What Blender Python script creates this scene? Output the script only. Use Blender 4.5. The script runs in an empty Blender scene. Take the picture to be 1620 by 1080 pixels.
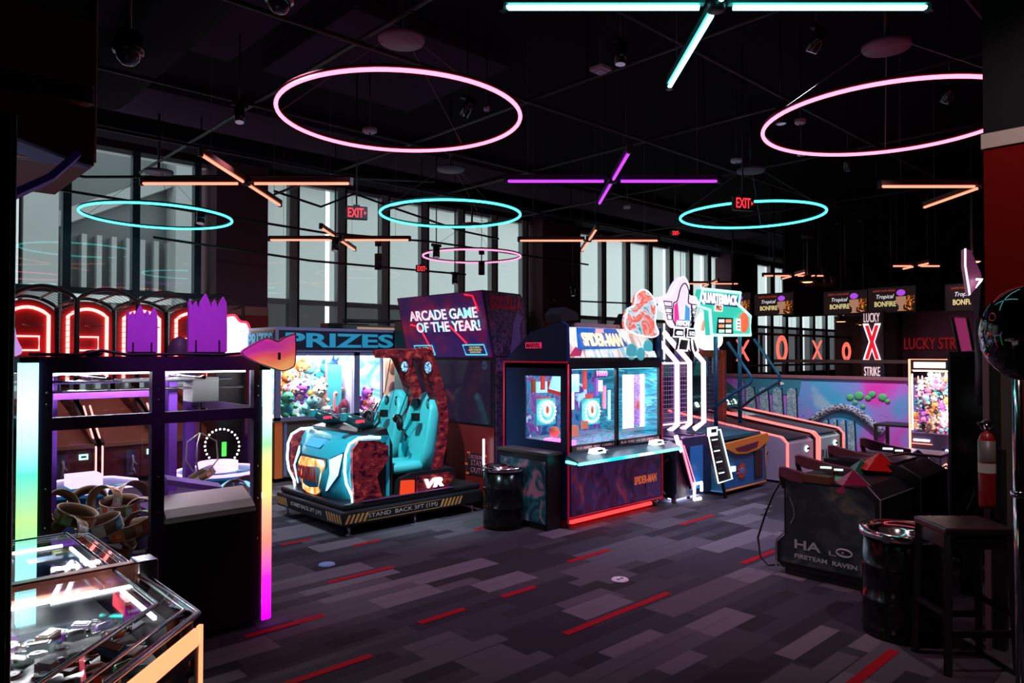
import bpy, bmesh, math, random
from mathutils import Vector, Matrix
R = math.radians
C = bpy.context.scene.collection
SC = bpy.context.scene
# ------------------------------------------------------------------ camera
# world X runs along the window wall, world Y towards the windows; the camera looks diagonally between them
cam = bpy.data.cameras.new('camera'); cam.sensor_width = 36.0; cam.lens = 36.0 * 1130 / 1620
cam.clip_start = 0.05; cam.clip_end = 200
camo = bpy.data.objects.new('camera', cam); C.objects.link(camo)
camo.location = (0, 0, 1.7); camo.rotation_euler = (R(91.015), 0, R(-43.3))
SC.camera = camo
FW = (math.sin(R(43.3)), math.cos(R(43.3)))      # the diagonal the lamps are hung to
RT = (math.cos(R(43.3)), -math.sin(R(43.3)))
# ------------------------------------------------------------------ world, exposure
w = bpy.data.worlds.new('daylight'); SC.world = w; w.use_nodes = True
wn = w.node_tree; bg = wn.nodes['Background']
bg.inputs[0].default_value = (0.80, 0.93, 0.95, 1); bg.inputs[1].default_value = 1.8
SC.view_settings.view_transform = 'Standard'; SC.view_settings.look = 'None'
SC.view_settings.gamma = 1.0; SC.view_settings.exposure = 0.0; SC.view_settings.use_curve_mapping = False
SC.cycles.use_denoising = True
SC.cycles.max_bounces = 8; SC.cycles.diffuse_bounces = 3; SC.cycles.glossy_bounces = 4
SC.cycles.transparent_max_bounces = 24; SC.cycles.transmission_bounces = 4
SC.cycles.sample_clamp_indirect = 3.0; SC.cycles.sample_clamp_direct = 0.0
SC.cycles.caustics_reflective = False; SC.cycles.caustics_refractive = False

# ------------------------------------------------------------------ materials
MATS = {}
def M(name, col=(.5, .5, .5), rough=.5, metal=0.0, em=None, es=0.0, noise=0.0, nscale=20.0, bump=0.0, spec=.5):
    if name in MATS: return MATS[name]
    m = bpy.data.materials.new(name); m.use_nodes = True; nt = m.node_tree
    b = nt.nodes['Principled BSDF']
    b.inputs['Base Color'].default_value = (*col, 1); b.inputs['Roughness'].default_value = rough
    b.inputs['Metallic'].default_value = metal; b.inputs['Specular IOR Level'].default_value = spec
    if em is not None:
        b.inputs['Emission Color'].default_value = (*em, 1); b.inputs['Emission Strength'].default_value = es
    tc = nt.nodes.new('ShaderNodeTexCoord'); n = nt.nodes.new('ShaderNodeTexNoise')
    n.inputs['Scale'].default_value = nscale; n.inputs['Detail'].default_value = 4
    nt.links.new(tc.outputs['Object'], n.inputs['Vector'])
    if noise > 0:
        r = nt.nodes.new('ShaderNodeMapRange'); r.inputs['To Min'].default_value = 1 - noise; r.inputs['To Max'].default_value = 1 + noise
        nt.links.new(n.outputs['Fac'], r.inputs['Value'])
        mx = nt.nodes.new('ShaderNodeVectorMath'); mx.operation = 'SCALE'; mx.inputs[0].default_value = col
        nt.links.new(r.outputs[0], mx.inputs['Scale']); nt.links.new(mx.outputs[0], b.inputs['Base Color'])
    rr = nt.nodes.new('ShaderNodeMapRange'); rr.inputs['To Min'].default_value = max(0, rough - .08); rr.inputs['To Max'].default_value = min(1, rough + .08)
    nt.links.new(n.outputs['Fac'], rr.inputs['Value']); nt.links.new(rr.outputs[0], b.inputs['Roughness'])
    if bump > 0:
        bp = nt.nodes.new('ShaderNodeBump'); bp.inputs['Strength'].default_value = bump; bp.inputs['Distance'].default_value = .01
        nt.links.new(n.outputs['Fac'], bp.inputs['Height']); nt.links.new(bp.outputs[0], b.inputs['Normal'])
    MATS[name] = m; return m
def E(name, col, s):                                   # a lamp or lit diffuser
    return M(name, tuple(min(1, c) for c in col), .4, 0, col, s)
def ramp_mat(name, stops, scale=3.0, es=0.0, rough=.4, kind='NOISE', stretch=(1, 1, 1), detail=5.0, dist=1.0, interp='LINEAR'):
    """printed artwork: procedural colours, backlit when es > 0"""
    if name in MATS: return MATS[name]
    m = bpy.data.materials.new(name); m.use_nodes = True; nt = m.node_tree; b = nt.nodes['Principled BSDF']
    b.inputs['Roughness'].default_value = rough
    tc = nt.nodes.new('ShaderNodeTexCoord'); mp = nt.nodes.new('ShaderNodeMapping'); mp.inputs['Scale'].default_value = stretch
    nt.links.new(tc.outputs['Object'], mp.inputs['Vector'])
    if kind == 'VORONOI':
        n = nt.nodes.new('ShaderNodeTexVoronoi'); n.inputs['Scale'].default_value = scale; out = n.outputs['Color']
    else:
        n = nt.nodes.new('ShaderNodeTexNoise'); n.inputs['Scale'].default_value = scale; n.inputs['Detail'].default_value = detail
        n.inputs['Distortion'].default_value = dist; out = n.outputs['Fac']
    nt.links.new(mp.outputs[0], n.inputs['Vector'])
    r = nt.nodes.new('ShaderNodeValToRGB'); cr = r.color_ramp; cr.interpolation = interp
    nt.links.new(out, r.inputs['Fac'])
    while len(cr.elements) < len(stops): cr.elements.new(.5)
    for e, (p, c) in zip(cr.elements, stops): e.position = p; e.color = (*c, 1)
    nt.links.new(r.outputs[0], b.inputs['Base Color'])
    if es > 0:
        nt.links.new(r.outputs[0], b.inputs['Emission Color']); b.inputs['Emission Strength'].default_value = es
    MATS[name] = m; return m
def zramp_mat(name, z0, z1, stops, es):                # an addressable LED strip whose diodes change colour along its height
    m = bpy.data.materials.new(name); m.use_nodes = True; nt = m.node_tree; b = nt.nodes['Principled BSDF']
    g = nt.nodes.new('ShaderNodeNewGeometry'); s = nt.nodes.new('ShaderNodeSeparateXYZ'); nt.links.new(g.outputs['Position'], s.inputs[0])
    mr = nt.nodes.new('ShaderNodeMapRange'); mr.inputs['From Min'].default_value = z0; mr.inputs['From Max'].default_value = z1
    nt.links.new(s.outputs['Z'], mr.inputs['Value'])
    r = nt.nodes.new('ShaderNodeValToRGB'); cr = r.color_ramp
    while len(cr.elements) < len(stops): cr.elements.new(.5)
    for e, (p, c) in zip(cr.elements, stops): e.position = p; e.color = (*c, 1)
    nt.links.new(mr.outputs[0], r.inputs['Fac']); nt.links.new(r.outputs[0], b.inputs['Base Color'])
    nt.links.new(r.outputs[0], b.inputs['Emission Color']); b.inputs['Emission Strength'].default_value = es
    MATS[name] = m; return m
def glass_mat(name, tint=(1, 1, 1), rough=.02, f0=.7):
    if name in MATS: return MATS[name]
    m = bpy.data.materials.new(name); m.use_nodes = True; nt = m.node_tree; nt.nodes.clear()
    o = nt.nodes.new('ShaderNodeOutputMaterial'); t = nt.nodes.new('ShaderNodeBsdfTransparent'); t.inputs[0].default_value = (*tint, 1)
    g = nt.nodes.new('ShaderNodeBsdfGlossy'); g.inputs['Roughness'].default_value = rough
    lw = nt.nodes.new('ShaderNodeLayerWeight'); lw.inputs['Blend'].default_value = .5
    pw = nt.nodes.new('ShaderNodeMath'); pw.operation = 'POWER'; pw.inputs[1].default_value = 4.5; nt.links.new(lw.outputs['Facing'], pw.inputs[0])
    mr = nt.nodes.new('ShaderNodeMath'); mr.operation = 'MULTIPLY_ADD'; mr.inputs[1].default_value = .9 * f0; mr.inputs[2].default_value = .045 * f0; mr.use_clamp = True
    nt.links.new(pw.outputs[0], mr.inputs[0])
    mx = nt.nodes.new('ShaderNodeMixShader'); nt.links.new(mr.outputs[0], mx.inputs[0]); nt.links.new(t.outputs[0], mx.inputs[1]); nt.links.new(g.outputs[0], mx.inputs[2])
    nt.links.new(mx.outputs[0], o.inputs[0]); MATS[name] = m; return m
def fabric_mat(name, col):
    m = bpy.data.materials.new(name); m.use_nodes = True; nt = m.node_tree; nt.nodes.clear()
    o = nt.nodes.new('ShaderNodeOutputMaterial'); t = nt.nodes.new('ShaderNodeBsdfTranslucent')
    d = nt.nodes.new('ShaderNodeBsdfDiffuse'); d.inputs[0].default_value = (.25, .26, .26, 1)
    tc = nt.nodes.new('ShaderNodeTexCoord'); wv = nt.nodes.new('ShaderNodeTexWave'); wv.bands_direction = 'Z'
    wv.inputs['Scale'].default_value = 9; wv.inputs['Distortion'].default_value = .4; nt.links.new(tc.outputs['Object'], wv.inputs[0])
    mr = nt.nodes.new('ShaderNodeMapRange'); mr.inputs['To Min'].default_value = .96; mr.inputs['To Max'].default_value = 1.04
    nt.links.new(wv.outputs['Fac'], mr.inputs['Value'])
    s = nt.nodes.new('ShaderNodeVectorMath'); s.operation = 'SCALE'; s.inputs[0].default_value = col
    nt.links.new(mr.outputs[0], s.inputs['Scale']); nt.links.new(s.outputs[0], t.inputs[0])
    mx = nt.nodes.new('ShaderNodeMixShader'); mx.inputs[0].default_value = .15
    nt.links.new(t.outputs[0], mx.inputs[1]); nt.links.new(d.outputs[0], mx.inputs[2]); nt.links.new(mx.outputs[0], o.inputs[0])
    MATS[name] = m; return m

BLACK = M('black_paint', (.012, .011, .014), .45, noise=.2)
BLACKG = M('black_gloss', (.01, .01, .012), .12, noise=.1)
DARKP = M('dark_purple_powdercoat', (.030, .008, .045), .5, noise=.15)
CHROME = M('chrome', (.8, .8, .82), .12, 1.0)
STEEL = M('brushed_steel', (.45, .45, .47), .3, 1.0)
GREY = M('grey_plastic', (.22, .22, .24), .5, noise=.1)
WHITE = M('white_plastic', (.75, .74, .76), .4, noise=.05)
GLASS = glass_mat('clear_glass')
GLASSR = glass_mat('polished_glass', f0=1.25)
W_LIT = E('white_led', (1.0, .93, 1.0), 7)
W_SOFT = E('white_lit_panel', (.9, .95, 1.0), 2.2)
TXT_W = E('lit_white_letters', (.85, .95, 1.0), 2.0)

# ------------------------------------------------------------------ mesh builder
class MB:
    def __init__(s): s.v = []; s.f = []; s.mi = []; s.sm = []; s.mats = []
    def _m(s, m):
        if m not in s.mats: s.mats.append(m)
        return s.mats.index(m)
    def add(s, vs, fs, m, smooth=False):
        o = len(s.v); s.v += [tuple(p) for p in vs]; i = s._m(m)
        for f in fs: s.f.append(tuple(o + k for k in f)); s.mi.append(i); s.sm.append(smooth)
        return s
    def box(s, x0, y0, z0, x1, y1, z1, m):
        vs = [(x, y, z) for x in (x0, x1) for y in (y0, y1) for z in (z0, z1)]
        return s.add(vs, [(0, 1, 3, 2), (4, 6, 7, 5), (0, 4, 5, 1), (2, 3, 7, 6), (0, 2, 6, 4), (1, 5, 7, 3)], m)
    def prism(s, pts, ax, lo, hi, m, smooth=False):
        def P(p, t): return {'x': (t, p[0], p[1]), 'y': (p[0], t, p[1]), 'z': (p[0], p[1], t)}[ax]
        n = len(pts); vs = [P(p, lo) for p in pts] + [P(p, hi) for p in pts]
        s.add(vs, [tuple(range(n)), tuple(range(2 * n - 1, n - 1, -1))], m)
        return s.add(vs, [(i, (i + 1) % n, n + (i + 1) % n, n + i) for i in range(n)], m, smooth)
    def quad(s, a, b, c, d, m): return s.add([a, b, c, d], [(0, 1, 2, 3)], m)
    def tube(s, pts, r, m, n=8, closed=False, flat=None):
        pts = [Vector(p) for p in pts]; k = len(pts); rings = []; up = None
        for i, p in enumerate(pts):
            if closed: t = pts[(i + 1) % k] - pts[i - 1]
            else: t = pts[min(i + 1, k - 1)] - pts[max(i - 1, 0)]
            t.normalize()
            if up is None: up = Vector((0, 0, 1)) if abs(t.z) < .9 else Vector((1, 0, 0))
            u = t.cross(up); u.normalize(); v = u.cross(t); v.normalize(); up = v
            rr = r[i] if isinstance(r, (list, tuple)) else r
            rings.append([p + u * rr * math.cos(2 * math.pi * j / n) + v * rr * math.sin(2 * math.pi * j / n) for j in range(n)])
        vs = [q for g in rings for q in g]; fs = []
        for i in range(k if closed else k - 1):
            a, b = i * n, ((i + 1) % k) * n
            fs += [(a + j, a + (j + 1) % n, b + (j + 1) % n, b + j) for j in range(n)]
        s.add(vs, fs, m, n > 5)
        if not closed:
            s.add(rings[0], [tuple(range(n))], m); s.add(rings[-1], [tuple(range(n))], m)
        return s
    def cyl(s, p0, p1, r, m, n=16, r1=None):
        return s.tube([p0, p1], [r, r if r1 is None else r1], m, n)
    def lathe(s, cx, cy, prof, m, n=24):
        vs = [(cx + r * math.cos(2 * math.pi * j / n), cy + r * math.sin(2 * math.pi * j / n), z) for r, z in prof for j in range(n)]
        fs = [(i * n + j, i * n + (j + 1) % n, (i + 1) * n + (j + 1) % n, (i + 1) * n + j) for i in range(len(prof) - 1) for j in range(n)]
        return s.add(vs, fs, m, True)
    def ell(s, cx, cy, cz, rx, ry, rz, m, n=14, k=9, rot=None):
        vs = []
        for i in range(k + 1):
            ph = math.pi * i / k
            for j in range(n):
                th = 2 * math.pi * j / n; p = Vector((rx * math.sin(ph) * math.cos(th), ry * math.sin(ph) * math.sin(th), rz * math.cos(ph)))
                if rot is not None: p = rot @ p
                vs.append((cx + p.x, cy + p.y, cz + p.z))
        fs = [(i * n + j, i * n + (j + 1) % n, (i + 1) * n + (j + 1) % n, (i + 1) * n + j) for i in range(k) for j in range(n)]
        return s.add(vs, fs, m, True)
    def loft(s, loops, m, cap=True, smooth=True):
        n = len(loops[0]); vs = [q for l in loops for q in l]
        s.add(vs, [(i * n + j, i * n + (j + 1) % n, (i + 1) * n + (j + 1) % n, (i + 1) * n + j) for i in range(len(loops) - 1) for j in range(n)], m, smooth)
        if cap: s.add(loops[0], [tuple(range(n))], m); s.add(loops[-1], [tuple(range(n))], m)
        return s
    def build(s, name, parent=None, local=False, bevel=0.0):
        me = bpy.data.meshes.new(name)
        v = s.v
        if parent is not None and not local:
            L = parent.matrix_basis.translation + (parent.parent.matrix_basis.translation if parent.parent else Vector())
            v = [(x - L.x, y - L.y, z - L.z) for x, y, z in v]
        me.from_pydata(v, [], s.f)
        for m in s.mats: me.materials.append(m)
        me.polygons.foreach_set('material_index', s.mi); me.polygons.foreach_set('use_smooth', s.sm)
        bm = bmesh.new(); bm.from_mesh(me); bmesh.ops.remove_doubles(bm, verts=bm.verts, dist=1e-6)
        bmesh.ops.recalc_face_normals(bm, faces=bm.faces); bm.to_mesh(me); bm.free()
        o = bpy.data.objects.new(name, me); C.objects.link(o)
        if parent is not None: o.parent = parent
        if bevel > 0:
            b = o.modifiers.new('soft_edges', 'BEVEL'); b.width = bevel; b.segments = 2; b.limit_method = 'ANGLE'
        return o
def sloop(cx, cy, z, rx, ry, n=20, p=3.0):
    o = []
    for j in range(n):
        t = 2 * math.pi * j / n; c, q = math.cos(t), math.sin(t)
        o.append((cx + rx * math.copysign(abs(c) ** (2 / p), c), cy + ry * math.copysign(abs(q) ** (2 / p), q), z))
    return o
def thing(name, label, cat, loc=(0, 0, 0), rz=0, group=None):
    o = bpy.data.objects.new(name, None); C.objects.link(o); o.empty_display_size = .1
    o.location = loc; o.rotation_euler = (0, 0, rz); return tag(o, label, cat, group)
def tag(o, label, cat, group=None, kind=None):
    o['label'] = label; o['category'] = cat
    if group: o['group'] = group
    if kind: o['kind'] = kind
    return o
def struct(name, mb, label=None, parent=None, bevel=0):
    o = mb.build(name, parent, bevel=bevel)
    if parent is None:
        o['kind'] = 'structure'; o['category'] = 'building'; o['label'] = label or name.replace('_', ' ')
    return o
def text(s, body, o, ux, uy, m, w=None, h=None, depth=.004, bold=.0, shear=0.0, space=1.0, cond=None):
    """append extruded lettering centred at o, running along ux with uy up"""
    cu = bpy.data.curves.new('letters', 'FONT'); cu.body = body; cu.size = 1; cu.extrude = 0.5; cu.offset = bold; cu.shear = shear
    cu.space_character = space; cu.resolution_u = 3; cu.align_x = 'CENTER'; cu.space_line = .9
    ob = bpy.data.objects.new('letters', cu); me = bpy.data.meshes.new_from_object(ob)
    P = [v.co.copy() for v in me.vertices]
    x0, x1 = min(p.x for p in P), max(p.x for p in P); y0, y1 = min(p.y for p in P), max(p.y for p in P)
    sy = (h / (y1 - y0)) if h else None; sx = (w / (x1 - x0)) if w else None
    if sx is None: sx = sy
    if sy is None: sy = sx
    ux, uy = Vector(ux).normalized(), Vector(uy).normalized(); nn = ux.cross(uy); o = Vector(o)
    vs = [o + ux * (p.x - (x0 + x1) / 2) * sx + uy * (p.y - (y0 + y1) / 2) * sy + nn * (p.z * depth) for p in P]
    s.add(vs, [tuple(f.vertices) for f in me.polygons], m)
    bpy.data.objects.remove(ob); bpy.data.curves.remove(cu); bpy.data.meshes.remove(me)
    return s
FX, FXu = (1, 0, 0), (0, 0, 1)        # writing on a face that looks towards -Y
FA = (0, -1, 0)                       # writing on a face that looks towards -X
def copy_tree(o, parent=None):
    c = o.copy(); C.objects.link(c)
    if parent is not None: c.parent = parent
    for ch in [x for x in KIDS.get(o.name, [])]: copy_tree(ch, c)
    return c
KIDS = {}
def index_kids():
    KIDS.clear()
    for o in bpy.data.objects:
        if o.parent: KIDS.setdefault(o.parent.name, []).append(o)
def case_lamp(x0, x1, y0, y1, z, col, power, parent, target_dz=-1):
    return lamp('AREA', ((x0 + x1) / 2, (y0 + y1) / 2, z), col, power, parent, target=((x0 + x1) / 2, (y0 + y1) / 2 + 1e-4, z + target_dz), sx=x1 - x0, sy=.025)
def lamp(kind, loc, col, power, parent=None, size=.1, target=None, angle=60, blend=.6, sx=None, sy=None):
    l = bpy.data.lights.new('lamp_light', kind); l.color = col; l.energy = power
    if kind in ('POINT', 'SPOT'): l.shadow_soft_size = size
    if kind == 'SPOT': l.spot_size = R(angle); l.spot_blend = blend
    if kind == 'AREA': l.shape = 'RECTANGLE'; l.size = sx or size; l.size_y = sy or size
    o = bpy.data.objects.new('lamp_light', l); C.objects.link(o); o.location = loc
    if target is not None:
        d = Vector(target) - Vector(loc); o.rotation_euler = d.to_track_quat('-Z', 'Y').to_euler()
    if parent is not None:
        o.location = Vector(loc) - parent.location; o.parent = parent
    return o
# places measured in the room: a sight line crossed with a known plane
from_uv = lambda u, v, yy: (lambda r_: (r_[0] * yy / r_[1], yy, 1.7 + r_[2] * yy / r_[1]))(RAY(u, v))
def RAY(u, v):
    x = (u - 810) / 1130; z = (540 - v) / 1130; c_, s_ = math.cos(R(1.015)), math.sin(R(1.015)); yy = c_ - z * s_; zz = z * c_ + s_; x /= yy; zz /= yy
    return (x * math.cos(R(43.3)) + math.sin(R(43.3)), -x * math.sin(R(43.3)) + math.cos(R(43.3)), zz)
def from_uz(u, v, z):
    r_ = RAY(u, v); d_ = (z - 1.7) / r_[2]; return (r_[0] * d_, r_[1] * d_, z)
# ================================================================== THE SETTING
random.seed(7)
ZC = 5.42
# carpet: planks of several greys and thin red strips, all in one floor mesh
CP = [M('carpet_%d' % i, c, .95, noise=.25, nscale=260, spec=.1) for i, c in enumerate(
    [(.040, .034, .042), (.07, .06, .072), (.11, .098, .115), (.17, .15, .17), (.055, .048, .062)])]
CRED = M('carpet_red', (.42, .010, .022), .95, noise=.2, nscale=260, spec=.1)
PLAIN = M('carpet_plain', (.03, .026, .032), .95, noise=.2, nscale=200)
fl = MB(); rw = .118; y = -3.0; row = 0
strips = [(1.80, 2.32, 4.25), (1.35, 2.21, 3.50), (2.67, 3.25, 4.83), (3.40, 3.73, 3.71), (2.69, 3.06, 3.71), (3.23, 4.32, 2.96), (4.36, 4.89, 3.96), (6.12, 6.74, 4.05),
          (5.36, 5.91, 2.96), (3.6, 4.43, 1.50), (2.89, 3.18, 6.07), (3.35, 3.62, 5.6), (4.5, 4.95, 5.3), (1.2, 1.9, 5.6), (7.6, 8.2, 3.4), (6.6, 7.2, 1.9), (9.2, 9.9, 2.6), (2.4, 2.9, .6), (2.3, 3.0, 7.4), (5.0, 5.8, .6)]
while y < 13.4:
    x = -2.5 - random.random() * 1.5
    while x < 13:
        L = random.choice((.35, .5, .62, .8, 1.0)); x1 = min(x + L, 13)
        i = random.choices(range(5), (5, 4, 3, 1.7, 5))[0]
        a, b_ = max(x, -2.5), x1
        if b_ > a:
            n = 2 if (i in (2, 3) and random.random() < .6) else 1
            fl.quad((a, y, 0), (b_, y, 0), (b_, y + rw, 0), (a, y + rw, 0), CP[i])
            if n == 2:   # the broad light planks take two rows
                fl.quad((a, y + rw, .0012), (b_, y + rw, .0012), (b_, y + rw * 1.9, .0012), (a, y + rw * 1.9, .0012), CP[i])
        x = x1
    y += rw; row += 1
for x0, x1, yy in strips: fl.quad((x0, yy - .028, .0024), (x1, yy - .028, .0024), (x1, yy + .028, .0024), (x0, yy + .028, .0024), CRED)
fl.box(-2.5, -3, -.12, 13, 13.4, -.002, PLAIN); fl.box(13, -3, -.12, 34, 13.4, 0, PLAIN)
struct('floor', fl, 'dark plank-patterned carpet with thin red strips')
DKCEIL = M('ceiling_black', (.013, .007, .016), .9, noise=.3, nscale=2, spec=.05)
PANELC = M('ceiling_panel_plum', (.05, .022, .055), .9, noise=.2, spec=.05)
c = MB(); c.box(-2.5, -3, ZC, 34, 13.6, ZC + .2, DKCEIL); struct('ceiling', c, 'black painted open ceiling')
# dropped bulkheads and ducts under the ceiling slab
c = MB()
c.box(-2.5, 12.2, 5.2, 33, 12.9, ZC - .001, DKCEIL); struct('trim_1', c, 'black bulkhead above the window heads')
for i, (x0, y0, z0, x1, y1, z1, m, lb) in enumerate([
    (1.6, 10.2, 5.24, 9.5, 11.5, 5.40, PANELC, 'plum ceiling panel nearest the left windows'),
    (9.8, 10.2, 5.24, 20.0, 11.5, 5.40, PANELC, 'plum ceiling panel past the middle column'),
    (1.2, 6.4, 5.24, 3.4, 8.6, 5.40, PANELC, 'plum ceiling panel above the hoops'),
    (3.8, 6.4, 5.24, 6.0, 8.6, 5.40, PANELC, 'plum ceiling panel above the orange lights')]):
    c = MB(); c.box(x0, y0, z0, x1, y1, z1, m); struct('ceiling_panel_%d' % (i + 1) if False else 'trim_%d' % (i + 2), c, lb)
duct = MB(); duct.tube([(2.3, -2.5, 4.95), (2.3, 2.5, 4.95), (2.3, 9.6, 4.95)], .3, DKCEIL, 20); tag(duct.build('air_duct'), 'fat round black air duct running towards the windows', 'duct')
# ceiling strut grid: slim black channels the lamps hang from
STRUT = M('strut_black', (.028, .018, .03), .5, .4)
def strut(p, q, lb, r=.022):
    o = MB().tube([p, q], r, STRUT, 6).box((p[0]+q[0])/2-.01,(p[1]+q[1])/2-.01,4.5,(p[0]+q[0])/2+.01,(p[1]+q[1])/2+.01,ZC,STRUT).build('ceiling_strut'); tag(o, lb, 'strut', 'ceiling struts')
for i, yy in enumerate((1.6, 3.6, 5.6, 7.8, 9.9)): strut((-2, yy, 4.5), (24, yy, 4.5), 'slim dark ceiling strut parallel to the window wall')
for i, xx in enumerate((1.0, 3.4, 5.6, 7.8, 10.2, 13.5)): strut((xx, -2.5, 4.54), (xx, 12.1, 4.54), 'slim dark ceiling strut running towards the window wall')
for p in ([(1.0, 11.9, 4.35), (2.6, 11.9, 4.3), (3.2, 11.6, 4.35), (5.2, 9.9, 4.4), (6.8, 9.0, 4.42)], [(1.0, 12.0, 4.12), (3.4, 12.0, 4.05), (6.5, 12.0, 3.95), (9.0, 12.0, 4.05), (14, 12.0, 4.0)],
          [(3.6, 12.1, 3.55), (6.3, 12.1, 3.42), (10.0, 12.1, 3.45)], [(5.5, 11.9, 4.55), (6.4, 11.9, 4.4), (7.1, 11.9, 4.75), (8.0, 11.9, 4.6), (9.7, 11.9, 4.35), (10.8, 11.9, 4.3)], [(12.5, 11.8, 3.0), (17, 11.8, 3.1), (22, 11.8, 3.25), (27, 11.8, 3.3)]):
    o = MB().tube(p, .022, BLACK, 6).build('conduit_pipe'); tag(o, 'thin black conduit pipe strung before the windows', 'pipe', 'black conduits before the windows')

WALLD = M('wall_dark_plum', (.05, .012, .028), .8, noise=.15, nscale=2, spec=.1)
COLP = M('column_plum_paint', (.11, .032, .055), .75, noise=.15, nscale=1.5)
MULL = M('mullion_grey', (.40, .42, .43), .5, noise=.1)
MULLB = M('mullion_blue_black', (.03, .055, .075), .4, .3)
SHADE = fabric_mat('roller_shade_fabric', (.62, .66, .64)); SHADE2 = fabric_mat('roller_shade_lower', (.085, .08, .085))
YW = 13.4
c = MB(); c.box(-2.5, YW, 0, 34, YW + .3, .9, WALLD); struct('wall_back', c, 'dark sill wall under the windows')
c = MB(); c.box(-2.5, YW, 5.2, 34, YW + .3, ZC, WALLD); struct('trim_6', c, 'dark lintel over the windows')
for i, (x0, x1) in enumerate(((4.93, 5.87), (13.32, 14.73), (22.8, 24.6))):
    c = MB(); c.box(x0 - .02, YW - .45, 0, x1, YW + .3, ZC, COLP)
    c.box(x0 - .03, YW - .47, 2.42, x1 + .01, YW - .45, 2.58, M('column_band', (.42, .16, .15), .7)); c.box(x0 - .03, YW - .47, .0, x1 + .01, YW - .45, 2.42, M('column_red', (.30, .015, .02), .7))
    struct('wall_pier_%d' % (i + 1), c, 'plum painted pier between window bays')
def window(idx, x0, x1, step, first, slits, seam, shade=True, lab=''):
    r = MB()
    r.box(x0, YW + .02, .9, x1, YW + .16, 1.0, MULL); r.box(x0, YW - .02, 2.70, x1, YW + .16, 2.80, MULL if shade else MULLB); r.box(x0, YW, 5.12, x1, YW + .16, 5.2, MULL)
    x = first
    while x < x1 - .1:
        if shade: r.box(x, YW - .05, .9, x + .17, YW + .1, 5.2, MULL); r.box(x + .17, YW - .07, .9, x + .205, YW + .1, 5.2, BLACK)
        else: r.box(x - .06, YW - .05, .9, x + .06, YW + .1, 5.2, MULLB)
        x += step
    f = struct('window_%d' % idx, r, lab)
    MB().box(x0, YW + .11, .9, x1, YW + .125, 5.2, GLASS).build('glass', f)
    if shade:
        e = [x0] + sorted(slits) + [x1]
        for k in range(len(e) - 1):
            s0 = e[k] + (.05 if k else 0); s1 = e[k + 1] - (.05 if k < len(e) - 2 else 0)
            q = MB().quad((s0, YW + .17, 2.78), (s1, YW + .17, 2.78), (s1, YW + .17, 5.2), (s0, YW + .17, 5.2), SHADE)
            n = int((s1 - s0) / 1.5)
            for t in range(1, n + 1): q.box(s0 + t * (s1 - s0) / (n + 1), YW + .160, 2.78, s0 + t * (s1 - s0) / (n + 1) + .012, YW + .164, 5.2, M('shade_seam', (.12, .12, .12), .9))
            q.build('roller_shade', f)
            MB().quad((s0, YW + .17, .9), (s1, YW + .17, .9), (s1, YW + .17, 2.74), (s0, YW + .17, 2.74), SHADE2).build('lower_shade', f)
    return f
window(1, -2.5, 4.93, 1.03, -1.45, [], 0, False, 'clear window bay at the left end')
window(2, 5.87, 13.32, 1.075, 6.50, [7.45, 11.09], 0, True, 'shaded window bay in the middle')
window(3, 14.73, 22.8, 1.15, 15.02, [16.35, 19.62, 21.85], 0, True, 'shaded window bay right of the middle')
window(4, 24.6, 34, 1.25, 25.2, [26.5, 29.8], 0, True, 'shaded window bay far right')
# the building across the street, seen through the clear bay
FAC = M('facade_grey_panels', (.24, .26, .26), .8, noise=.15, nscale=.6); FACW = M('facade_pale_fin', (.58, .60, .59), .8); FACD = M('facade_glass', (.09, .105, .11), .3)
q = MB(); q.box(-14, 22, -2, 12, 24, 16, FACD)
for x in (-4.8, -1.1, 2.3, 3.3, 6.9): q.box(x, 21.2, -2, x + (.75 if x != 2.3 else .9), 22, 16, FACW if x in (2.3, -1.1) else FAC)
q.box(-4, 21.6, -2, -1.1, 22, 16, FAC)
for z in (1.5, 3.4, 5.3, 7.2): q.box(-14, 21.7, z, 2.3, 22, z + .16, FACW)
for k in range(12): q.box(4.3 + k * .36, 21.6, -2, 4.42 + k * .36, 22, 4.9, FAC)
q.prism([(3.9, 4.9), (9, 7.6), (9, 8.0), (3.9, 5.3)], 'y', 21.4, 22, FAC); q.box(4.2, 21.5, 3.1, 9, 21.7, 3.3, FACW)
tag(q.build('office_facade'), 'grey panelled office building across the street behind the clear windows', 'building')
# enclosing walls
for nm, bx, lb in (('wall_left', (-2.7, -3, 0, -2.5, 13.7, ZC), 'dark wall beyond the left games'), ('wall_front', (-2.7, -3.2, 0, 34, -3, ZC), 'dark wall behind the viewer'), ('wall_right', (34, -3, 0, 34.2, 13.7, ZC), 'dark wall at the far end')):
    struct(nm, MB().box(*bx, WALLD), lb)
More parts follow.
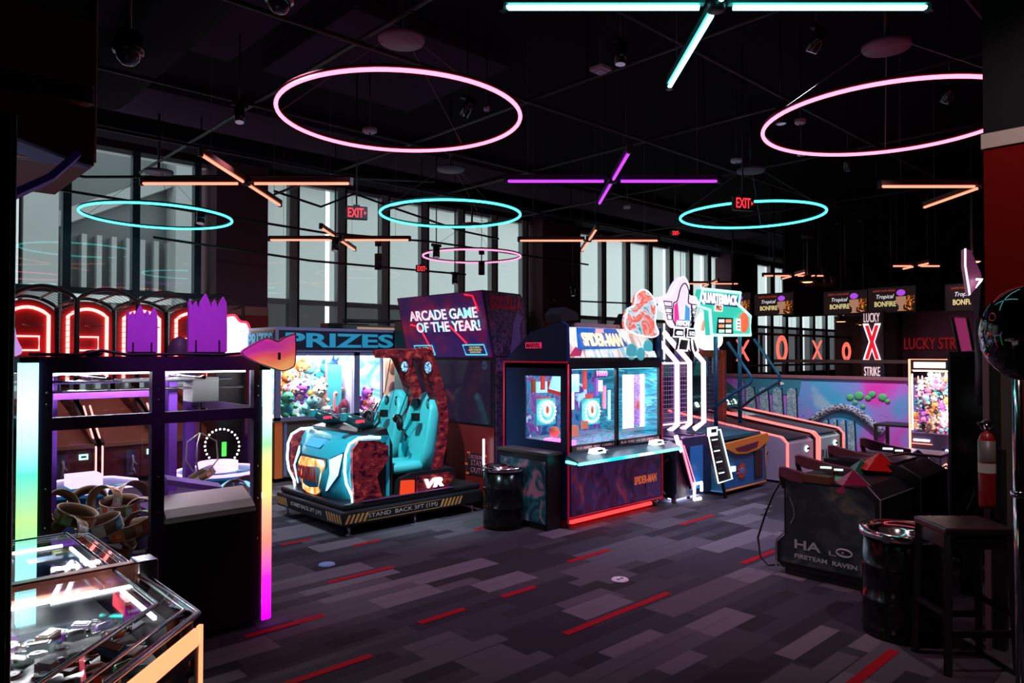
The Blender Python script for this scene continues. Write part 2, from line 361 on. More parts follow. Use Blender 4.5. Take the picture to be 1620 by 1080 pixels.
# near header block, top left, red light on its lower face painted as colour
HD = M('header_black', (.02, .01, .012), .6, noise=.1); HR = M('header_red_glow', (.22, .012, .012), .55, noise=.2, nscale=3)
q = MB(); q.box(-1.6, 2.945, 2.92, .672, 3.56, ZC - .01, HD); q.box(-1.6, 2.955, 2.62, .668, 3.6, 2.68, BLACK)
q.box(-1.6, 2.945, 2.39, .672, 3.6, 2.60, HR); q.box(-1.6, 2.948, 2.68, .672, 3.6, 2.92, HR)
q.tube([(.674, 2.94, 2.4), (.674, 2.94, 3.6)], .004, M('header_edge', (.35, .04, .09), .4), 6)
q.tube([(-1.6, 2.94, 2.385), (.55, 2.94, 2.385)], .006, STEEL, 6)
tag(q.build('header_box'), 'black overhead header box with painted red light, hanging top left', 'header')
q = MB(); q.tube([(.385, 2.65, 2.19), (.50, 2.75, 2.28), (.60, 2.86, 2.40)], .016, M('violet_glow_edge', (.22, .04, .75), .5), 4); q.prism([(.30, 2.62), (.66, 2.94), (.52, 2.97), (.30, 2.75)], 'z', 2.375, 2.385, M('violet_glow_soffit', (.20, .14, .50), .6)); q.box(.2, 2.94, 2.38, .6, 2.99, 2.42, BLACK)  # violet light on the bracket and soffit is painted as colour
tag(q.build('violet_glow_bracket'), 'sign bracket under the header box, violet light painted on it', 'bracket')
q = MB(); q.box(-.6, 1.0, 0, .143, 1.4, 1.98, M('left_cabinet_black', (.016, .014, .018), .4)); q.tube([(.146, 1.002, 0), (.146, 1.002, 1.98)], .003, STEEL, 6)
tag(q.build('game_cabinet'), 'tall unlit black cabinet side cut by the left edge', 'cabinet')
# right pier: dark grey above, pale strip, red below
q = MB(); PG = M('pier_charcoal', (.012, .011, .013), .9, spec=.05); PB = M('pier_taupe', (.085, .065, .06), .8)
q.box(5.03, -1.5, 3.03, 6.2, 1.175, ZC, PG); q.box(5.02, -1.5, 2.94, 6.2, 1.185, 3.03, M('pier_strip', (.42, .32, .30), .7)); q.box(5.03, -1.5, 1.62, 6.2, 1.175, 2.94, M('pier_red', (.13, .003, .002), .9, spec=.05)); q.box(5.03, -1.5, 0, 6.2, 1.175, 1.62, PB)
q.box(5.0, -1.5, 0, 5.03, 1.19, .09, M('pier_base', (.12, .1, .1), .5))
struct('wall_pier_4', q, 'grey and red pier at the right edge')
# far lounge beyond the mural wall
PURW = M('lounge_plum_wall', (.13, .055, .085), .8, noise=.1, nscale=1)
q = MB(); q.box(17.5, -3, 0, 17.7, 5.7, 2.65, PURW); q.box(17.5, -3, 2.65, 17.8, 8.5, ZC, DKCEIL)
q.box(17.2, 5.72, 0, 17.7, 6.35, 2.65, M('lounge_dark_pier', (.03, .015, .022), .7)); q.box(17.5, 6.35, 0, 17.7, 7.2, 2.6, M('lounge_grey', (.09, .08, .085), .8))
struct('wall_lounge', q, 'plum lounge wall far right')
# mural wall
def mural():
    m = bpy.data.materials.new('spray_mural'); m.use_nodes = True; nt = m.node_tree; b = nt.nodes['Principled BSDF']; b.inputs['Roughness'].default_value = .7
    tc = nt.nodes.new('ShaderNodeTexCoord')
    n = nt.nodes.new('ShaderNodeTexNoise'); n.inputs['Scale'].default_value = .85; n.inputs['Detail'].default_value = 5; n.inputs['Distortion'].default_value = .7; nt.links.new(tc.outputs['Object'], n.inputs[0])
    r = nt.nodes.new('ShaderNodeValToRGB'); cr = r.color_ramp; st = [(.30, (.06, .50, .75)), (.42, (.20, .38, .80)), (.50, (.45, .25, .80)), (.58, (.75, .12, .70)), (.68, (.90, .05, .55))]
    while len(cr.elements) < 5: cr.elements.new(.5)
    for e, (p, c_) in zip(cr.elements, st): e.position = p; e.color = (*c_, 1)
    nt.links.new(n.outputs['Fac'], r.inputs[0])
    n2 = nt.nodes.new('ShaderNodeTexNoise'); n2.inputs['Scale'].default_value = 2.2; n2.inputs['Detail'].default_value = 6; nt.links.new(tc.outputs['Object'], n2.inputs[0])
    r2 = nt.nodes.new('ShaderNodeValToRGB'); r2.color_ramp.elements[0].position = .58; r2.color_ramp.elements[1].position = .68; nt.links.new(n2.outputs['Fac'], r2.inputs[0])
    mx = nt.nodes.new('ShaderNodeMix'); mx.data_type = 'RGBA'; nt.links.new(r2.outputs[0], mx.inputs['Factor']); nt.links.new(r.outputs[0], mx.inputs['A']); mx.inputs['B'].default_value = (.35, .62, .75, 1)
    v = nt.nodes.new('ShaderNodeTexVoronoi'); v.inputs['Scale'].default_value = 7; nt.links.new(tc.outputs['Object'], v.inputs[0])
    r3 = nt.nodes.new('ShaderNodeValToRGB'); r3.color_ramp.elements[0].position = .07; r3.color_ramp.elements[0].color = (.05, .02, .15, 1); r3.color_ramp.elements[1].position = .1; nt.links.new(v.outputs['Distance'], r3.inputs[0])
    m2 = nt.nodes.new('ShaderNodeMix'); m2.data_type = 'RGBA'; m2.blend_type = 'MULTIPLY'; m2.inputs['Factor'].default_value = 1; nt.links.new(mx.outputs['Result'], m2.inputs['A']); nt.links.new(r3.outputs[0], m2.inputs['B'])
    nt.links.new(m2.outputs['Result'], b.inputs['Base Color']); return m
q = MB(); q.box(12, -3, 0, 12.16, 7.3, 1.29, mural()); q.box(11.97, -3, 1.29, 12.2, 7.3, 1.335, M('mural_cap', (.30, .12, .14), .5))
FING = ramp_mat('mural_finger_paint', [(.45, (.16, .35, .42)), (.6, (.55, .68, .72))], 30, 0, .7); FGR = M('mural_green', (.12, .6, .2), .7); INK = M('mural_ink', (.02, .03, .06), .7); SKIN = M('mural_teal', (.04, .25, .33), .7)
def fing(y0, y1, z0, z1, lean=0.0):
    q.prism([(y0, z0), (y1, z0), (y1 - .02 + lean, z1 - .05), ((y0 + y1) / 2 + lean, z1), (y0 + .02 + lean, z1 - .05)], 'x', 11.985, 12, FING)
    q.prism([(y0 - .02, z0), (y0, z0), (y0 + .02 + lean, z1), (y0 + lean, z1)], 'x', 11.98, 12, INK)
q.prism([(5.55, 1.0), (6.5, 1.0), (6.6, 1.28), (5.5, 1.28)], 'x', 11.99, 12, SKIN)
for k in range(4): fing(5.58 + k * .24, 5.78 + k * .24, .3 + .05 * k, 1.12, .02 * k)
q.ell(11.985, 5.9, 1.18, .01, .09, .035, WHITE); q.ell(11.98, 5.9, 1.18, .01, .03, .03, INK)
for k in range(4): fing(4.62 + k * .14, 4.74 + k * .14, .1, .62, 0)
arc = [(11.985, 5.35 - 1.15 * k / 12, .45 + .38 * math.sin(math.pi * (k + 1) / 13)) for k in range(13)]
for (dz, mm) in ((.0, INK),): q.tube(arc, .07, ramp_mat('mural_dots', [(.35, (.02, .02, .04)), (.5, (.45, .5, .6))], 60, 0, .7, 'VORONOI'), 6)
rg = random.Random(3)
for yy, zz, s in ((4.7, 1.0, .06), (4.56, 1.03, .08), (4.42, 1.0, .05), (4.36, 1.06, .06), (4.2, 1.02, .07), (4.62, .92, .04), (4.13, .96, .04), (4.5, .86, .04)):
    q.ell(11.99, yy, zz, .012, s, s * .85, FGR, 9, 6)
mw = struct('wall_mural', q, 'low wall painted with a pink and blue spray mural')
RAILM = M('rail_brown', (.07, .035, .03), .5)
q = MB(); q.box(13.2, 3.0, 1.54, 13.32, 6.6, 1.60, RAILM)
for yy in (3.2, 4.6, 6.4): q.box(13.23, yy, 0, 13.29, yy + .06, 1.52, BLACK)
tag(q.build('counter_rail'), 'brown counter rail behind the mural wall', 'rail')
q = MB()
for x in (12.25, 13.1, 14.6, 16.2, 17.4): q.box(x, 6.80, 0, x + .04, 6.84, 2.12, BLACK)
q.box(12.25, 6.80, 2.07, 17.44, 6.84, 2.12, BLACK); q.box(12.25, 6.80, 1.46, 17.44, 6.84, 1.50, BLACK); q.box(12.25, 6.79, .0, 17.44, 6.85, .9, BLACK)
tag(q.build('guard_rail'), 'black guard rail carrying the neon X and O letters', 'rail')
NEONR = E('neon_coral', (1.0, .14, .10), 1.3)
def neon(ch, xc, z0, z1, lb):
    q = MB(); w_ = .21
    for o_ in (0, .05):
        if ch == 'X':
            for sg in (1, -1):
                q.tube([(xc - sg * (w_ - o_), 6.76, z0 + o_ * .5), (xc, 6.76, (z0 + z1) / 2), (xc + sg * (w_ - o_), 6.76, z1 - o_ * .5)], .021, NEONR, 6)
        else:
            q.tube([(xc + (w_ - o_) * math.cos(t * math.pi / 12), 6.76, (z0 + z1) / 2 + ((z1 - z0) / 2 - o_ * 1.1) * math.sin(t * math.pi / 12)) for t in range(24)], .021, NEONR, 6, True)
    tag(q.build('neon_letter'), lb, 'neon sign', 'neon letters on the guard rail')
neon('X', 12.30, 1.58, 1.96, 'coral neon letter X nearest the football game'); neon('O', 13.86, 1.55, 2.06, 'coral neon letter O, the larger one left of the second X')
neon('X', 15.50, 1.59, 1.99, 'coral neon letter X between the two neon Os'); neon('O', 17.07, 1.56, 1.96, 'coral neon letter O, the smaller one beside the tall lit X sign')
# tall lit X sign and wall lettering
t = thing('blade_sign', 'tall lit sign with a red X outlined in white', 'sign', (14.0, 5.08, 1.25))
q = MB(); q.box(14.0, 4.88, 1.2, 14.1, 5.27, 2.5, M('sign_plum', (.05, .018, .03), .6)); q.build('sign_board', t)
text(MB(), 'X', (13.985, 5.08, 1.92), FA, FXu, E('sign_white', (1, .9, .92), 1.3), w=.33, h=.70, depth=.02, bold=.07).build('outline_letter', t)
text(MB(), 'X', (13.965, 5.07, 1.92), FA, FXu, E('sign_red', (.9, .01, .03), .8), w=.25, h=.63, depth=.02, bold=.03).build('red_letter', t)
q = MB(); text(q, 'LUCKY', (13.985, 5.08, 2.38), FA, FXu, E('sign_pale', (1, .75, .8), .8), w=.28, h=.17, depth=.01); text(q, 'STRIKE', (13.985, 5.08, 1.38), FA, FXu, MATS['sign_pale'], w=.28, h=.17, depth=.01); q.build('lettering', t)
q = MB(); text(q, 'LUCKY STRIKE', (17.47, 5.0, 1.935), FA, FXu, M('wall_letter_red', (.5, .02, .03), .5, em=(.8, .03, .04), es=.12), w=1.31, h=.26, depth=.03, bold=.01)
tag(q.build('wall_lettering'), 'red lettering mounted on the plum lounge wall', 'sign')
# hanging screens
SCRB = M('screen_black', (.006, .005, .006), .7, em=(.012, .006, .006), es=1)
def tv(yc, zc, w_, h_, lb, x=15.0):
    t = thing('hanging_screen', lb, 'screen', (x, yc, zc), group='screens hung over the lounge')
    q = MB(); q.box(x, yc - w_ / 2, zc - h_ / 2, x + .06, yc + w_ / 2, zc + h_ / 2, BLACK); q.build('bezel', t)
    q = MB(); q.box(x - .006, yc - w_ / 2 + .02, zc - h_ / 2 + .02, x, yc + w_ / 2 - .02, zc + h_ / 2 - .02, SCRB)
    OR = ramp_mat('screen_embers', [(.5, (.01, .004, .0)), (.62, (.9, .22, .03)), (.75, (1, .7, .4))], 22, .9, .4)
    q.box(x - .010, yc - w_ / 2 + .03, zc - h_ / 2 + .03, x - .004, yc - w_ * .28, zc + h_ * .12, OR)
    CK = E('cocktail_tan', (.45, .22, .13), .8);
    q.prism([(yc - w_ * .30, zc + h_ * .10), (yc - w_ * .10, zc + h_ * .10), (yc - w_ * .10, zc - h_ * .12), (yc - w_ * .155, zc - h_ * .25), (yc - w_ * .155, zc - h_ * .38), (yc - w_ * .12, zc - h_ * .44), (yc - w_ * .28, zc - h_ * .44), (yc - w_ * .245, zc - h_ * .38), (yc - w_ * .245, zc - h_ * .25), (yc - w_ * .30, zc - h_ * .12)], 'x', x - .014, x - .008, CK)
    q.ell(x - .012, yc - w_ * .2, zc + h_ * .24, .006, w_ * .09, h_ * .12, E('orchid_violet', (.45, .08, .8), .9), 8, 6)
    pic = q.build('picture', t)
    q = MB(); text(q, 'Tropical', (x - .012, yc + w_ * .12, zc + h_ * .10), FA, FXu, E('screen_white', (.9, .9, .95), .8), w=w_ * .36, h=h_ * .2, depth=.004, shear=.3)
    text(q, 'BONFIRE', (x - .012, yc + w_ * .12, zc - h_ * .16), FA, FXu, E('screen_gold', (.85, .7, .32), .8), w=w_ * .44, h=h_ * .2, depth=.004, bold=.02)
    text(q, 'IGNITE YOUR SENSES', (x - .012, yc + w_ * .14, zc + h_ * .34), FA, FXu, E('screen_red', (.5, .05, .04), .7), w=w_ * .46, h=h_ * .07, depth=.004)
    q.build('lettering', pic)
    q = MB(); q.cyl((x + .03, yc, zc + h_ / 2), (x + .03, yc, ZC), .02, BLACK, 8); q.build('hanger', t)
tv(7.50, 2.80, .92, .50, 'hanging screen in front of the far window, right of the football sign'); tv(8.50, 2.86, .92, .50, 'hanging screen half hidden behind the football sign')
tv(5.96, 2.76, .90, .50, 'hanging screen up left of the tall lit X sign'); tv(5.08, 2.77, .90, .52, 'hanging screen directly over the tall lit X sign'); tv(3.72, 2.74, .86, .52, 'hanging screen next to the dark tower on the right')
# ================================================================== LAMPS AND CEILING FITTINGS
NP = E('neon_pink', (1.0, .115, .18), 5.5); NT = E('neon_teal', (.05, .85, .80), 4.5); NPS = E('neon_rose', (1.0, .30, .55), 1.6)
NO = E('neon_orange', (1.0, .28, .17), 1.9); NV = E('neon_violet', (.50, .05, .85), 1.6); NTB = E('neon_aqua', (.25, 1.0, .92), 6.0)
HP = M('ring_housing_pink', (.10, .01, .02), .5); HT = M('ring_housing_teal', (.01, .08, .08), .5)
def ring(cx, cy, D, em, hs, lb, grp, z=3.72, r=.0165):
    t = thing('ring_light', lb, 'ceiling light', (cx, cy, z), group=grp)
    R_ = D / 2; N = 72
    P = lambda rr, zz: [(cx + rr * math.cos(2 * math.pi * k / N), cy + rr * math.sin(2 * math.pi * k / N), zz) for k in range(N)]
    MB().tube(P(R_, z), r, em, 8, True).build('tube', t)
    MB().tube(P(R_ + .002, z + r * 1.5), r * .9, hs, 6, True).build('housing', t)
    cn = MB().lathe(cx, cy, [(0, 4.36), (.19, 4.36), (.20, 4.375), (.20, 4.40), (.0, 4.42)], M('canopy_plum', (.13, .06, .12), .5), 28).build('canopy', t)
    MB().cyl((cx, cy, 4.40), (cx, cy, ZC), .02, BLACK, 8).build('stem', cn)
    q = MB()
    for k in range(3):
        a = R(20 + 120 * k); q.tube([(cx + .15 * math.cos(a), cy + .15 * math.sin(a), 4.37), (cx + R_ * math.cos(a), cy + R_ * math.sin(a), z + .03)], .003, M('cable_grey', (.2, .15, .18), .4), 4)
    q.build('cable', t)
    return t
ring(3.462, 5.05, 2.03, NP, HP, 'big pink ring light over the left half of the room', 'pink ring lights')
ring(6.62, 2.26, 2.05, NP, HP, 'pink ring light cut by the pier at the right', 'pink ring lights')
ring(3.40, 11.2, 2.02, NT, HT, 'teal ring light in front of the clear windows', 'teal ring lights')
ring(6.43, 8.12, 2.02, NT, HT, 'teal ring light beside the middle column, above the big arcade screen', 'teal ring lights')
ring(9.67, 5.17, 2.02, NT, HT, 'teal ring light around the largest exit sign', 'teal ring lights')
ring(9.51, 11.30, 2.02, NPS, HP, 'small pale pink ring light before the shaded windows', 'pink ring lights', r=.018)
def cross(cx, cy, em, hm, lb, L=1.24, z=3.72, r=.0165, gap=.10, arms=4, grp='crossed bar lights'):
    t = thing('cross_light', lb, 'ceiling light', (cx, cy, z), group=grp)
    dirs = [(RT[0], RT[1]), (-RT[0], -RT[1]), FW, (-FW[0], -FW[1])][:arms]
    for dx, dy in dirs:
        p = lambda s, h: (cx + dx * s, cy + dy * s, z + h)
        MB().tube([p(gap, 0), p(L - .01, 0)], r, em, 8).build('tube', t)
        n = (-dy, dx); q = MB(); vs = []
        for s in (gap - .03, L):
            for o_, h in ((-.024, .018), (.024, .018), (.020, .075), (-.020, .075)): vs.append((cx + dx * s + n[0] * o_, cy + dy * s + n[1] * o_, z + h))
        q.add(vs, [(0, 1, 2, 3), (4, 5, 6, 7), (0, 1, 5, 4), (1, 2, 6, 5), (2, 3, 7, 6), (3, 0, 4, 7)], hm)
        q.box(cx + dx * L - .022, cy + dy * L - .022, z - .02, cx + dx * L + .022, cy + dy * L + .022, z + .07, BLACK); q.build('housing', t)
        MB().tube([p(L * .8, .07), (cx + dx * L * .8, cy + dy * L * .8, ZC - .012)], .003, MATS['cable_grey'], 4).build('cable', t)
    MB().lathe(cx, cy, [(0, z - .02), (.05, z - .02), (.055, z + .02), (.05, z + .08), (0, z + .09)], BLACK, 12).build('hub', t)
    return t
HO = M('bar_housing_rust', (.14, .03, .02), .5); HV = M('bar_housing_violet', (.12, .02, .18), .5); HA = M('bar_housing_teal', (.01, .22, .22), .4)
cross(3.49, 8.30, NO, HO, 'orange crossed bar light at the left, above the clear window'); cross(6.43, 11.28, NO, HO, 'orange crossed bar light hanging low before the shaded windows, left of the teal ring')
cross(6.56, 5.25, NV, HV, 'violet crossed bar light hanging in the middle'); cross(9.70, 8.30, NO, HO, 'orange crossed bar light before the shaded windows, below the violet one')
cross(3.70, 2.19, NTB, HA, 'bright aqua crossed bar light cut by the top of the picture'); cross(10.02, 2.35, NO, HO, 'orange crossed bar light cut by the pier at the right')
cross(16.4, 7.7, NO, HO, 'small far orange crossed bar light left of the lounge screens', L=.72, z=3.55); cross(16.2, 5.0, NO, HO, 'small far orange bar light over the lounge', L=.5, z=3.52); cross(18.2, 11.0, NO, HO, 'tiny far orange bar light behind the football sign', L=.8)
# exit signs
EXR = E('exit_red', (1.0, .03, .05), 1.6)
def exit_sign(x, y, z, s, lb):
    t = thing('exit_sign', lb, 'exit sign', (x, y, z), R(-26), 'exit signs')
    MB().box(-.17 * s, -.03, -.105 * s, .17 * s, .03, .105 * s, BLACK).build('housing', t, local=True, bevel=.01)
    q = MB(); text(q, 'EXIT', (-.015 * s, -.033, 0), (1, 0, 0), FXu, EXR, w=.24 * s, h=.145 * s, depth=.004, bold=.012); q.prism([(.115 * s, -.03 * s), (.15 * s, 0), (.115 * s, .03 * s)], 'y', -.036, -.032, EXR); q.build('lettering', t, local=True)
    q = MB(); q.box(-.05 * s, -.02, .105 * s, .05 * s, .02, .13 * s, BLACK); q.cyl((0, 0, .1 * s), (0, 0, ZC - z), .010, BLACK, 8); q.build('hanger', t, local=True)
exit_sign(4.742, 7.898, 3.482, .80, 'exit sign in front of the window, under the left orange bar light'); exit_sign(7.716, 10.592, 3.256, .62, 'small exit sign turned sideways below the teal ring')
exit_sign(7.835, 4.296, 3.497, .83, 'largest exit sign, hung inside the teal ring at the right'); exit_sign(11.082, 7.42, 3.903, .5, 'small far exit sign left of the right teal ring')
# hanging spotlights, cylinder pendants, detectors
def cyl_pendant(x, y, z, lb):
    t = thing('cylinder_spotlight', lb, 'spotlight', (x, y, z), group='black cylinder spotlights')
    MB().lathe(x, y, [(0, z + .14), (.065, z + .14), (.065, z - .14), (.055, z - .14), (.055, z - .10), (0, z - .10)], BLACK, 16).build('shade', t)
    MB().cyl((x, y, z + .14), (x, y, z + .30), .012, BLACK, 6).build('stem', t); MB().lathe(x, y, [(0, z + .28), (.06, z + .28), (.06, z + .42), (0, z + .42)], BLACK, 12).build('junction_box', t)
    MB().cyl((x, y, z + .42), (x, y, ZC), .006, BLACK, 6).build('rod', t); MB().lathe(x, y, [(0, z - .105), (.05, z - .105)], E('warm_lens', (1, .75, .6), 1.5), 12).build('lens', t)
cyl_pendant(6.99, 10.9, 3.35, 'black cylinder spotlight above the low orange crossed bar light'); cyl_pendant(9.6, 11.1, 3.47, 'black cylinder spotlight hanging inside the small pink ring')
def track_head(x, y, z, lb, col=None, power=0, target=None, s=1.0, ang=75):
    t = thing('track_spotlight', lb, 'spotlight', (x, y, z), group='track spotlights')
    tg = Vector(target) if target else Vector((x - .5, y - .6, 0)); d = (tg - Vector((x, y, z))).normalized(); p = Vector((x, y, z))
    hd = MB().tube([p - d * .10 * s, p + d * .10 * s], .055 * s, BLACKG, 14).build('lamp_head', t)
    MB().tube([p + d * .098 * s, p + d * .104 * s], .045 * s, E('lens_dim', (.8, .7, 1), .15), 12).build('lens', hd)
    q = MB(); q.cyl((x, y, z), (x, y, ZC), .010, BLACK, 6); q.box(x - .09 * s, y - .02, z + .08, x + .09 * s, y + .02, z + .13, BLACK); q.build('arm', t)
    if power: lamp('SPOT', tuple(p + d * .13 * s), col, power, t, .05, target, ang, .9)
    return t
LI = (.80, .62, 1.0)  # heads with power are added to brighten the room, no such fixtures hang there
track_head(1.75, 3.9, 4.1, 'added spotlight up left over the purple crane', (.8, .5, 1), 20, (1.5, 5.2, 1.2), 1.2)
track_head(5.0, 3.9, 4.36, 'added spotlight over the open carpet', (.88, .42, .90), 210, (4.8, 4.1, 0)); track_head(7.6, 3.7, 4.36, 'added spotlight over the carpet by the football game', (.70, .60, 1), 300, (7.6, 3.6, 0))
track_head(2.3, 4.6, 4.36, 'added spotlight aimed at the turquoise seats', (.6, .95, 1), 800, (4.3, 6.5, .7), ang=48); track_head(4.9, 5.9, 4.36, 'added spotlight aimed at the claw case header', (.7, .8, 1), 200, (5.2, 9.0, 1.7))
track_head(6.0, 2.6, 4.36, 'added spotlight aimed at the navy coin game', (.6, .7, 1), 180, (6.4, 4.7, 1.0)); track_head(.9, 2.9, 4.36, 'added violet spotlight aimed at the castle cutouts', (.75, .22, 1), 330, (1.45, 4.5, 1.95), ang=24); track_head(1.4, 8.6, 4.36, 'added spotlight aimed at the row of hoops', (1, .35, .4), 160, (3.2, 10.6, .6))  # the violet lamp is added to tint the castle boards
track_head(3.7, .2, 4.36, 'added spotlight beside the near right pier', (1, .75, .7), 130, (5.0, .9, 2.2)); track_head(8.2, 2.2, 4.36, 'added spotlight aimed at the lanes', (.8, .75, 1), 220, (9.6, 5.0, .3))
track_head(3.4, 2.6, 4.36, 'added spotlight over the near carpet', (1, .4, .65), 80, (3.7, 2.7, 0)); track_head(3.2, 7.8, 4.36, 'added spotlight over the carpet beside the blue ride', LI, 150, (3.0, 6.9, 0))
track_head(10.2, 4.0, 4.36, 'added spotlight aimed at the painted mural', (.95, .85, 1), 560, (12, 4.6, .6)); track_head(14.0, 3.0, 4.36, 'added spotlight washing the plum lounge wall', (1, .6, .8), 120, (17, 4.4, 1.2), ang=50)
track_head(6.02, 10.7, 3.53, 'track spotlight dangling left of the teal ring', s=1.1); track_head(7.6, 10.0, 3.50, 'track spotlight dangling under the teal ring', s=1.1); track_head(8.9, 11.1, 3.2, 'track spotlight dangling in the small pink ring', s=1.1)
track_head(3.9, 10.9, 3.75, 'track spotlight beside the teal ring at the left', s=1.1); track_head(13.3, 11.9, 3.25, 'track spotlight before the middle column'); track_head(16.0, 11.6, 2.75, 'double track spotlight above the backlit marquee', s=1.8); track_head(17.6, 11.6, 3.0, 'small track spotlight right of the double one')
def detector(x, y, z, r, lb, square=False, col=(.55, .45, .6)):
    t = MB(); m = M('detector_shell', col, .4)
    if square: t.prism([(x - r, y - r), (x + r, y - r), (x + r, y + r), (x - r, y + r)], 'z', z, z + .03, m); t.prism([(x - r * .6, y - r * .6), (x + r * .6, y - r * .6), (x + r * .6, y + r * .6), (x - r * .6, y + r * .6)], 'z', z - .02, z, m)
    else: t.lathe(x, y, [(0, z), (r * .8, z), (r, z + .012), (r, z + .05), (0, z + .055)], m, 20)
    t.lathe(x, y, [(0, z - .022), (r * .12, z - .022), (r * .12, z)], BLACK, 8)
    t.cyl((x, y, z + .05), (x, y, ZC), .008, BLACK, 6)
    tag(t.build('smoke_detector'), lb, 'detector')
detector(*from_uz(585, 210, 4.36)[:2], 4.36, .085, 'round pale smoke detector inside the big pink ring'); detector(*from_uz(950, 112, 4.40)[:2], 4.40, .075, 'square pale ceiling sensor left of the aqua light', True); detector(*from_uz(770, 175, 4.42)[:2], 4.42, .035, 'tiny sprinkler head inside the big pink ring')
detector(*from_uz(1165, 257, 4.40)[:2], 4.40, .08, 'round ceiling sensor below the aqua light'); detector(*from_uz(992, 330, 4.2)[:2], 4.2, .06, 'round pale sensor under the violet light'); detector(*from_uz(1266, 196, 4.3)[:2], 4.3, .06, 'small sensor inside the right pink ring')
detector(*from_uz(1268, 246, 4.0)[:2], 4.0, .05, 'small white downlight near the right teal ring')
def dome(x, y, z, lb):
    t = thing('dome_camera', lb, 'camera', (x, y, z), group='dome security cameras')
    MB().lathe(x, y, [(0, z + .12), (.075, z + .12), (.085, z + .03), (.085, z), (0, z)], BLACKG, 20).build('housing', t); MB().lathe(x, y, [(.07, z), (.062, z - .04), (.035, z - .068), (0, z - .075)], M('smoked_dome', (.08, .06, .08), .05, .3), 20).build('dome', t)
    MB().cyl((x, y, z + .12), (x, y, ZC), .018, BLACK, 8).build('pole', t)
dome(*from_uz(203, 84, 3.5)[:2], 3.5, 'dome security camera hanging up left beside the header'); dome(*from_uz(442, 3, 3.85)[:2], 3.85, 'dome security camera cut by the top edge left of the middle')
# warm pendant lamps in the lounge
def pendant(x, y, z, r, lb, top=4.6):
    MB().cyl((x, y, top), (x, y, ZC), .008, BLACK, 6).build('x') if False else None
    t = thing('pendant_lamp', lb, 'pendant lamp', (x, y, z), group='warm pendant lamps over the lounge')
    sh = MB().lathe(x, y, [(.03, z + r * .9), (.06, z + r * .8), (.07, z + r * .4), (r, z), (r * .96, z - .01), (.06, z + r * .34)], M('shade_copper', (.35, .10, .05), .35, .8), 20).build('lamp_shade', t)
    MB().lathe(x, y, [(0, z - .02), (r * .55, z - .015), (r * .8, z + .01)], E('warm_bulb', (1, .45, .20), 3), 16).build('bulb', sh); MB().cyl((x, y, z + r * .8), (x, y, top), .012, M('rod_grey', (.12, .08, .09), .5), 6).build('rod', t)
    MB().lathe(x, y, [(0, top - .06), (.09, top - .06), (.09, top), (0, top)], BLACK, 12).cyl((x, y, top), (x, y, ZC), .006, BLACK, 6).build('canopy', t)
pendant(12.35, 5.55, 2.97, .13, 'warm pendant lamp on a long rod left of the lounge screens', 3.8); pendant(12.3, 3.03, 3.08, .15, 'warm pendant lamp on a long rod near the right pier', 4.3)
pendant(16.0, 6.45, 2.42, .15, 'small warm pendant lamp under the left lounge screen'); pendant(16.0, 5.98, 2.34, .15, 'small warm pendant lamp just left of the tall lit X sign')
q = MB(); q.tube([(16.0 + .28 * math.cos(k * math.pi / 8), 6.9 + .28 * math.sin(k * math.pi / 8), 3.25) for k in range(16)], .02, M('chandelier_red', (.4, .05, .06), .5), 6, True)
for k in range(8):
    a = k * math.pi / 4; q.cyl((16 + .28 * math.cos(a), 6.9 + .28 * math.sin(a), 3.22), (16 + .28 * math.cos(a), 6.9 + .28 * math.sin(a), 3.42), .05, M('crystal', (.35, .12, .16), .2, .4), 6); q.tube([(16, 6.9, 3.7), (16 + .28 * math.cos(a), 6.9 + .28 * math.sin(a), 3.4)], .012, BLACK, 4)
q.cyl((16, 6.9, 3.65), (16, 6.9, ZC), .012, BLACK, 6); tag(q.build('chandelier'), 'small dark red chandelier above the lounge screens', 'chandelier')
# round stickers on the carpet
for x, y, c_, lb in ((2.89, 5.248, (.25, .42, .75), 'round blue floor sticker near the purple crane'), (4.305, 3.381, (.8, .78, .85), 'round white floor sticker in the middle of the carpet')):
    q = MB(); q.lathe(x, y, [(0, .008), (.062, .008), (.066, .002)], M('sticker%.2f' % x, c_, .5), 28)
    if x > 4:
        for dx, dy in ((-.02, .0), (.02, .0)): q.lathe(x + dx, y + dy, [(0, .0095), (.014, .0095), (.016, .008)], M('sticker_ink', (.05, .05, .06), .6), 10)
    tag(q.build('floor_sticker'), lb, 'sticker')
# ================================================================== LEFT SIDE
# ---- the big purple crane
x0, x1, y0, y1 = .682, 2.004, 4.37, 5.75; Z1 = 1.684
PV = M('violet_powdercoat', (.16, .035, .42), .45, noise=.1); PVL = M('violet_lilac', (.30, .12, .60), .45)
cr = thing('crane_machine', 'large purple framed crane game with rainbow lit corner posts', 'arcade game', (1.34, 5.06, 0), group=None)
q = MB()
q.box(x0, y0, 1.60, x1, y0 + .07, Z1, DARKP); q.box(x0, y1 - .07, 1.60, x1, y1, Z1, DARKP); q.box(x0, y0, 1.60, x0 + .07, y1, Z1, DARKP); q.box(x1 - .07, y0, 1.60, x1, y1, Z1, DARKP)
q.box(x0, y0, .05, x0 + .075 + .06, y0 + .05, 1.6, DARKP); q.box(1.93, y0 + .003, .05, 1.95, y0 + .05, 1.6, DARKP)
q.box(.755, y0 - .002, .05, .815, y0 + .05, 1.6, DARKP); q.box(1.895, y0 - .002, .05, 1.946, y0 + .05, 1.6, DARKP)
q.box(1.30, y0 - .004, .05, 1.37, y0 + .05, 1.6, DARKP); q.box(.8, y0 - .003, 1.30, 1.9, y0 + .05, 1.366, DARKP)
for xx in (x0, x1 - .07): q.box(xx, y1 - .07, .05, xx + .07, y1, 1.6, PV)
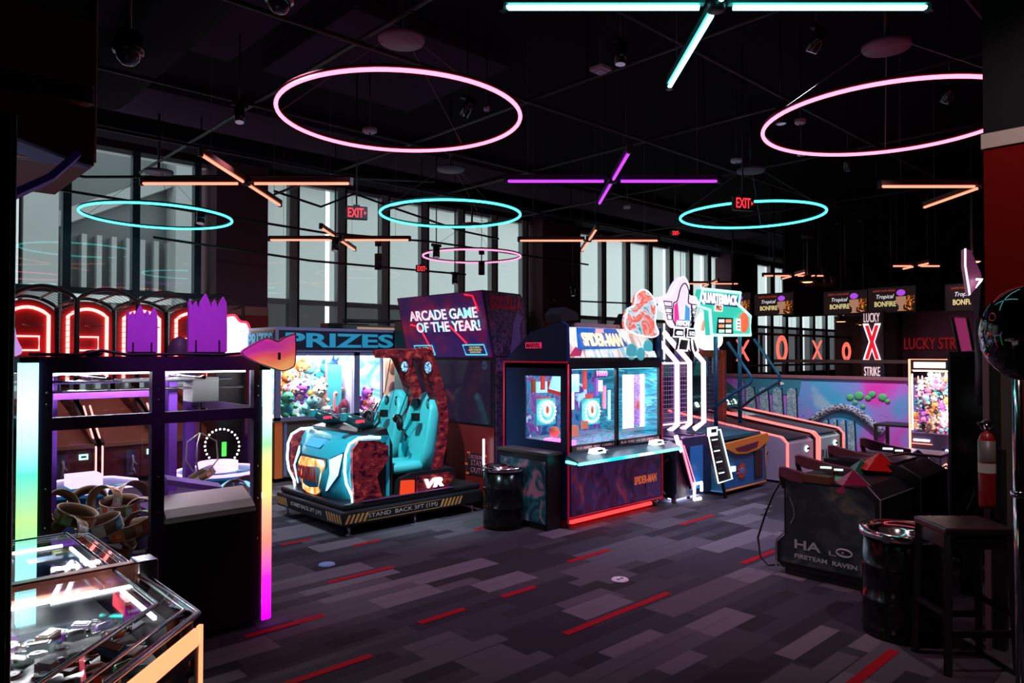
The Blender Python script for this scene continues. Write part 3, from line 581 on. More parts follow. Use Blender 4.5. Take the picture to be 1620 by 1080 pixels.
q.box(x1 - .03, y0 + .05, 1.30, x1, y1, 1.36, DARKP); q.box(x0, y0 + .05, 1.30, x0 + .03, y1, 1.36, DARKP)
q.box(x0, y0, .04, x1, y1, .12, DARKP)
for xx in (.79, .79, 1.335, 1.92):
    for zz in (1.5, 1.44, 1.0, .8, .55): q.ell(xx, y0 - .006, zz, .006, .004, .006, CHROME, 6, 4)
q.build('frame', cr)
LED_L = zramp_mat('led_left_column', .05, 1.66, [(0, (.2, 1, .1)), (.36, (.10, .9, .15)), (.50, (.20, .95, .12)), (.64, (.05, .75, .25)), (.74, (.22, .85, .5)), (.86, (.34, .9, .9)), (1, (.22, .75, .9))], 3.2)
LED_R = zramp_mat('led_right_column', .03, 1.6, [(0, (.55, .0, .75)), (.17, (.9, .01, .35)), (.31, (1, .13, .10)), (.44, (1, .25, .13)), (.58, (.75, .55, .12)), (.70, (.18, .55, .20)), (.82, (.4, .8, .65))], 2.6)
MB().box(.682, y0 - .012, .05, .752, y0 - .001, 1.655, LED_L).box(x0 - .012, y0, .05, x0 - .001, y0 + .05, 1.655, LED_L).build('light_strip', cr)
MB().box(1.952, y0 - .012, .03, 2.004, y0 - .001, 1.60, LED_R).box(x1, y0, .03, x1 + .012, y0 + .05, 1.60, LED_R).build('light_strip', cr)
for a, b_, z0, z1 in ((.815, 1.30, 1.366, 1.6), (1.37, 1.895, 1.366, 1.6), (.815, 1.30, .3, 1.30), (1.37, 1.895, .80, 1.30)):
    MB().box(a, y0 + .02, z0, b_, y0 + .028, z1, GLASS).build('glass_pane', cr)
MB().box(x1 - .02, y0 + .05, .3, x1 - .012, y1, 1.3, GLASS).box(x0 + .012, y0 + .05, .3, x0 + .02, y1, 1.6, GLASS).box(x0 + .07, y1 - .03, .6, x1 - .07, y1 - .022, 1.3, GLASS).build('glass_pane', cr)
q = MB(); q.box(1.37, y0 - .002, .05, 1.895, y0 + .02, .74, BLACK); q.build('front_door', cr)
q = MB(); q.prism([(y0 - .03, .76), (y0 + .02, .80), (y0 + .16, .86), (y0 + .16, .72), (y0 - .03, .735)], 'x', 1.375, 1.895, M('chute_cream', (.48, .40, .38), .5)); q.box(1.37, y0 - .034, .728, 1.90, y0 + .0, .742, M('chute_edge', (.6, .5, .45), .3)); q.build('prize_chute', cr)
# inside: floor of the case, lilac posts, gantry, carriage, turntable
q = MB(); q.box(x0 + .07, y0 + .05, .12, x1 - .07, y1 - .07, .30, M('case_floor', (.03, .02, .05), .6)); q.box(1.40, y0 + .20, .12, 1.9, y0 + .24, .78, BLACK)
q.box(1.40, y0 + .25, .30, x1 - .08, y1 - .1, .74, M('case_step', (.05, .02, .10), .5)); q.build('case_floor', cr)
q = MB()
for xx, yy in ((.90, 5.10), (1.55, 5.05), (1.69, 5.3), (1.02, 5.6)): q.box(xx, yy, .3, xx + .055, yy + .055, 1.6, PV)
q.box(.9, 5.10, 1.42, 1.6, 5.14, 1.47, PV); q.box(.9, 5.12, 1.28, 1.4, 5.15, 1.31, BLACK); q.build('inner_post', cr)
q = MB(); q.tube([(1.42, 4.55, .95), (1.92, 5.0, .78)], .03, PVL, 4); q.tube([(1.42, 4.55, .95), (1.42, 4.55, .7)], .03, PV, 4); q.build('guide_rail', cr)
q = MB()
for yy, zz in ((4.62, 1.49), (4.8, 1.54), (5.15, 1.52)): q.tube([(.76, yy, zz), (1.93, yy, zz)], .008, CHROME, 8)
q.tube([(1.62, 4.45, 1.56), (1.62, 5.6, 1.56)], .012, CHROME, 8); q.tube([(1.1, 4.45, 1.565), (1.1, 5.6, 1.565)], .012, CHROME, 8); q.build('gantry_rail', cr)
q = MB(); q.box(1.60, 4.58, 1.40, 1.76, 4.76, 1.54, WHITE); q.prism([(1.2, 1.535), (1.76, 1.54), (1.76, 1.555), (1.2, 1.555)], 'y', 4.58, 4.75, WHITE); car = q.build('carriage', cr, bevel=.006); case_lamp(.85, 1.85, 4.5, 5.6, 1.57, (.95, .92, 1), 16, cr)
q = MB(); q.tube([(1.68, 4.67, 1.4), (1.68, 4.67, 1.18)], .006, BLACK, 6)
for k in range(3):
    a = k * 2.09; q.tube([(1.68, 4.67, 1.2), (1.68 + .10 * math.cos(a), 4.67 + .1 * math.sin(a), 1.14), (1.68 + .11 * math.cos(a), 4.67 + .11 * math.sin(a), 1.02), (1.68 + .05 * math.cos(a), 4.67 + .05 * math.sin(a), .95)], .005, M('claw_pale', (.6, .55, .5), .3, .6), 6)
q.build('claw', car)
LW = E('case_led_white', (.95, .93, 1), 9)
q = MB(); q.box(.80, 4.46, 1.588, 1.88, 4.475, 1.598, LW); q.box(.80, 5.62, 1.575, 1.88, 5.64, 1.592, LW)
q.build('case_light', cr)
q = MB(); q.box(x0 + .05, y0 + .05, 1.60, x1 - .05, y1 - .05, 1.61, M('case_roof_mirror', (.4, .45, .5), .12, .9)); q.build('case_roof', cr)
for k, (xa, ya, xb, yb) in enumerate(((.84, 4.5, 1.2, 5.6), (.90, 4.5, 1.26, 5.6), (1.45, 4.5, 1.85, 5.6))): MB().prism([(xa, ya), (xa + .012, ya), (xb + .012, yb), (xb, yb)], 'z', 1.582, 1.59, LW).build('case_light', cr)
for xx in (x0 + .08, x1 - .08):
    for yy in (y0 + .08, y1 - .08): MB().cyl((xx, yy, 0), (xx, yy, .05), .025, CHROME, 10).build('foot', cr)
# on top: castle boards and a cloud board
CAST = M('castle_violet', (.62, .12, .78), .6, em=(.40, .05, .60), es=.0, noise=.1); CEDGE = M('castle_edge', (.85, .45, .45), .5)
def castle(cx, yy, w_, h_, lb):
    P = [(-.5, 0), (-.5, .42), (-.49, .62), (-.5, .80), (-.46, .88), (-.42, .82), (-.385, .70), (-.36, .80), (-.30, .86), (-.26, .76), (-.23, .70), (-.2, .84), (-.06, 1.0), (.02, .88), (.09, .72), (.12, .84), (.18, .90), (.23, .8), (.26, .72), (.30, .84), (.40, .96), (.48, .86), (.49, .62), (.5, .42), (.5, 0)]
    o = MB().prism([(cx + x * w_, Z1 + .03 + z * h_) for x, z in P], 'y', yy, yy + .025, CAST)
    o.prism([(cx + x * w_ + .004, Z1 + .03 + z * h_ + .003) for x, z in P], 'y', yy + .025, yy + .03, CEDGE)
    for dx in (-.33, .27): o.box(cx + dx * w_, yy - .006, Z1 + .03, cx + dx * w_ + .008, yy, Z1 + .03 + .2 * h_, BLACK)
    o.box(cx - w_ * .4, yy - .03, Z1 + .0, cx + w_ * .4, yy + .05, Z1 + .03, BLACK)
    tag(o.build('castle_board'), lb, 'sign', 'castle cutouts on the purple crane')
castle(1.285, 4.50, .165, .27, 'smaller violet castle cutout standing on the purple crane'); castle(1.66, 4.50, .235, .36, 'larger violet castle cutout on the purple crane, next to the cloud')
CL = ramp_mat('cloud_sunset', [(.3, (.55, .03, .35)), (.45, (.85, .10, .12)), (.58, (1, .40, .12)), (.7, (1, .62, .35))], 2.6, .75, .4, detail=1.5)
def blob(cx, cz, pts, n=6):
    out = []
    for i in range(len(pts)):
        p0, p1, p2, p3 = pts[i - 1], pts[i], pts[(i + 1) % len(pts)], pts[(i + 2) % len(pts)]
        for k in range(n):
            t = k / n; out.append(tuple(.5 * ((2 * p1[j]) + (-p0[j] + p2[j]) * t + (2 * p0[j] - 5 * p1[j] + 4 * p2[j] - p3[j]) * t * t + (-p0[j] + 3 * p1[j] - 3 * p2[j] + p3[j]) * t ** 3) for j in (0, 1)))
    return [(cx + a, cz + b) for a, b in out]
pc = blob(1.955, 1.70, [(-.179, .017), (-.125, .054), (-.06, .088), (-.013, .098), (.045, .080), (.09, .105), (.15, .126), (.162, .12), (.162, -.05), (.13, -.09), (.077, -.105), (.02, -.09), (-.02, -.076), (-.08, -.055), (-.158, -.014)])
o = MB().prism(pc, 'y', 4.26, 4.29, CL); o.tube([(x, 4.26, z) for x, z in pc], .005, M('cloud_rim', (.8, .4, .6), .5), 5, True); o.box(2.0, 4.245, 1.665, 2.012, 4.26, 1.71, BLACK); o.box(1.9, 4.29, 1.66, 1.96, 4.52, 1.69, BLACK)
tag(o.build('cloud_board'), 'orange and magenta cloud cutout at the corner of the purple crane', 'sign')
o = MB().prism(blob(.62, 1.69, [(-.3, 0), (-.2, .29), (-.06, .34), (.005, .24), (.035, .1), (.035, -.0)]), 'y', 4.36, 4.39, M('arch_lilac', (.6, .3, .75), .5, em=(.7, .35, .9), es=.8)); tag(o.build('lilac_board'), 'glowing lilac board at the left end of the crane top', 'sign')
q = MB(); q.tube([(.72, 4.42, 1.70), (.95, 4.46, 1.695), (1.05, 4.40, 1.72), (1.2, 4.45, 1.695), (1.45, 4.42, 1.70), (1.7, 4.43, 1.695), (1.9, 4.4, 1.71)], .010, BLACK, 6); q.ell(1.02, 4.45, 1.705, .05, .03, .02, M('cable_bundle', (.12, .05, .03), .7)); tag(q.build('power_cable'), 'black cable bundle lying along the top of the purple crane', 'cable')
q = MB(); gx_ = from_uv(284, 560, 4.95)[0]; q.lathe(gx_, 4.95, [(.075, 1.69), (.07, 1.75), (.045, 1.80), (0, 1.82)], M('grey_cover', (.05, .05, .045), .6), 14); tag(q.build('motor_cover'), 'dull grey dome behind the larger castle cutout', 'cover')
# bands heaped inside
BROWN = M('band_brown', (.16, .085, .045), .6, noise=.15); BR2 = M('band_rim', (.42, .33, .25), .6)
rnd = random.Random(11)
LBL = {'orange': (.75, .16, .05), 'green': (.10, .42, .10), 'white': (.72, .66, .62), 'blue': (.05, .35, .65), 'magenta': (.65, .05, .35)}
def band(cx, cy, cz, rx, ry, rz, r, wd, cols, lb, num='150'):
    t = thing('prize_band', lb, 'prize', (cx, cy, cz), group='prize bands heaped in the purple crane'); t.rotation_euler = (R(rx), R(ry), R(rz))
    q = MB(); q.lathe(0, 0, [(r, -wd / 2), (r, wd / 2), (r - .006, wd / 2), (r - .006, -wd / 2), (r, -wd / 2)], BROWN, 32); q.tube([(r * math.cos(k * math.pi / 16), r * math.sin(k * math.pi / 16), wd / 2) for k in range(32)], .0025, BR2, 4, True); q.tube([(r * math.cos(k * math.pi / 16), r * math.sin(k * math.pi / 16), -wd / 2) for k in range(32)], .0025, BR2, 4, True)
    q.build('ring', t, local=True)
    q = MB(); seg = 60 / len(cols)
    for i, c_ in enumerate(cols * 4):
        s0 = (-30 + seg * i if i < len(cols) else 60 + seg * (i - len(cols)) if i < 2 * len(cols) else 150 + seg * (i - 2 * len(cols)) if i < 3 * len(cols) else 240 + seg * (i - 3 * len(cols))); m = M('label_' + c_, LBL[c_], .5)
        A = [R(s0 + seg * k / 4) for k in range(5)]; rr = r + .0015
        for k in range(4): q.quad((rr * math.cos(A[k]), rr * math.sin(A[k]), -wd * .42), (rr * math.cos(A[k + 1]), rr * math.sin(A[k + 1]), -wd * .42), (rr * math.cos(A[k + 1]), rr * math.sin(A[k + 1]), wd * .42), (rr * math.cos(A[k]), rr * math.sin(A[k]), wd * .42), m)
    for a in (R(-18), R(72), R(162), R(252)): text(q, num, (r * math.cos(a) * 1.03, r * math.sin(a) * 1.03, 0), (-math.sin(a), math.cos(a), 0), (0, 0, 1), WHITE, w=.034, h=wd * .45, depth=.002, bold=.02)
    for a in (R(16), R(106), R(196), R(286)): q.tube([((r + .004) * math.cos(a) - math.sin(a) * .010 * math.cos(k), (r + .004) * math.sin(a) + math.cos(a) * .010 * math.cos(k), .010 * math.sin(k)) for k in [j * math.pi / 5 for j in range(10)]], .002, WHITE, 4, True)
    q.build('label', t, local=True)
BANDS = [(95, 802, 4.9, 60, 10, 20, .10, .07, ['orange', 'green'], 'brown prize band at the far left of the heap'), (120, 815, 4.62, 20, 5, 40, .105, .065, ['orange', 'white'], 'brown prize band with a red label lying low at the left'),
    (140, 795, 5.05, 35, -20, 0, .11, .07, ['green', 'white'], 'tilted brown prize band with green lettering, back left'), (158, 833, 4.55, 15, 8, -120, .115, .075, ['blue', 'white'], 'wide open brown prize band showing a blue label inside'),
    (165, 792, 4.85, 75, 15, -55, .09, .075, ['orange', 'white', 'green'], 'upright brown prize band with a bright orange label'), (190, 800, 4.8, 8, 8, -60, .11, .07, ['green', 'orange', 'white'], 'brown prize band lying flat with an orange label in front'),
    (212, 790, 5.0, 65, 0, 25, .115, .08, ['orange', 'white'], 'largest tilted brown prize band near the centre post'), (205, 838, 4.55, 8, -12, -60, .11, .075, ['orange', 'orange'], 'brown prize band with a plain red label, low centre'),
    (226, 838, 4.5, 80, 30, -50, .11, .07, ['orange', 'white', 'green'], 'upright brown prize band against the centre post'), (226, 812, 4.7, 80, 60, -50, .095, .07, ['white', 'magenta'], 'prize band with a white and pink label by the centre post'),
    (268, 803, 4.75, 8, 0, -60, .075, .06, ['magenta', 'white'], 'prize band with a white label right of the centre post'), (268, 818, 4.7, 6, 0, -62, .078, .055, ['magenta', 'magenta'], 'prize band with a magenta label right of the centre post'),
    (222, 872, 4.48, 60, 30, -80, .11, .07, ['orange', 'orange'], 'dim brown prize band low behind the glass'), (263, 880, 4.45, 85, 80, -30, .11, .05, ['orange', 'green'], 'brown prize band standing on edge at the right of the heap'),
    (180, 860, 4.5, 30, 10, 30, .11, .07, ['orange', 'white'], 'brown prize band just over the coin pusher glass'), (105, 850, 4.5, 60, -10, -60, .11, .07, ['orange', 'white'], 'brown prize band at the lower left of the heap'),
    (392, 770, 5.3, 30, 20, -50, .10, .05, ['magenta', 'white'], 'clear wrapped prize band above the pink ball'), (318, 752, 5.4, 20, -20, -60, .10, .05, ['orange', 'white'], 'clear wrapped prize band below the lit turntable'), (372, 778, 5.2, 60, 0, -40, .09, .05, ['orange', 'white'], 'wrapped prize band leaning beside the pink ball')]
for u, v, yy, rx, ry, rz, r_, wd, cols, lb in BANDS:
    px, py, pz = from_uv(u, v, yy); band(px, py, max(pz, .38), rx, ry, rz, r_, wd, cols, lb)
q = MB(); q.box(x0 + .09, y0 + .06, .30, 1.38, 5.05, .50, M('heap_tray', (.03, .02, .03), .8)); q.build('prize_tray', cr)
px, py, pz = from_uv(391, 794, 5.0); tag(MB().ell(px, py, pz, .052, .052, .052, M('ball_pink', (.9, .25, .45), .35, em=(1, .3, .5), es=.4), 20, 12).build('pink_ball'), 'small glossy pink ball inside the crane', 'ball')
for i, (u, v, w_, c_, lb) in enumerate(((290, 818, .10, (.12, .25, .6), 'small blue and white prize card standing in the crane'), (320, 815, .12, (.1, .35, .55), 'small teal prize card leaning in the crane'))):
    px, py, pz = from_uv(u, v, 4.62); q = MB(); q.prism([(px - w_ / 2, pz - .04), (px + w_ / 2, pz - .02), (px + w_ / 3, pz + .04)], 'y', py, py + .01, M('card%d' % i, c_, .4)); tag(q.build('prize_card'), lb, 'prize')
# ---- games seen through the crane: lit playfield decks
AQ = M('deck_blue', (.04, .22, .42), .3, em=(.03, .25, .5), es=.3); LIL = E('lilac_led', (.75, .45, 1.0), 2.2)
def deck(u, v, yy, lb, s=1.0, rnd_=False):
    px, py, pz = from_uv(u, v, yy); t = thing('lit_game_deck', lb, 'arcade game', (px, py, 0), group='lit game decks behind the purple crane')
    q = MB(); q.lathe(px, py, [(0, pz - .05), (.36 * s, pz - .05), (.42 * s, pz), (0, pz + .001)], AQ, 8 if not rnd_ else 32); q.build('deck', t)
    q = MB(); n = 8 if not rnd_ else 32; q.tube([(px + .42 * s * math.cos(k * 2 * math.pi / n), py + .42 * s * math.sin(k * 2 * math.pi / n), pz) for k in range(n)], .016, LIL, 6, True); q.build('rim_light', t)
    q = MB(); q.lathe(px, py, [(.0, .0), (.30 * s, .0), (.3 * s, pz - .3), (.18 * s, pz - .05)], M('deck_body', (.03, .08, .18), .4), 10); q.build('body', t)
    if rnd_:
        q = MB(); q.lathe(px, py, [(.2 * s, pz), (.2 * s, pz + .09), (0, pz + .09)], LIL, 20); q.build('drum', t)
        q = MB()
        for k in range(26):
            a = k * 2 * math.pi / 26; c0 = (px - .02, py - .15, pz + .26)
            q.ell(c0[0] + .17 * math.cos(a) * RT[0], c0[1] + .17 * math.cos(a) * RT[1], c0[2] + .17 * math.sin(a), .010, .010, .010, W_LIT, 6, 4)
        q.build('dot_ring', t)
        MB().prism([(px - .02, pz + .3), (px + .02, pz + .3), (px + .02, pz + .16), (px - .02, pz + .16)], 'y', py - .16, py - .14, E('green_arrow', (.1, .9, .1), 1.2)).build('arrow', t)
    else:
        q = MB(); q.box(px - .12, py - .12, pz, px + .12, py + .12, pz + .10, E('deck_box', (.7, .6, 1), 1.4)); q.build('lit_box', t)
deck(132, 768, 7.0, 'eight sided blue game deck with a white lit box on top'); deck(345, 744, 7.3, 'round violet lit turntable game with a ring of white dots', .95, True)
px, py, pz = from_uv(372, 772, 6.6)
q = MB(); q.tube([(px - .30 + .6 * k / 10, py + .0, pz - .15 + .22 * math.sin(math.pi * k / 10)) for k in range(11)], .02, E('arc_blue', (.2, .6, 1), 1.8), 6); q.box(px - .3, py + .02, 0, px + .3, py + .3, pz - .1, AQ); tag(q.build('low_game_hood'), 'low teal game hood with a blue lit arc', 'arcade game')
# ---- basketball hoop games
HRED = M('hoop_red', (.32, .006, .012), .45, noise=.1); HBLK = M('hoop_black', (.015, .012, .018), .35)
HNEON = E('hoop_neon', (1.0, .22, .20), 4.2); TAN = M('hoop_tan', (.20, .09, .06), .6, noise=.15)
def hoop(i, xa, lb):
    t = thing('basketball_game', lb, 'arcade game', (xa + .40, 11.0, 0), group='basketball games in a row under the windows')
    W_ = .78; xb = xa + W_; xm = xa + W_ / 2; Y0, Y1, YF = 11.6, 12.9, 10.35
    def arch(xl, xr, zs, za, yy, n=14): return [(xl + (xr - xl) * k / n, yy, zs + (za - zs) * math.sin(math.pi * k / n) ** .8) for k in range(n + 1)]
    q = MB(); q.tube([(xa, Y0, .6)] + arch(xa, xb, 2.48, 2.645, Y0) + [(xb, Y0, .6)], .028, HBLK, 8)
    q.tube([(xa + .01, Y1, .6)] + arch(xa, xb, 2.42, 2.58, Y1) + [(xb - .01, Y1, .6)], .028, HBLK, 8)
    for k in (0, 4, 10, 14): p = arch(xa, xb, 2.48, 2.645, Y0)[k]; r2 = arch(xa, xb, 2.42, 2.58, Y1)[k]; q.tube([p, r2], .016, HBLK, 6)
    q.build('cage_frame', t)
    q = MB()
    for k in range(18):
        zz = .95 + k * .085; q.tube([(xa, Y0 + .02, zz), (xa, Y1, zz - .02)], .004, M('net_wire', (.12, .08, .10), .5), 4)
    for k in range(7):
        f = (k + 1) / 8; q.tube(arch(xa, xb, 2.48 - .06 * f, 2.645 - .065 * f, Y0 + (Y1 - Y0) * f, 10), .004, MATS['net_wire'], 4)
    q.build('cage_net', t)
    q = MB(); q.prism([(xa + .02, 1.3)] + [(p[0] * .95 + xm * .05, p[2] - .05) for p in arch(xa + .02, xb - .02, 2.42, 2.58, 0)] + [(xb - .02, 1.3)], 'y', Y1 - .09, Y1 - .05, HRED); bb = q.build('backboard', t)
    q = MB(); q.tube([(xa + .12, Y1 - .12, 1.3)] + [(p[0], Y1 - .12, p[2] - .09) for p in arch(xa + .12, xb - .12, 2.38, 2.50, 0, 8)] + [(xb - .12, Y1 - .12, 1.3)], .027, HNEON, 6); q.build('neon_outline', bb)
    q = MB(); q.tube([(xm - .15, Y1 - .12, 1.76), (xm - .15, Y1 - .12, 1.97), (xm + .15, Y1 - .12, 1.97), (xm + .15, Y1 - .12, 1.76)], .018, HNEON, 6, True); q.build('target_light', bb)
    q = MB(); q.tube([(xm + .13 * math.cos(k * math.pi / 9), Y1 - .55 + .13 * math.sin(k * math.pi / 9), 2.13) for k in range(18)], .009, M('rim_steel', (.35, .12, .12), .4, .6), 6, True); q.tube([(xm, Y1 - .42, 2.13), (xm, Y1 - .1, 2.13)], .01, MATS['rim_steel'], 6); q.build('rim', bb)
    q = MB(); q.prism([(YF, .05), (YF, .56), (YF + .1, .60), (Y0, 1.05), (Y0, .05)], 'x', xa + .02, xa + .06, HBLK); q.prism([(YF, .05), (YF, .56), (YF + .1, .60), (Y0, 1.05), (Y0, .05)], 'x', xb - .06, xb - .02, HBLK)
    q.prism([(YF + .04, .52), (Y0 + 1.2, 1.15), (Y0 + 1.2, .6), (YF + .04, .2)], 'x', xa + .06, xb - .06, TAN); q.box(xa + .05, YF + .02, .07, xb - .05, YF + .05, .50, M('hoop_front', (.10, .006, .010), .5))
    q.box(xa + .05, YF - .01, .50, xb - .05, YF + .06, .55, M('hoop_lip', (.30, .13, .09), .5)); q.build('ball_ramp', t)
    q = MB()
    for xx in (xa + .03, xb - .03): q.tube([(xx, YF - .012, .06), (xx, YF - .012, .50), (xx, Y0 - .6, 1.0)], .011, HNEON, 6)
    q.build('edge_light', t)
    q = MB(); q.prism([(xm - .13 + .09, .12), (xm + .13 - .09, .12), (xm + .04, .42), (xm - .04, .42)], 'y', YF - .02, YF - .005, M('plate_navy', (.05, .05, .16), .4)); q.box(xm - .075, YF - .016, .10, xm + .075, YF - .004, .44, M('plate_wine', (.16, .02, .06), .4)); q.box(xm - .075, YF - .018, .10, xm, YF - .012, .44, MATS['plate_navy'])
    q.tube([(xm - .02, YF - .022, .16), (xm + .0, YF - .022, .30), (xm - .01, YF - .022, .37)], .016, M('plate_silver', (.45, .4, .5), .4), 6); q.tube([(xm, YF - .022, .3), (xm + .04, YF - .022, .24)], .009, MATS['plate_silver'], 6); q.tube([(xm, YF - .022, .2), (xm + .03, YF - .022, .12)], .010, MATS['plate_silver'], 6); text(q, 'NBA', (xm - .02, YF - .022, .13), FX, FXu, MATS['plate_silver'], w=.06, h=.03)
    q.build('logo_plate', t)
    q = MB(); q.box(xb - .22, YF - .02, .36, xb - .12, YF + .0, .43, E('reader_cyan', (.5, .95, 1), 1.5)); q.box(xb - .20, YF - .024, .385, xb - .14, YF - .018, .41, BLACK); q.build('card_reader', t)
for i, (xa, lb) in enumerate(((1.665, 'red basketball game at the left end of the row'), (2.46, 'red basketball game, second from the left end'), (3.25, 'red basketball game behind the smaller castle cutout'), (4.06, 'red basketball game at the right end of the row, by the column'))): hoop(i, xa, lb)
cm = from_uv(366, 528, 9.95); q = MB(); pts = blob(cm[0], cm[2], [(-.3, -.25), (-.24, .16), (-.08, .24), (.04, .26), (.12, .18), (.22, .16), (.28, .04), (.36, -.02), (.38, -.14), (.36, -.26)]); q.prism(pts, 'y', 9.95, 10.03, E('marquee_white', (1, .95, 1), 2.0)); q.tube([(x, 9.95, z) for x, z in pts], .020, M('marquee_crimson', (.8, .05, .12), .4, em=(1, .05, .12), es=.8), 6, True)
q.box(cm[0] - .2, 9.95, 0, cm[0] + .2, 10.3, 1.75, BLACK); q.prism(blob(cm[0] - .18, cm[2] - .1, [(-.09, -.16), (-.08, .08), (.02, .12), (.08, .04), (.09, -.16)]), 'y', 9.92, 9.95, M('mar_violet', (.35, .05, .5), .5)); tag(q.build('cloud_marquee_game'), 'game with a glowing white cloud shaped marquee behind the castle cutouts', 'arcade game')
# ---- coin pusher in the near corner
cp = thing('coin_pusher', 'glass topped coin pusher with warm lit edges in the near left corner', 'arcade game', (-.1, 2.5, 0))
out = [(-1.0, 3.39), (.77, 3.39), (.77, 2.15), (.17, 1.55), (-1.0, 1.55)]
def inset(k): return [(-1.0, 3.39 - k), (.77 - k, 3.39 - k), (.77 - k, 2.15 + k * .414), (.17 - k * .414, 1.55 + k), (-1.0, 1.55 + k)]
AL = M('silver_rail', (.55, .56, .60), .22, 1.0); CUP = M('copper_beam', (.42, .17, .12), .35, .6)
q = MB()
q.prism(out, 'z', .78, .80, BLACKG); o_, n_ = out, inset(.05)
def railpath(pts, z, r, m): q.tube([(x, y, z) for x, y in pts], r, m, 8)
railpath(out, .945, .010, AL); railpath(inset(.10), .985, .007, AL); railpath(inset(.035), .96, .005, CHROME)
q.build('rim_rail', cp)
MB().box(-1.0, 2.62, .93, .80, 2.665, 1.0, CUP).box(.735, 2.60, .92, .80, 2.69, 1.005, AL).build('cross_beam', cp, bevel=.005)
q = MB(); a_, b_ = out, inset(.10)
for i in range(4):
    q.quad((*a_[i], .95), (*a_[i + 1], .95), (*b_[i + 1], .985), (*b_[i], .985), GLASSR)
q.build('bevel_glass', cp)
MB().prism([(-1.0, 3.29), (.67, 3.29), (.67, 2.665), (-1.0, 2.665)], 'z', .983, .988, GLASSR).build('top_glass', cp)
MB().prism([(-1.0, 2.62), (.67, 2.62), (.67, 2.19), (.13, 1.65), (-1.0, 1.65)], 'z', .983, .988, GLASSR).build('top_glass', cp)
CS = M('cabinet_side_black', (.014, .012, .014), .35)
q = MB(); q.prism(inset(.02), 'z', .0, .35, CS); q.box(-1.0, 3.33, .35, .75, 3.37, .93, CS)
q.box(.70, 2.2, .35, .75, 3.36, .93, CS)
for (xa, ya) in ((.745, 2.17), (.48, 1.905), (.20, 1.60)): q.cyl((xa, ya, .35), (xa, ya, .93), .018, CS, 6)
q.build('cabinet', cp)
WARM = E('warm_edge_led', (1.0, .27, .12), 2.1)
def facestrip(z0, z1, s0, s1, m, off=.004):
    d = Vector((-.7071, -.7071, 0)); n = Vector((.7071, -.7071, 0)); p0 = Vector((.77, 2.15, 0)) + d * s0 + n * off; p1 = Vector((.77, 2.15, 0)) + d * s1 + n * off; e = n * .012
    return [(p.x, p.y, z) for p in (p0, p1, p1 + e, p0 + e) for z in (z0, z1)]
q = MB()
for z0, z1, s0, s1 in ((.865, .915, .03, .82), (.05, .915, .0, .018)):
    v = facestrip(z0, z1, s0, s1, WARM); q.add(v, [(0, 2, 3, 1), (2, 4, 5, 3), (4, 6, 7, 5), (6, 0, 1, 7), (1, 3, 5, 7), (0, 2, 4, 6)], WARM)
q.build('edge_light', cp)
q = MB(); v = facestrip(.36, .84, .05, .8, GLASS, 0); q.add(v, [(0, 2, 3, 1), (4, 6, 7, 5)], GLASS); q.build('side_glass', cp)
q = MB()
for z0, z1, s0, s1 in ((.84, .865, .0, .82), (.36, .84, .02, .045), (.36, .84, .27, .29), (.3, .37, .0, .82)):
    v = facestrip(z0, z1, s0, s1, CS, 0); q.add(v, [(0, 2, 3, 1), (2, 4, 5, 3), (4, 6, 7, 5), (6, 0, 1, 7), (1, 3, 5, 7), (0, 2, 4, 6)], CS)
q.build('side_frame', cp)
PF = ramp_mat('playfield_chrome', [(.3, (.05, .05, .06)), (.5, (.35, .33, .34)), (.7, (.7, .7, .75))], 9, 0, .25)
q = MB(); q.prism([(-1.0, 2.6), (.68, 2.6), (.68, 2.2), (.13, 1.65), (-1.0, 1.65)], 'z', .80, .82, M('playfield_dark', (.02, .014, .016), .3)); q.prism([(-1.0, 3.3), (.68, 3.3), (.68, 2.7), (-1.0, 2.7)], 'z', .80, .82, M('playfield_back', (.05, .06, .08), .3)); q.build('playfield', cp)
PLW = E('pusher_led', (.9, .97, 1.0), 5)
q = MB(); q.box(-.9, 3.315, .93, .66, 3.328, .94, PLW); q.box(.675, 2.72, .925, .685, 3.28, .935, PLW); q.box(-.9, 2.60, .93, .62, 2.61, .94, PLW); q.box(.676, 2.24, .925, .685, 2.58, .935, PLW); q.build('inner_light', cp); case_lamp(-.6, .6, 3.28, 3.30, .95, (.9, .97, 1), 7, cp); case_lamp(-.3, .6, 2.56, 2.59, .955, (.95, .95, 1), 15, cp)
rg = random.Random(5); index = 0
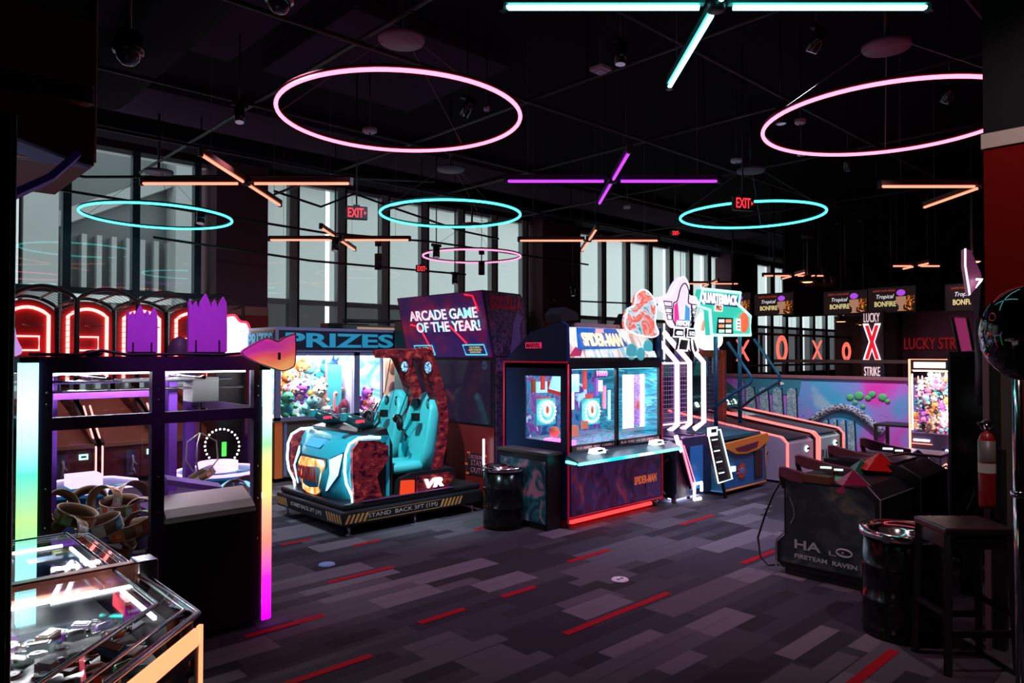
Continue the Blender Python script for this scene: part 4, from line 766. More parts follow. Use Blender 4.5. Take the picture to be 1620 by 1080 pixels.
# prizes lying on the pusher's deck
PC = [((.45, .05, .06), 'red'), ((.03, .2, .4), 'blue'), ((.2, .2, .22), 'grey'), ((.08, .3, .15), 'green'), ((.6, .6, .62), 'silver'), ((.15, .06, .3), 'violet'), ((.05, .05, .06), 'black'), ((.10, .35, .42), 'teal'), ((.35, .12, .05), 'rust')]
SP = []
for k in range(2500):
    x, y = rg.uniform(-.35, .62), rg.uniform(1.72, 2.56)
    if x - y > -1.50 or any((x - a) ** 2 + (y - b) ** 2 < .0024 for a, b in SP): continue
    SP.append((x, y))
    if len(SP) >= 170: break
for k, (x, y) in enumerate(SP):
    c_, nm = PC[rg.randrange(9)]; kind = rg.choice((0, 1, 2, 2, 3)); z = .845 + rg.random() * .045
    t = MB(); m = M('prize_' + nm, c_, .22, .5 if nm in ('silver', 'grey') else .1); rot = Matrix.Rotation(rg.uniform(-.35, .35), 3, 'X') @ Matrix.Rotation(rg.uniform(0, 3.1), 3, 'Z')
    a_, b_, h_ = rg.uniform(.022, .042), rg.uniform(.014, .024), rg.uniform(.007, .014)
    if kind <= 1:
        t.box(-a_, -b_, -h_, a_, b_, h_, m); t.box(-a_ * .8, -b_ * .7, h_, a_ * .8, b_ * .7, h_ + .003, M('prize_label%d' % (k % 3), ((.6, .6, .62), (.3, .3, .34), (.5, .1, .1))[k % 3], .3)); nam, cat = 'prize_box', 'prize'
    elif kind == 2:
        t.lathe(0, 0, [(0, -.004), (.024, -.004), (.026, 0), (.024, .004), (0, .004)], M('token_steel', (.75, .74, .76), .15, 1), 20); t.lathe(0, 0, [(.009, .0055), (.018, .0055)], M('token_dark', (.12, .12, .14), .3, .8), 16); nam, cat = 'prize_token', 'token'
    else:
        t.lathe(0, 0, [(.0, -.025), (.014, -.025), (.015, .016), (.010, .024), (0, .024)], m, 14); t.lathe(0, 0, [(.008, .024), (.008, .036), (0, .036)], BLACKG, 10); nam, cat = 'prize_bottle', 'prize'; rot = Matrix.Rotation(1.5, 3, 'Y') @ rot
    t.v = [tuple(rot @ Vector(p) + Vector((x, y, z))) for p in t.v]
    o = t.build(nam)
    where = ('beside the right glass edge' if x > .3 and y > 2.2 else 'near the copper cross beam' if y > 2.3 else 'in the middle of the deck' if y > 2.0 else 'by the front glass')
    nn = {'prize_box': '%s boxed prize' % nm, 'prize_token': 'round steel token', 'prize_bottle': '%s capsule prize' % nm}[nam]
    tag(o, '%s lying on the coin pusher deck %s' % (nn, where), cat, '%ss %s on the coin pusher deck' % (nn, where))
for k, (u, v, z, sx, sy, sz, c_, lb) in enumerate(((212, 950, .90, .045, .07, .022, (.42, .02, .04), 'upper glossy red box on the coin pusher prizes'), (252, 968, .885, .04, .055, .022, (.40, .02, .04), 'lower glossy red box on the coin pusher prizes'),
        (84, 900, .87, .085, .04, .045, (.02, .15, .35), 'blue boxed prize in the back half of the coin pusher'), (128, 905, .86, .085, .04, .04, (.03, .025, .05), 'dark boxed prize with silver writing in the back half'), (157, 898, .88, .03, .03, .055, (.05, .3, .55), 'upright bright blue box at the back right of the coin pusher'), (112, 888, .87, .06, .04, .05, (.30, .32, .14), 'olive box in the back half of the coin pusher'))):
    x, y, z = from_uz(u, v, z)
    q = MB(); q.box(x - sx, y - sy, z - sz, x + sx, y + sy, z + sz, M('bx%d' % k, c_, .2)); q.box(x - sx * .8, y - sy - .002, z - sz * .6, x + sx * .8, y - sy, z - sz * .2, AL if k == 3 else WHITE); tag(q.build('prize_box'), lb, 'prize')
for k, (u, v) in enumerate(((128, 1055), (160, 1035), (192, 1012), (222, 992))):
    x, y, z = from_uz(u, v, .86); d_ = Vector((-.7071, -.7071, 0)) * .045; n_ = Vector((-.7071, .7071, 0)) * .05
    P = [Vector((x, y, z)) + d_ * a_ + n_ * b_ for a_, b_ in ((-1, 0), (1, 0), (.8, 1), (-.8, 1))]
    q = MB(); q.add([tuple(p) for p in P] + [tuple(p + Vector((0, 0, .008))) for p in P], [(0, 1, 2, 3), (4, 5, 6, 7), (0, 1, 5, 4), (1, 2, 6, 5), (2, 3, 7, 6), (3, 0, 4, 7)], M('clear_tray', (.45, .5, .55), .1, .5)); q.tube([tuple(P[0] + Vector((0, 0, .03))), tuple(P[1] + Vector((0, 0, .03)))], .006, AL, 6); q.tube([tuple(P[0]), tuple(P[0] + Vector((0, 0, .03)))], .005, AL, 6)
    tag(q.build('coin_chute'), 'small clear coin chute along the front glass of the pusher', 'chute', 'clear coin chutes in the pusher')
# lit goods window in the pusher's chamfered side
q = MB(); d_ = Vector((-.7071, -.7071, 0)); n_ = Vector((-.7071, .7071, 0)); p0 = Vector((.77, 2.15, 0)) + n_ * .12
def slab(s0, s1, z0, z1, t0, t1, m):
    P = [p0 + d_ * s0 + n_ * t0, p0 + d_ * s1 + n_ * t0, p0 + d_ * s1 + n_ * t1, p0 + d_ * s0 + n_ * t1]; q.add([(p.x, p.y, z) for z in (z0, z1) for p in P], [(0, 1, 2, 3), (4, 5, 6, 7), (0, 1, 5, 4), (1, 2, 6, 5), (2, 3, 7, 6), (3, 0, 4, 7)], m)
slab(.05, .75, .38, .78, .06, .07, E('goods_backlight', (.75, .92, 1), 1.4)); slab(.05, .75, .56, .57, -.02, .06, AL); rr_ = random.Random(8)
for i in range(9):
    s_ = .08 + i * .075; slab(s_, s_ + .045, .40 + .18 * (i % 2), .47 + .18 * (i % 2) + rr_.random() * .04, -.01, .05, M('good%d' % (i % 4), ((.1, .12, .15), (.5, .55, .6), (.05, .35, .4), (.25, .1, .05))[i % 4], .3))
q.build('goods_shelf', cp)
# ================================================================== CENTRE
LAV = M('lavender_frame', (.30, .30, .55), .45, ); NAVY = M('navy_panel', (.012, .018, .05), .5)
# ---- PRIZES claw
x0, x1, y0, y1 = 4.185, 6.36, 8.97, 9.84
pz_ = thing('claw_machine', 'wide lavender framed claw game headed PRIZES, full of plush toys', 'arcade game', (5.2, 9.4, 0))
q = MB(); q.box(x0, y0, 1.72, x1, y1, 2.06, LAV); q.box(x0 + .04, y0 - .008, 1.76, x1 - .18, y0, 2.02, NAVY); q.box(x0 - .008, y0 + .05, 1.76, x0, y1 - .1, 2.02, NAVY); q.box(x1 - .14, y0 - .008, 1.72, x1 - .1, y0, 2.06, LAV); q.build('header', pz_)
q = MB(); BL = M('letter_cyan', (.03, .42, .68), .5, em=(.04, .5, .8), es=.25)  # unlit painted letters, given a faint glow of their own
text(q, 'PRIZES', (5.16, y0 - .012, 1.89), FX, FXu, BL, w=1.70, h=.20, depth=.006, bold=.03); q.build('lettering', pz_); q = MB(); text(q, 'PRIZES', (x0 - .012, 9.44, 1.89), FA, FXu, BL, w=.78, h=.19, depth=.006, bold=.03); q.build('lettering', pz_)
q = MB()
for a, b_ in ((x0, x0 + .07), (5.36, 5.45), (6.28, x1)): q.box(a, y0, .82, b_, y0 + .05, 1.72, LAV)
q.box(x0, y0, .80, x1, y0 + .05, .86, LAV); q.box(x0, y0, 1.68, x1, y0 + .05, 1.73, LAV); q.box(x0, y1 - .05, .82, x0 + .06, y1, 1.72, LAV); q.box(x1 - .06, y1 - .05, .82, x1, y1, 1.72, LAV)
q.box(x0, y0 - .02, .80, 5.40, y0 + .01, .815, M('sill_gold', (.4, .3, .15), .3, .6)); q.build('frame', pz_)
MB().box(x0 + .07, y0 + .02, .86, 5.36, y0 + .028, 1.68, GLASS).box(5.45, y0 + .02, .86, 6.28, y0 + .028, 1.68, GLASS).box(x0 + .01, y0 + .05, .86, x0 + .018, y1 - .05, 1.72, GLASS).build('glass_pane', pz_)
q = MB(); q.box(x0, y0 + .02, .06, x1, y1, .80, M('peg_tan', (.16, .12, .10), .6)); q.box(x0 - .002, y0 + .01, .06, x0 + .10, y0 + .02, .80, M('side_orange', (.6, .14, .04), .5, em=(.8, .15, .03), es=.2)); q.box(x0 + .12, y0 + .0, .08, x0 + .16, y0 + .02, .8, LAV)
for i in range(26):
    for j in range(12): q.ell(4.45 + i * .07 + (j % 2) * .035, y0 + .018, .14 + j * .055, .007, .003, .007, M('peg_hole', (.06, .045, .04), .6), 5, 3)
for xx in (4.50, 5.15): q.ell(xx, y0 + .01, .60, .035, .02, .035, BLACK, 12, 6)
q.build('cabinet', pz_)
q = MB(); q.box(x0 + .06, y1 - .08, .82, x1 - .06, y1 - .05, 1.72, ramp_mat('claw_backdrop', [(.35, (.6, .75, .8)), (.5, (.08, .4, .5)), (.65, (.9, .95, 1))], 2.2, .5, .5)); q.box(x0 + .05, y0 + .05, .78, x1 - .05, y1 - .05, .84, WHITE)
q.box(5.38, y0 + .1, .84, 5.40, y1 - .1, 1.6, M('divider_lav', (.4, .4, .6), .4)); q.build('case_lining', pz_)
q = MB(); q.box(x0 + .1, y0 + .06, 1.685, x1 - .1, y0 + .09, 1.70, E('claw_led', (1, .97, .92), 14)); q.box(x0 + .1, y1 - .15, 1.68, x1 - .1, y1 - .11, 1.70, MATS['claw_led']); q.build('case_light', pz_); case_lamp(x0 + .1, 5.3, y0 + .10, y0 + .14, 1.69, (1, .97, .93), 30, pz_); case_lamp(x0 + .1, 5.3, y0 + .6, y0 + .7, 1.69, (1, .97, .93), 26, pz_); case_lamp(5.5, x1 - .1, y0 + .10, y0 + .2, 1.69, (1, .97, .95), 24, pz_)
q = MB(); q.box(5.95, y0 + .12, .95, 6.26, y0 + .16, 1.64, M('peach_panel', (.85, .50, .38), .5, em=(1, .6, .45), es=.5)); q.ell(6.10, y0 + .115, 1.48, .08, .01, .10, M('ball_orange', (.7, .22, .12), .5), 14, 8); q.ell(6.10, y0 + .115, 1.18, .09, .01, .11, M('ball_mauve', (.55, .25, .3), .5), 14, 8); q.build('side_art', pz_)
q = MB(); q.box(5.05, y0 + .25, .9, 5.30, y0 + .27, 1.55, M('chute_glass_aqua', (.05, .35, .42), .2, em=(.1, .6, .7), es=.5)); q.box(5.02, y0 + .2, .88, 5.035, y0 + .22, 1.60, E('red_wand', (1, .1, .1), 1.5)); q.tube([(5.1, y0 + .1, .9), (5.1, y0 + .1, 1.15)], .012, E('red_wand', (1, .1, .1), 1.5), 6); q.build('prize_chute', pz_)
def plush(x, y, z, s, c1, c2, rz, lb, grp, tilt=0.0, ears='round', child=True):
    m1 = M('plush_%02d%02d%02d' % tuple(int(k * 99) for k in c1), c1, .95, noise=.2, nscale=60, bump=.3); m2 = M('plush_%02d%02d%02d' % tuple(int(k * 99) for k in c2), c2, .95, noise=.2, nscale=60, bump=.3)
    q = MB(); q.ell(0, 0, 0, .8, .7, .85, m1, 14, 9); q.ell(0, -.1, 1.15, .72, .66, .62, m1, 14, 9)
    q.ell(-.85, -.35, .25, .24, .5, .24, m1, 8, 6); q.ell(.85, -.35, .25, .24, .5, .24, m1, 8, 6); q.ell(-.5, -.7, -.6, .3, .55, .28, m1, 8, 6); q.ell(.5, -.7, -.6, .3, .55, .28, m1, 8, 6)
    if ears == 'round': q.ell(-.55, -.05, 1.68, .24, .12, .26, m1, 8, 6); q.ell(.55, -.05, 1.68, .24, .12, .26, m1, 8, 6)
    elif ears == 'long': q.ell(-.4, 0, 2.1, .17, .1, .6, m1, 8, 6); q.ell(.4, 0, 2.1, .17, .1, .6, m1, 8, 6)
    else: q.prism([(-.6, 1.5), (-.25, 1.7), (-.55, 2.1)], 'y', -.1, .05, m1); q.prism([(.6, 1.5), (.25, 1.7), (.55, 2.1)], 'y', -.1, .05, m1)
    q.ell(0, -.52, -.05, .5, .28, .6, m2, 12, 7)
    q.v = [(a * s, b * s, c_ * s) for a, b, c_ in q.v]; o = q.build('plush_toy'); o.location = (x, y, z); o.rotation_euler = (R(tilt), R(tilt * .6), R(rz)); tag(o, lb, 'plush toy', grp)
    if child:
        q = MB(); q.ell(0, -.72 * s, 1.02 * s, .28 * s, .2 * s, .2 * s, m2, 10, 6); q.ell(0, -.92 * s, 1.1 * s, .09 * s, .06 * s, .06 * s, BLACKG, 8, 5); o2 = q.build('snout'); o2.parent = o
        for sx in (-1, 1):
            q = MB(); q.ell(sx * .27 * s, -.70 * s, 1.32 * s, .085 * s, .05 * s, .10 * s, BLACKG, 8, 5); o2 = q.build('eye'); o2.parent = o
    return o
PG_ = 'plush toys heaped in the PRIZES claw game'.replace('PRIZES ', 'wide ')
cols = {'orange': (.75, .22, .06), 'white': (.8, .78, .76), 'green': (.08, .4, .22), 'aqua': (.25, .65, .7), 'blue': (.04, .15, .6), 'pink': (.8, .25, .4), 'violet': (.35, .08, .55), 'cream': (.75, .62, .5), 'brown': (.22, .11, .08), 'teal': (.03, .3, .35), 'grey': (.35, .36, .4), 'yellow': (.8, .55, .12), 'peach': (.8, .42, .28), 'maroon': (.16, .02, .06), 'rose': (.6, .12, .2), 'black': (.02, .02, .025)}
for u, v, yy, s, a, b_, rz, ti, ears, lb in [
    (463, 578, 9.5, .13, 'orange', 'peach', 20, 60, 'round', 'orange plush toy crammed at the top left of the claw case'), (489, 572, 9.7, .15, 'aqua', 'white', -20, 160, 'long', 'pale aqua plush toy hanging head down at the top of the claw case'),
    (520, 585, 9.6, .13, 'blue', 'aqua', 30, 20, 'point', 'blue plush toy with white paws, top middle of the claw case'), (450, 606, 9.4, .13, 'orange', 'cream', 0, 15, 'round', 'orange plush toy against the left post of the claw case'),
    (468, 604, 9.35, .14, 'white', 'cream', 15, -20, 'long', 'white plush toy lying on the violet one'), (475, 620, 9.25, .10, 'violet', 'pink', -20, 30, 'round', 'shiny violet plush toy in the left half of the claw case'),
    (452, 640, 9.12, .13, 'green', 'teal', 10, 5, 'point', 'green and teal plush toy at the bottom left corner'), (456, 624, 9.3, .11, 'pink', 'orange', 0, 20, 'round', 'pink plush toy behind the green and teal one'),
    (493, 612, 9.45, .13, 'aqua', 'yellow', -10, 40, 'round', 'aqua plush toy in the middle of the heap'), (484, 643, 9.12, .12, 'aqua', 'green', 25, 30, 'round', 'spotted aqua plush toy low at the front'),
    (503, 628, 9.2, .14, 'cream', 'white', -15, 10, 'round', 'cream plush puppy facing the glass'), (523, 614, 9.4, .14, 'peach', 'orange', 20, -40, 'round', 'peach plush toy with its mouth open, upper right of the heap'),
    (540, 636, 9.3, .16, 'maroon', 'grey', 60, 70, 'round', 'big dark maroon plush toy at the right of the heap'), (548, 628, 9.5, .12, 'white', 'grey', 10, 30, 'round', 'white plush toy behind the maroon one'),
    (513, 652, 9.12, .09, 'white', 'pink', -20, 30, 'point', 'small white plush toy at the front sill'), (494, 652, 9.10, .08, 'teal', 'aqua', 0, 60, 'long', 'small teal plush toy at the front sill'),
    (510, 592, 9.9, .15, 'teal', 'black', 0, 20, 'round', 'dark teal plush toy at the back of the claw case'), (470, 590, 9.9, .14, 'white', 'aqua', 0, 10, 'round', 'white plush toy at the back left of the claw case'),
    (576, 630, 9.3, .12, 'violet', 'orange', 0, 15, 'round', 'violet and orange plush toy right of the divider'), (582, 645, 9.2, .10, 'pink', 'white', 10, 15, 'point', 'pink faced plush toy low right of the divider'), (592, 640, 9.4, .10, 'white', 'violet', 60, 50, 'long', 'white and violet plush toy nearest the blue seats')]:
    yy = min(yy, 9.66); px, py, pz = from_uv(u, v, yy); plush(px, py, pz - s * .4, s, cols[a], cols[b_], rz, lb, PG_, ti, ears)
# ---- black barrel bins
def barrel(x, y, r, h, lb):
    t = thing('barrel_bin', lb, 'bin', (x, y, 0), group='black drum bins with chrome tops')
    MB().lathe(x, y, [(0, .0), (r * .97, .0), (r * .97, h * .05), (r, h * .07), (r * .97, h * .09), (r * .97, h * .32), (r * 1.02, h * .34), (r * .97, h * .36), (r * .97, h * .64), (r * 1.02, h * .66), (r * .97, h * .68), (r * .97, h * .93), (r * .9, h * .93)], M('drum_black', (.012, .012, .014), .18, .3), 40).build('body', t)
    MB().lathe(x, y, [(r * 1.03, h * .93), (r * 1.07, h * .96), (r * 1.04, h), (r * .92, h * .995), (r * .55, h * .93), (r * .5, h * .86), (0, h * .86)], M('polished_lid', (.85, .82, .82), .13, 1.0), 44).build('lid', t)
    MB().box(x - r * 1.1, y - .02, h * .92, x - r * 1.02, y + .02, h * .99, CHROME).build('clamp', t)
barrel(4.80, 5.22, .205, .60, 'black drum bin between the blue ride and the lit coin game'); barrel(4.74, 1.56, .225, .64, 'black drum bin standing in front of the dark shooter cabinets')
# ---- giant VR ride
TEAL = M('ride_teal', (.03, .45, .58), .25); BASEB = M('ride_base_black', (.014, .014, .018), .4)
SCALE = ramp_mat('ride_scale_red', [(.38, (.04, .004, .012)), (.47, (.42, .018, .03)), (.54, (.16, .008, .03)), (.66, (.75, .07, .05))], 11, .0, .4, 'NOISE', detail=2, dist=.6, stretch=(1, 1, 1.8))
HAZ = M('hazard_amber', (.75, .33, .10), .5)
rd = thing('vr_ride', 'two seat ride with a teal lit nose and turquoise seats', 'arcade game', (4.25, 6.55, 0))
q = MB(); a0, a1, b0, b1 = 3.40, 5.10, 5.88, 7.26
q.box(a0, b0, .10, a1, b1, .24, BASEB); q.box(a0 + .03, b0 + .03, .24, a1, b1 - .03, .30, BASEB); q.build('platform', rd, bevel=.02)
q = MB()
for k in range(6): q = MB(); q.cyl((a0 + .1 + (k % 3) * .75, b0 + .06 if k < 3 else b1 - .06, 0), (a0 + .1 + (k % 3) * .75, b0 + .06 if k < 3 else b1 - .06, .1), .014, CHROME, 8); q.lathe(a0 + .1 + (k % 3) * .75, b0 + .06 if k < 3 else b1 - .06, [(0, 0), (.03, 0), (.03, .012), (0, .014)], CHROME, 10); q.build('foot', rd)
q = MB()
for k in range(5): q.prism([(a0 + .02 + k * .048, .125), (a0 + .045 + k * .048, .125), (a0 + .085 + k * .048, .205), (a0 + .06 + k * .048, .205)], 'y', b0 - .002, b0, HAZ)
for k in range(6): q.prism([(4.52 + k * .048, .125), (4.545 + k * .048, .125), (4.585 + k * .048, .205), (4.56 + k * .048, .205)], 'y', b0 - .002, b0, HAZ)
for zz in (.125, .203): q.box(a0 + .26, b0 - .002, zz, 4.54, b0, zz + .004, HAZ)
for k in range(6): q.prism([(b0 + .02 + k * .048, .125), (b0 + .045 + k * .048, .125), (b0 + .085 + k * .048, .205), (b0 + .06 + k * .048, .205)], 'x', a0 - .002, a0, HAZ); q.prism([(7.0 + k * .04, .125), (7.02 + k * .04, .125), (7.05 + k * .04, .205), (7.03 + k * .04, .205)], 'x', a0 - .002, a0, HAZ)
HT_ = M('hazard_text', (.6, .45, .40), .5); text(q, 'STAND  BACK 3FT (1M)', (4.08, b0 - .003, .165), FX, FXu, HT_, w=.82, h=.05, depth=.002); text(q, 'STAND BACK 3FT (1M)', (a0 - .003, 6.60, .165), FA, FXu, HT_, w=.64, h=.05, depth=.002); q.build('warning_tape', rd)
# nose shell
prof = [(.22, .02), (.20, -.02), (.27, -.10), (.40, -.155), (.55, -.16), (.70, -.12), (.83, -.03), (.89, .07), (.92, .22), (.90, .38)]   # (z, forward offset from a=3.62, negative = towards -X)
loops = []; NB = 15
for i in range(NB):
    f = i / (NB - 1); yb = 5.99 + f * 1.15; bulge = (1 - abs(2 * f - 1) ** 3); lp = []
    for z, o_ in prof: lp.append((3.62 + o_ * (.45 + .75 * bulge) + .03 * (1 - bulge), 6.565 + (yb - 6.565) * (.82 + .18 * min(1, max(0, (z - .2) / .4))), z + .0 * f))
    lp += [(3.98, 6.565 + (yb - 6.565), .90), (3.98, 6.565 + (yb - 6.565), .22)]; loops.append(lp)
q = MB(); q.loft(loops, TEAL); q.build('nose_shell', rd)
GRL = ramp_mat('ride_grill_glow', [(.35, (.9, .10, .02)), (.5, (1, .35, .08)), (.62, (1, .75, .45))], 9, 1.6, .4, stretch=(1, 1, .5))
def nosepatch(zy, m, off, m2=None, grow=.014):
    def X(z, yy):
        f = (yy - 5.99) / 1.15; bulge = 1 - abs(2 * f - 1) ** 3
        for i in range(1, len(prof)):
            if prof[i][0] >= z: z0_, o0 = prof[i - 1]; z1_, o1 = prof[i]; o_ = o0 + (o1 - o0) * (z - z0_) / max(1e-6, z1_ - z0_); break
        return 3.62 + o_ * (.45 + .75 * bulge) + .03 * (1 - bulge)
    cy_, cz_ = sum(p[0] for p in zy) / len(zy), sum(p[1] for p in zy) / len(zy); q = MB()
    if m2:
        z2 = [(cy_ + (y_ - cy_) * 1.16, cz_ + (z_ - cz_) * 1.12) for y_, z_ in zy]; v = [(X(z_, y_) - off * .6, y_, z_) for y_, z_ in z2] + [(X(z_, y_) + .03, y_, z_) for y_, z_ in z2]; n = len(zy); q.add(v, [tuple(range(n)), tuple(range(2 * n - 1, n - 1, -1))] + [(i, (i + 1) % n, n + (i + 1) % n, n + i) for i in range(n)], m2)
    v = [(X(z_, y_) - off, y_, z_) for y_, z_ in zy] + [(X(z_, y_) + .03, y_, z_) for y_, z_ in zy]; n = len(zy); q.add(v, [tuple(range(n)), tuple(range(2 * n - 1, n - 1, -1))] + [(i, (i + 1) % n, n + (i + 1) % n, n + i) for i in range(n)], m); return q
NVB = M('ride_navy_trim', (.008, .04, .08), .3)
nosepatch([(6.80, .66), (6.36, .66), (6.33, .60), (6.44, .34), (6.50, .31), (6.68, .31), (6.74, .34), (6.82, .60)], GRL, .028, NVB).build('lit_grill', rd)
nosepatch([(6.13, .74), (6.25, .68), (6.20, .56), (6.27, .38), (6.12, .54)], E('lamp_ice', (.55, .75, 1), 1.1), .03, NVB).build('headlight', rd)
nosepatch([(7.0, .74), (6.88, .68), (6.93, .56), (6.86, .38), (7.01, .54)], MATS['lamp_ice'], .03, NVB).build('headlight', rd)
nosepatch([(6.82, .84), (6.52, .84), (6.55, .76), (6.86, .76)], E('lamp_blue', (.05, .35, .75), .7), .012, NVB).build('hood_light', rd)
q = MB(); text(q, 'GODZILLA', (3.395, 6.58, .52), FA, FXu, M('grill_text', (.5, .03, .01), .5), w=.40, h=.14, depth=.01, bold=.03); q.build('lettering', rd)
NW = E('ride_neon', (.6, .9, 1.0), 7)
for yy in (5.975, 7.155):
    q = MB(); q.tube([(3.56, yy, .27), (3.55, yy, .36), (3.49, yy, .48), (3.47, yy, .60), (3.48, yy, .76), (3.52, yy, .85), (3.62, yy, .90), (3.74, yy, .90), (3.86, yy, .885)], .012, NW, 8); q.build('neon_edge', rd)
q = MB(); pr = [(3.56, .24), (3.53, .55), (3.53, .80), (3.60, .88), (3.80, .87), (3.93, .80), (3.92, .66), (3.80, .52), (3.86, .30), (4.0, .28), (4.0, .24)]
q.prism(pr, 'y', 5.93, 5.97, SCALE); q.build('side_panel', rd); MB().prism(pr, 'y', 7.16, 7.20, SCALE).build('side_panel', rd)
q = MB(); q.prism([(3.75, .28), (3.75, .93), (3.95, .97), (4.02, .80), (4.02, .28)], 'y', 6.0, 7.13, BASEB); q.build('dashboard', rd)
for k, yy in enumerate((6.22, 6.86)):
    q = MB(); rot = Matrix.Rotation(R(0), 3, 'Y')
    q.tube([(3.62, yy, 1.08), (3.78, yy, 1.02), (3.92, yy, .95)], [.05, .06, .045], M('gun_teal_black', (.01, .05, .06), .3), 8); q.box(3.58, yy - .035, 1.05, 3.66, yy + .035, 1.12, M('gun_tip', (.03, .35, .4), .3)); q.tube([(3.80, yy, 1.0), (3.78, yy, .9)], .03, BLACK, 8)
    for sy in (-.06, .06): q.tube([(3.9, yy + sy, .96), (3.97, yy + sy, 1.02), (3.96, yy + sy, 1.12)], .013, BLACK, 6)
    q.box(3.70, yy - .058, 1.02, 3.80, yy - .052, 1.05, E('gun_led', (1, .05, .1), .6)); q.build('gun', rd)
SEAT = M('seat_turquoise', (.07, .66, .70), .4, noise=.06)
for k, (yy, dx) in enumerate(((6.22, .02), (6.86, .05))):
    q = MB(); L = []
    for z, cx, th, wd in ((.50, 4.50, .10, .20), (.60, 4.50, .09, .215), (.75, 4.52, .075, .22), (.95, 4.56, .07, .215), (1.10, 4.59, .07, .20), (1.20, 4.61, .065, .17), (1.27, 4.62, .055, .12), (1.295, 4.625, .03, .06)): L.append(sloop(cx + dx, yy, z, th, wd, 22, 2.6))
    q.loft(L, SEAT)
    for sy in (-1, 1): q.loft([sloop(cx + dx, yy + sy * w_, z, .07, .035, 12, 2.2) for z, cx, w_ in ((.50, 4.42, .20), (.7, 4.44, .215), (.95, 4.50, .205), (1.12, 4.55, .18), (1.22, 4.58, .15))], SEAT)
    L = [[(x, yy + w_ * sy, z) for sy, z in ((-1, .50), (-1, .57), (-.8, .60), (0, .585), (.8, .60), (1, .57), (1, .50))] for x, w_ in ((4.02 + dx, .17), (4.06 + dx, .205), (4.3 + dx, .22), (4.5 + dx, .22))]; q.loft(L, SEAT); seat_o = q.build('seat', rd)
    q = MB(); ring_ = []
    for sy in (-.10, .10): q.ell(4.535 + dx, yy + sy, 1.17, .012, .045, .06, M('vest_black', (.012, .02, .03), .5), 12, 8); q.ell(4.522 + dx, yy + sy, 1.17, .010, .025, .036, M('vest_ring', (.05, .25, .3), .4), 10, 6)
    q.build('headrest_badge', seat_o)
    q = MB(); q.tube([(4.4 + dx, yy + .08, 1.15), (4.32 + dx, yy + .10, 1.02), (4.30 + dx, yy + .08, .98)], .010, BLACK, 6); q.ell(4.28 + dx, yy + .10, 1.02, .05, .07, .05, BLACKG, 10, 7); q.ell(4.25 + dx, yy + .02, .97, .03, .05, .07, BLACK, 8, 6); q.tube([(4.27 + dx, yy - .0, .92), (4.29 + dx, yy - .05, .84), (4.30 + dx, yy - .01, .80)], .013, BLACK, 6); q.box(4.36 + dx, yy - .10, 1.0, 4.42 + dx, yy - .03, 1.08, BLACK); q.build('headset', rd)
    q = MB(); ya, yb_ = (5.99, 6.05) if k == 0 else (6.60, 6.66)
    o_ = .13 * k; path = [(4.12, 1.745), (4.42, 1.765), (4.50, 1.74), (4.60, 1.52), (4.69, 1.25), (4.72, 1.02), (4.70, .78), (4.63, .50), (4.50, .50), (4.58, .80), (4.60, 1.02), (4.57, 1.22), (4.46, 1.48), (4.36, 1.66), (4.30, 1.665), (4.15, 1.66)]
    q.prism([(x + o_, z) for x, z in path], 'y', ya, yb_ + .08, SCALE); arch_o = q.build('arch_frame', rd)
    q = MB(); q.ell(4.44 + o_, ya - .005, 1.56, .055, .015, .07, BLACK, 12, 8); q.ell(4.44 + o_, ya - .014, 1.56, .045, .01, .06, ramp_mat('speaker_blue', [(.45, (.02, .05, .15)), (.55, (.4, .7, 1))], 40, .8, .4), 12, 8); q.build('speaker', arch_o)
    q = MB(); q.tube([(4.3 + o_, ya + .05, 1.66), (4.26 + o_, ya + .1, 1.3), (4.3 + o_, yy + .08, 1.05)], .006, BLACK, 4); q.build('cord', rd)
q = MB(); q.prism([(4.06, .30), (4.10, .46), (4.22, .50), (4.76, .50), (4.80, .42), (4.66, .28)], 'y', 5.96, 7.15, BASEB); q.prism([(4.28, .29), (4.28, .46), (4.70, .46), (4.76, .40), (4.66, .29)], 'y', 5.945, 5.96, SCALE); q.prism([(4.08, .30), (4.09, .44), (4.24, .43), (4.24, .29)], 'y', 5.93, 5.96, M('amber_lens', (.6, .05, .02), .3, em=(1, .06, .01), es=.7)); q.build('bench', rd)
q = MB(); text(q, 'VR', (4.49, 5.935, .375), FX, FXu, E('vr_white', (.85, 1, 1), 2.6), w=.25, h=.095, depth=.008, bold=.05, shear=.15); q.build('lit_letters', rd)
q = MB(); q.box(3.62, 5.90, .30, 4.72, 5.95, .306, M('step_tread', (.10, .03, .10), .6)); q.box(4.43, 5.92, .235, 4.72, 5.93, .275, M('step_violet', (.14, .05, .35), .5));  q.tube([(3.84 + .05 * math.cos(k * math.pi / 8), 5.925, .245 + .03 * math.sin(k * math.pi / 8)) for k in range(16)], .004, M('floor_decal', (.4, .25, .35), .5), 4, True); q.build('step', rd)
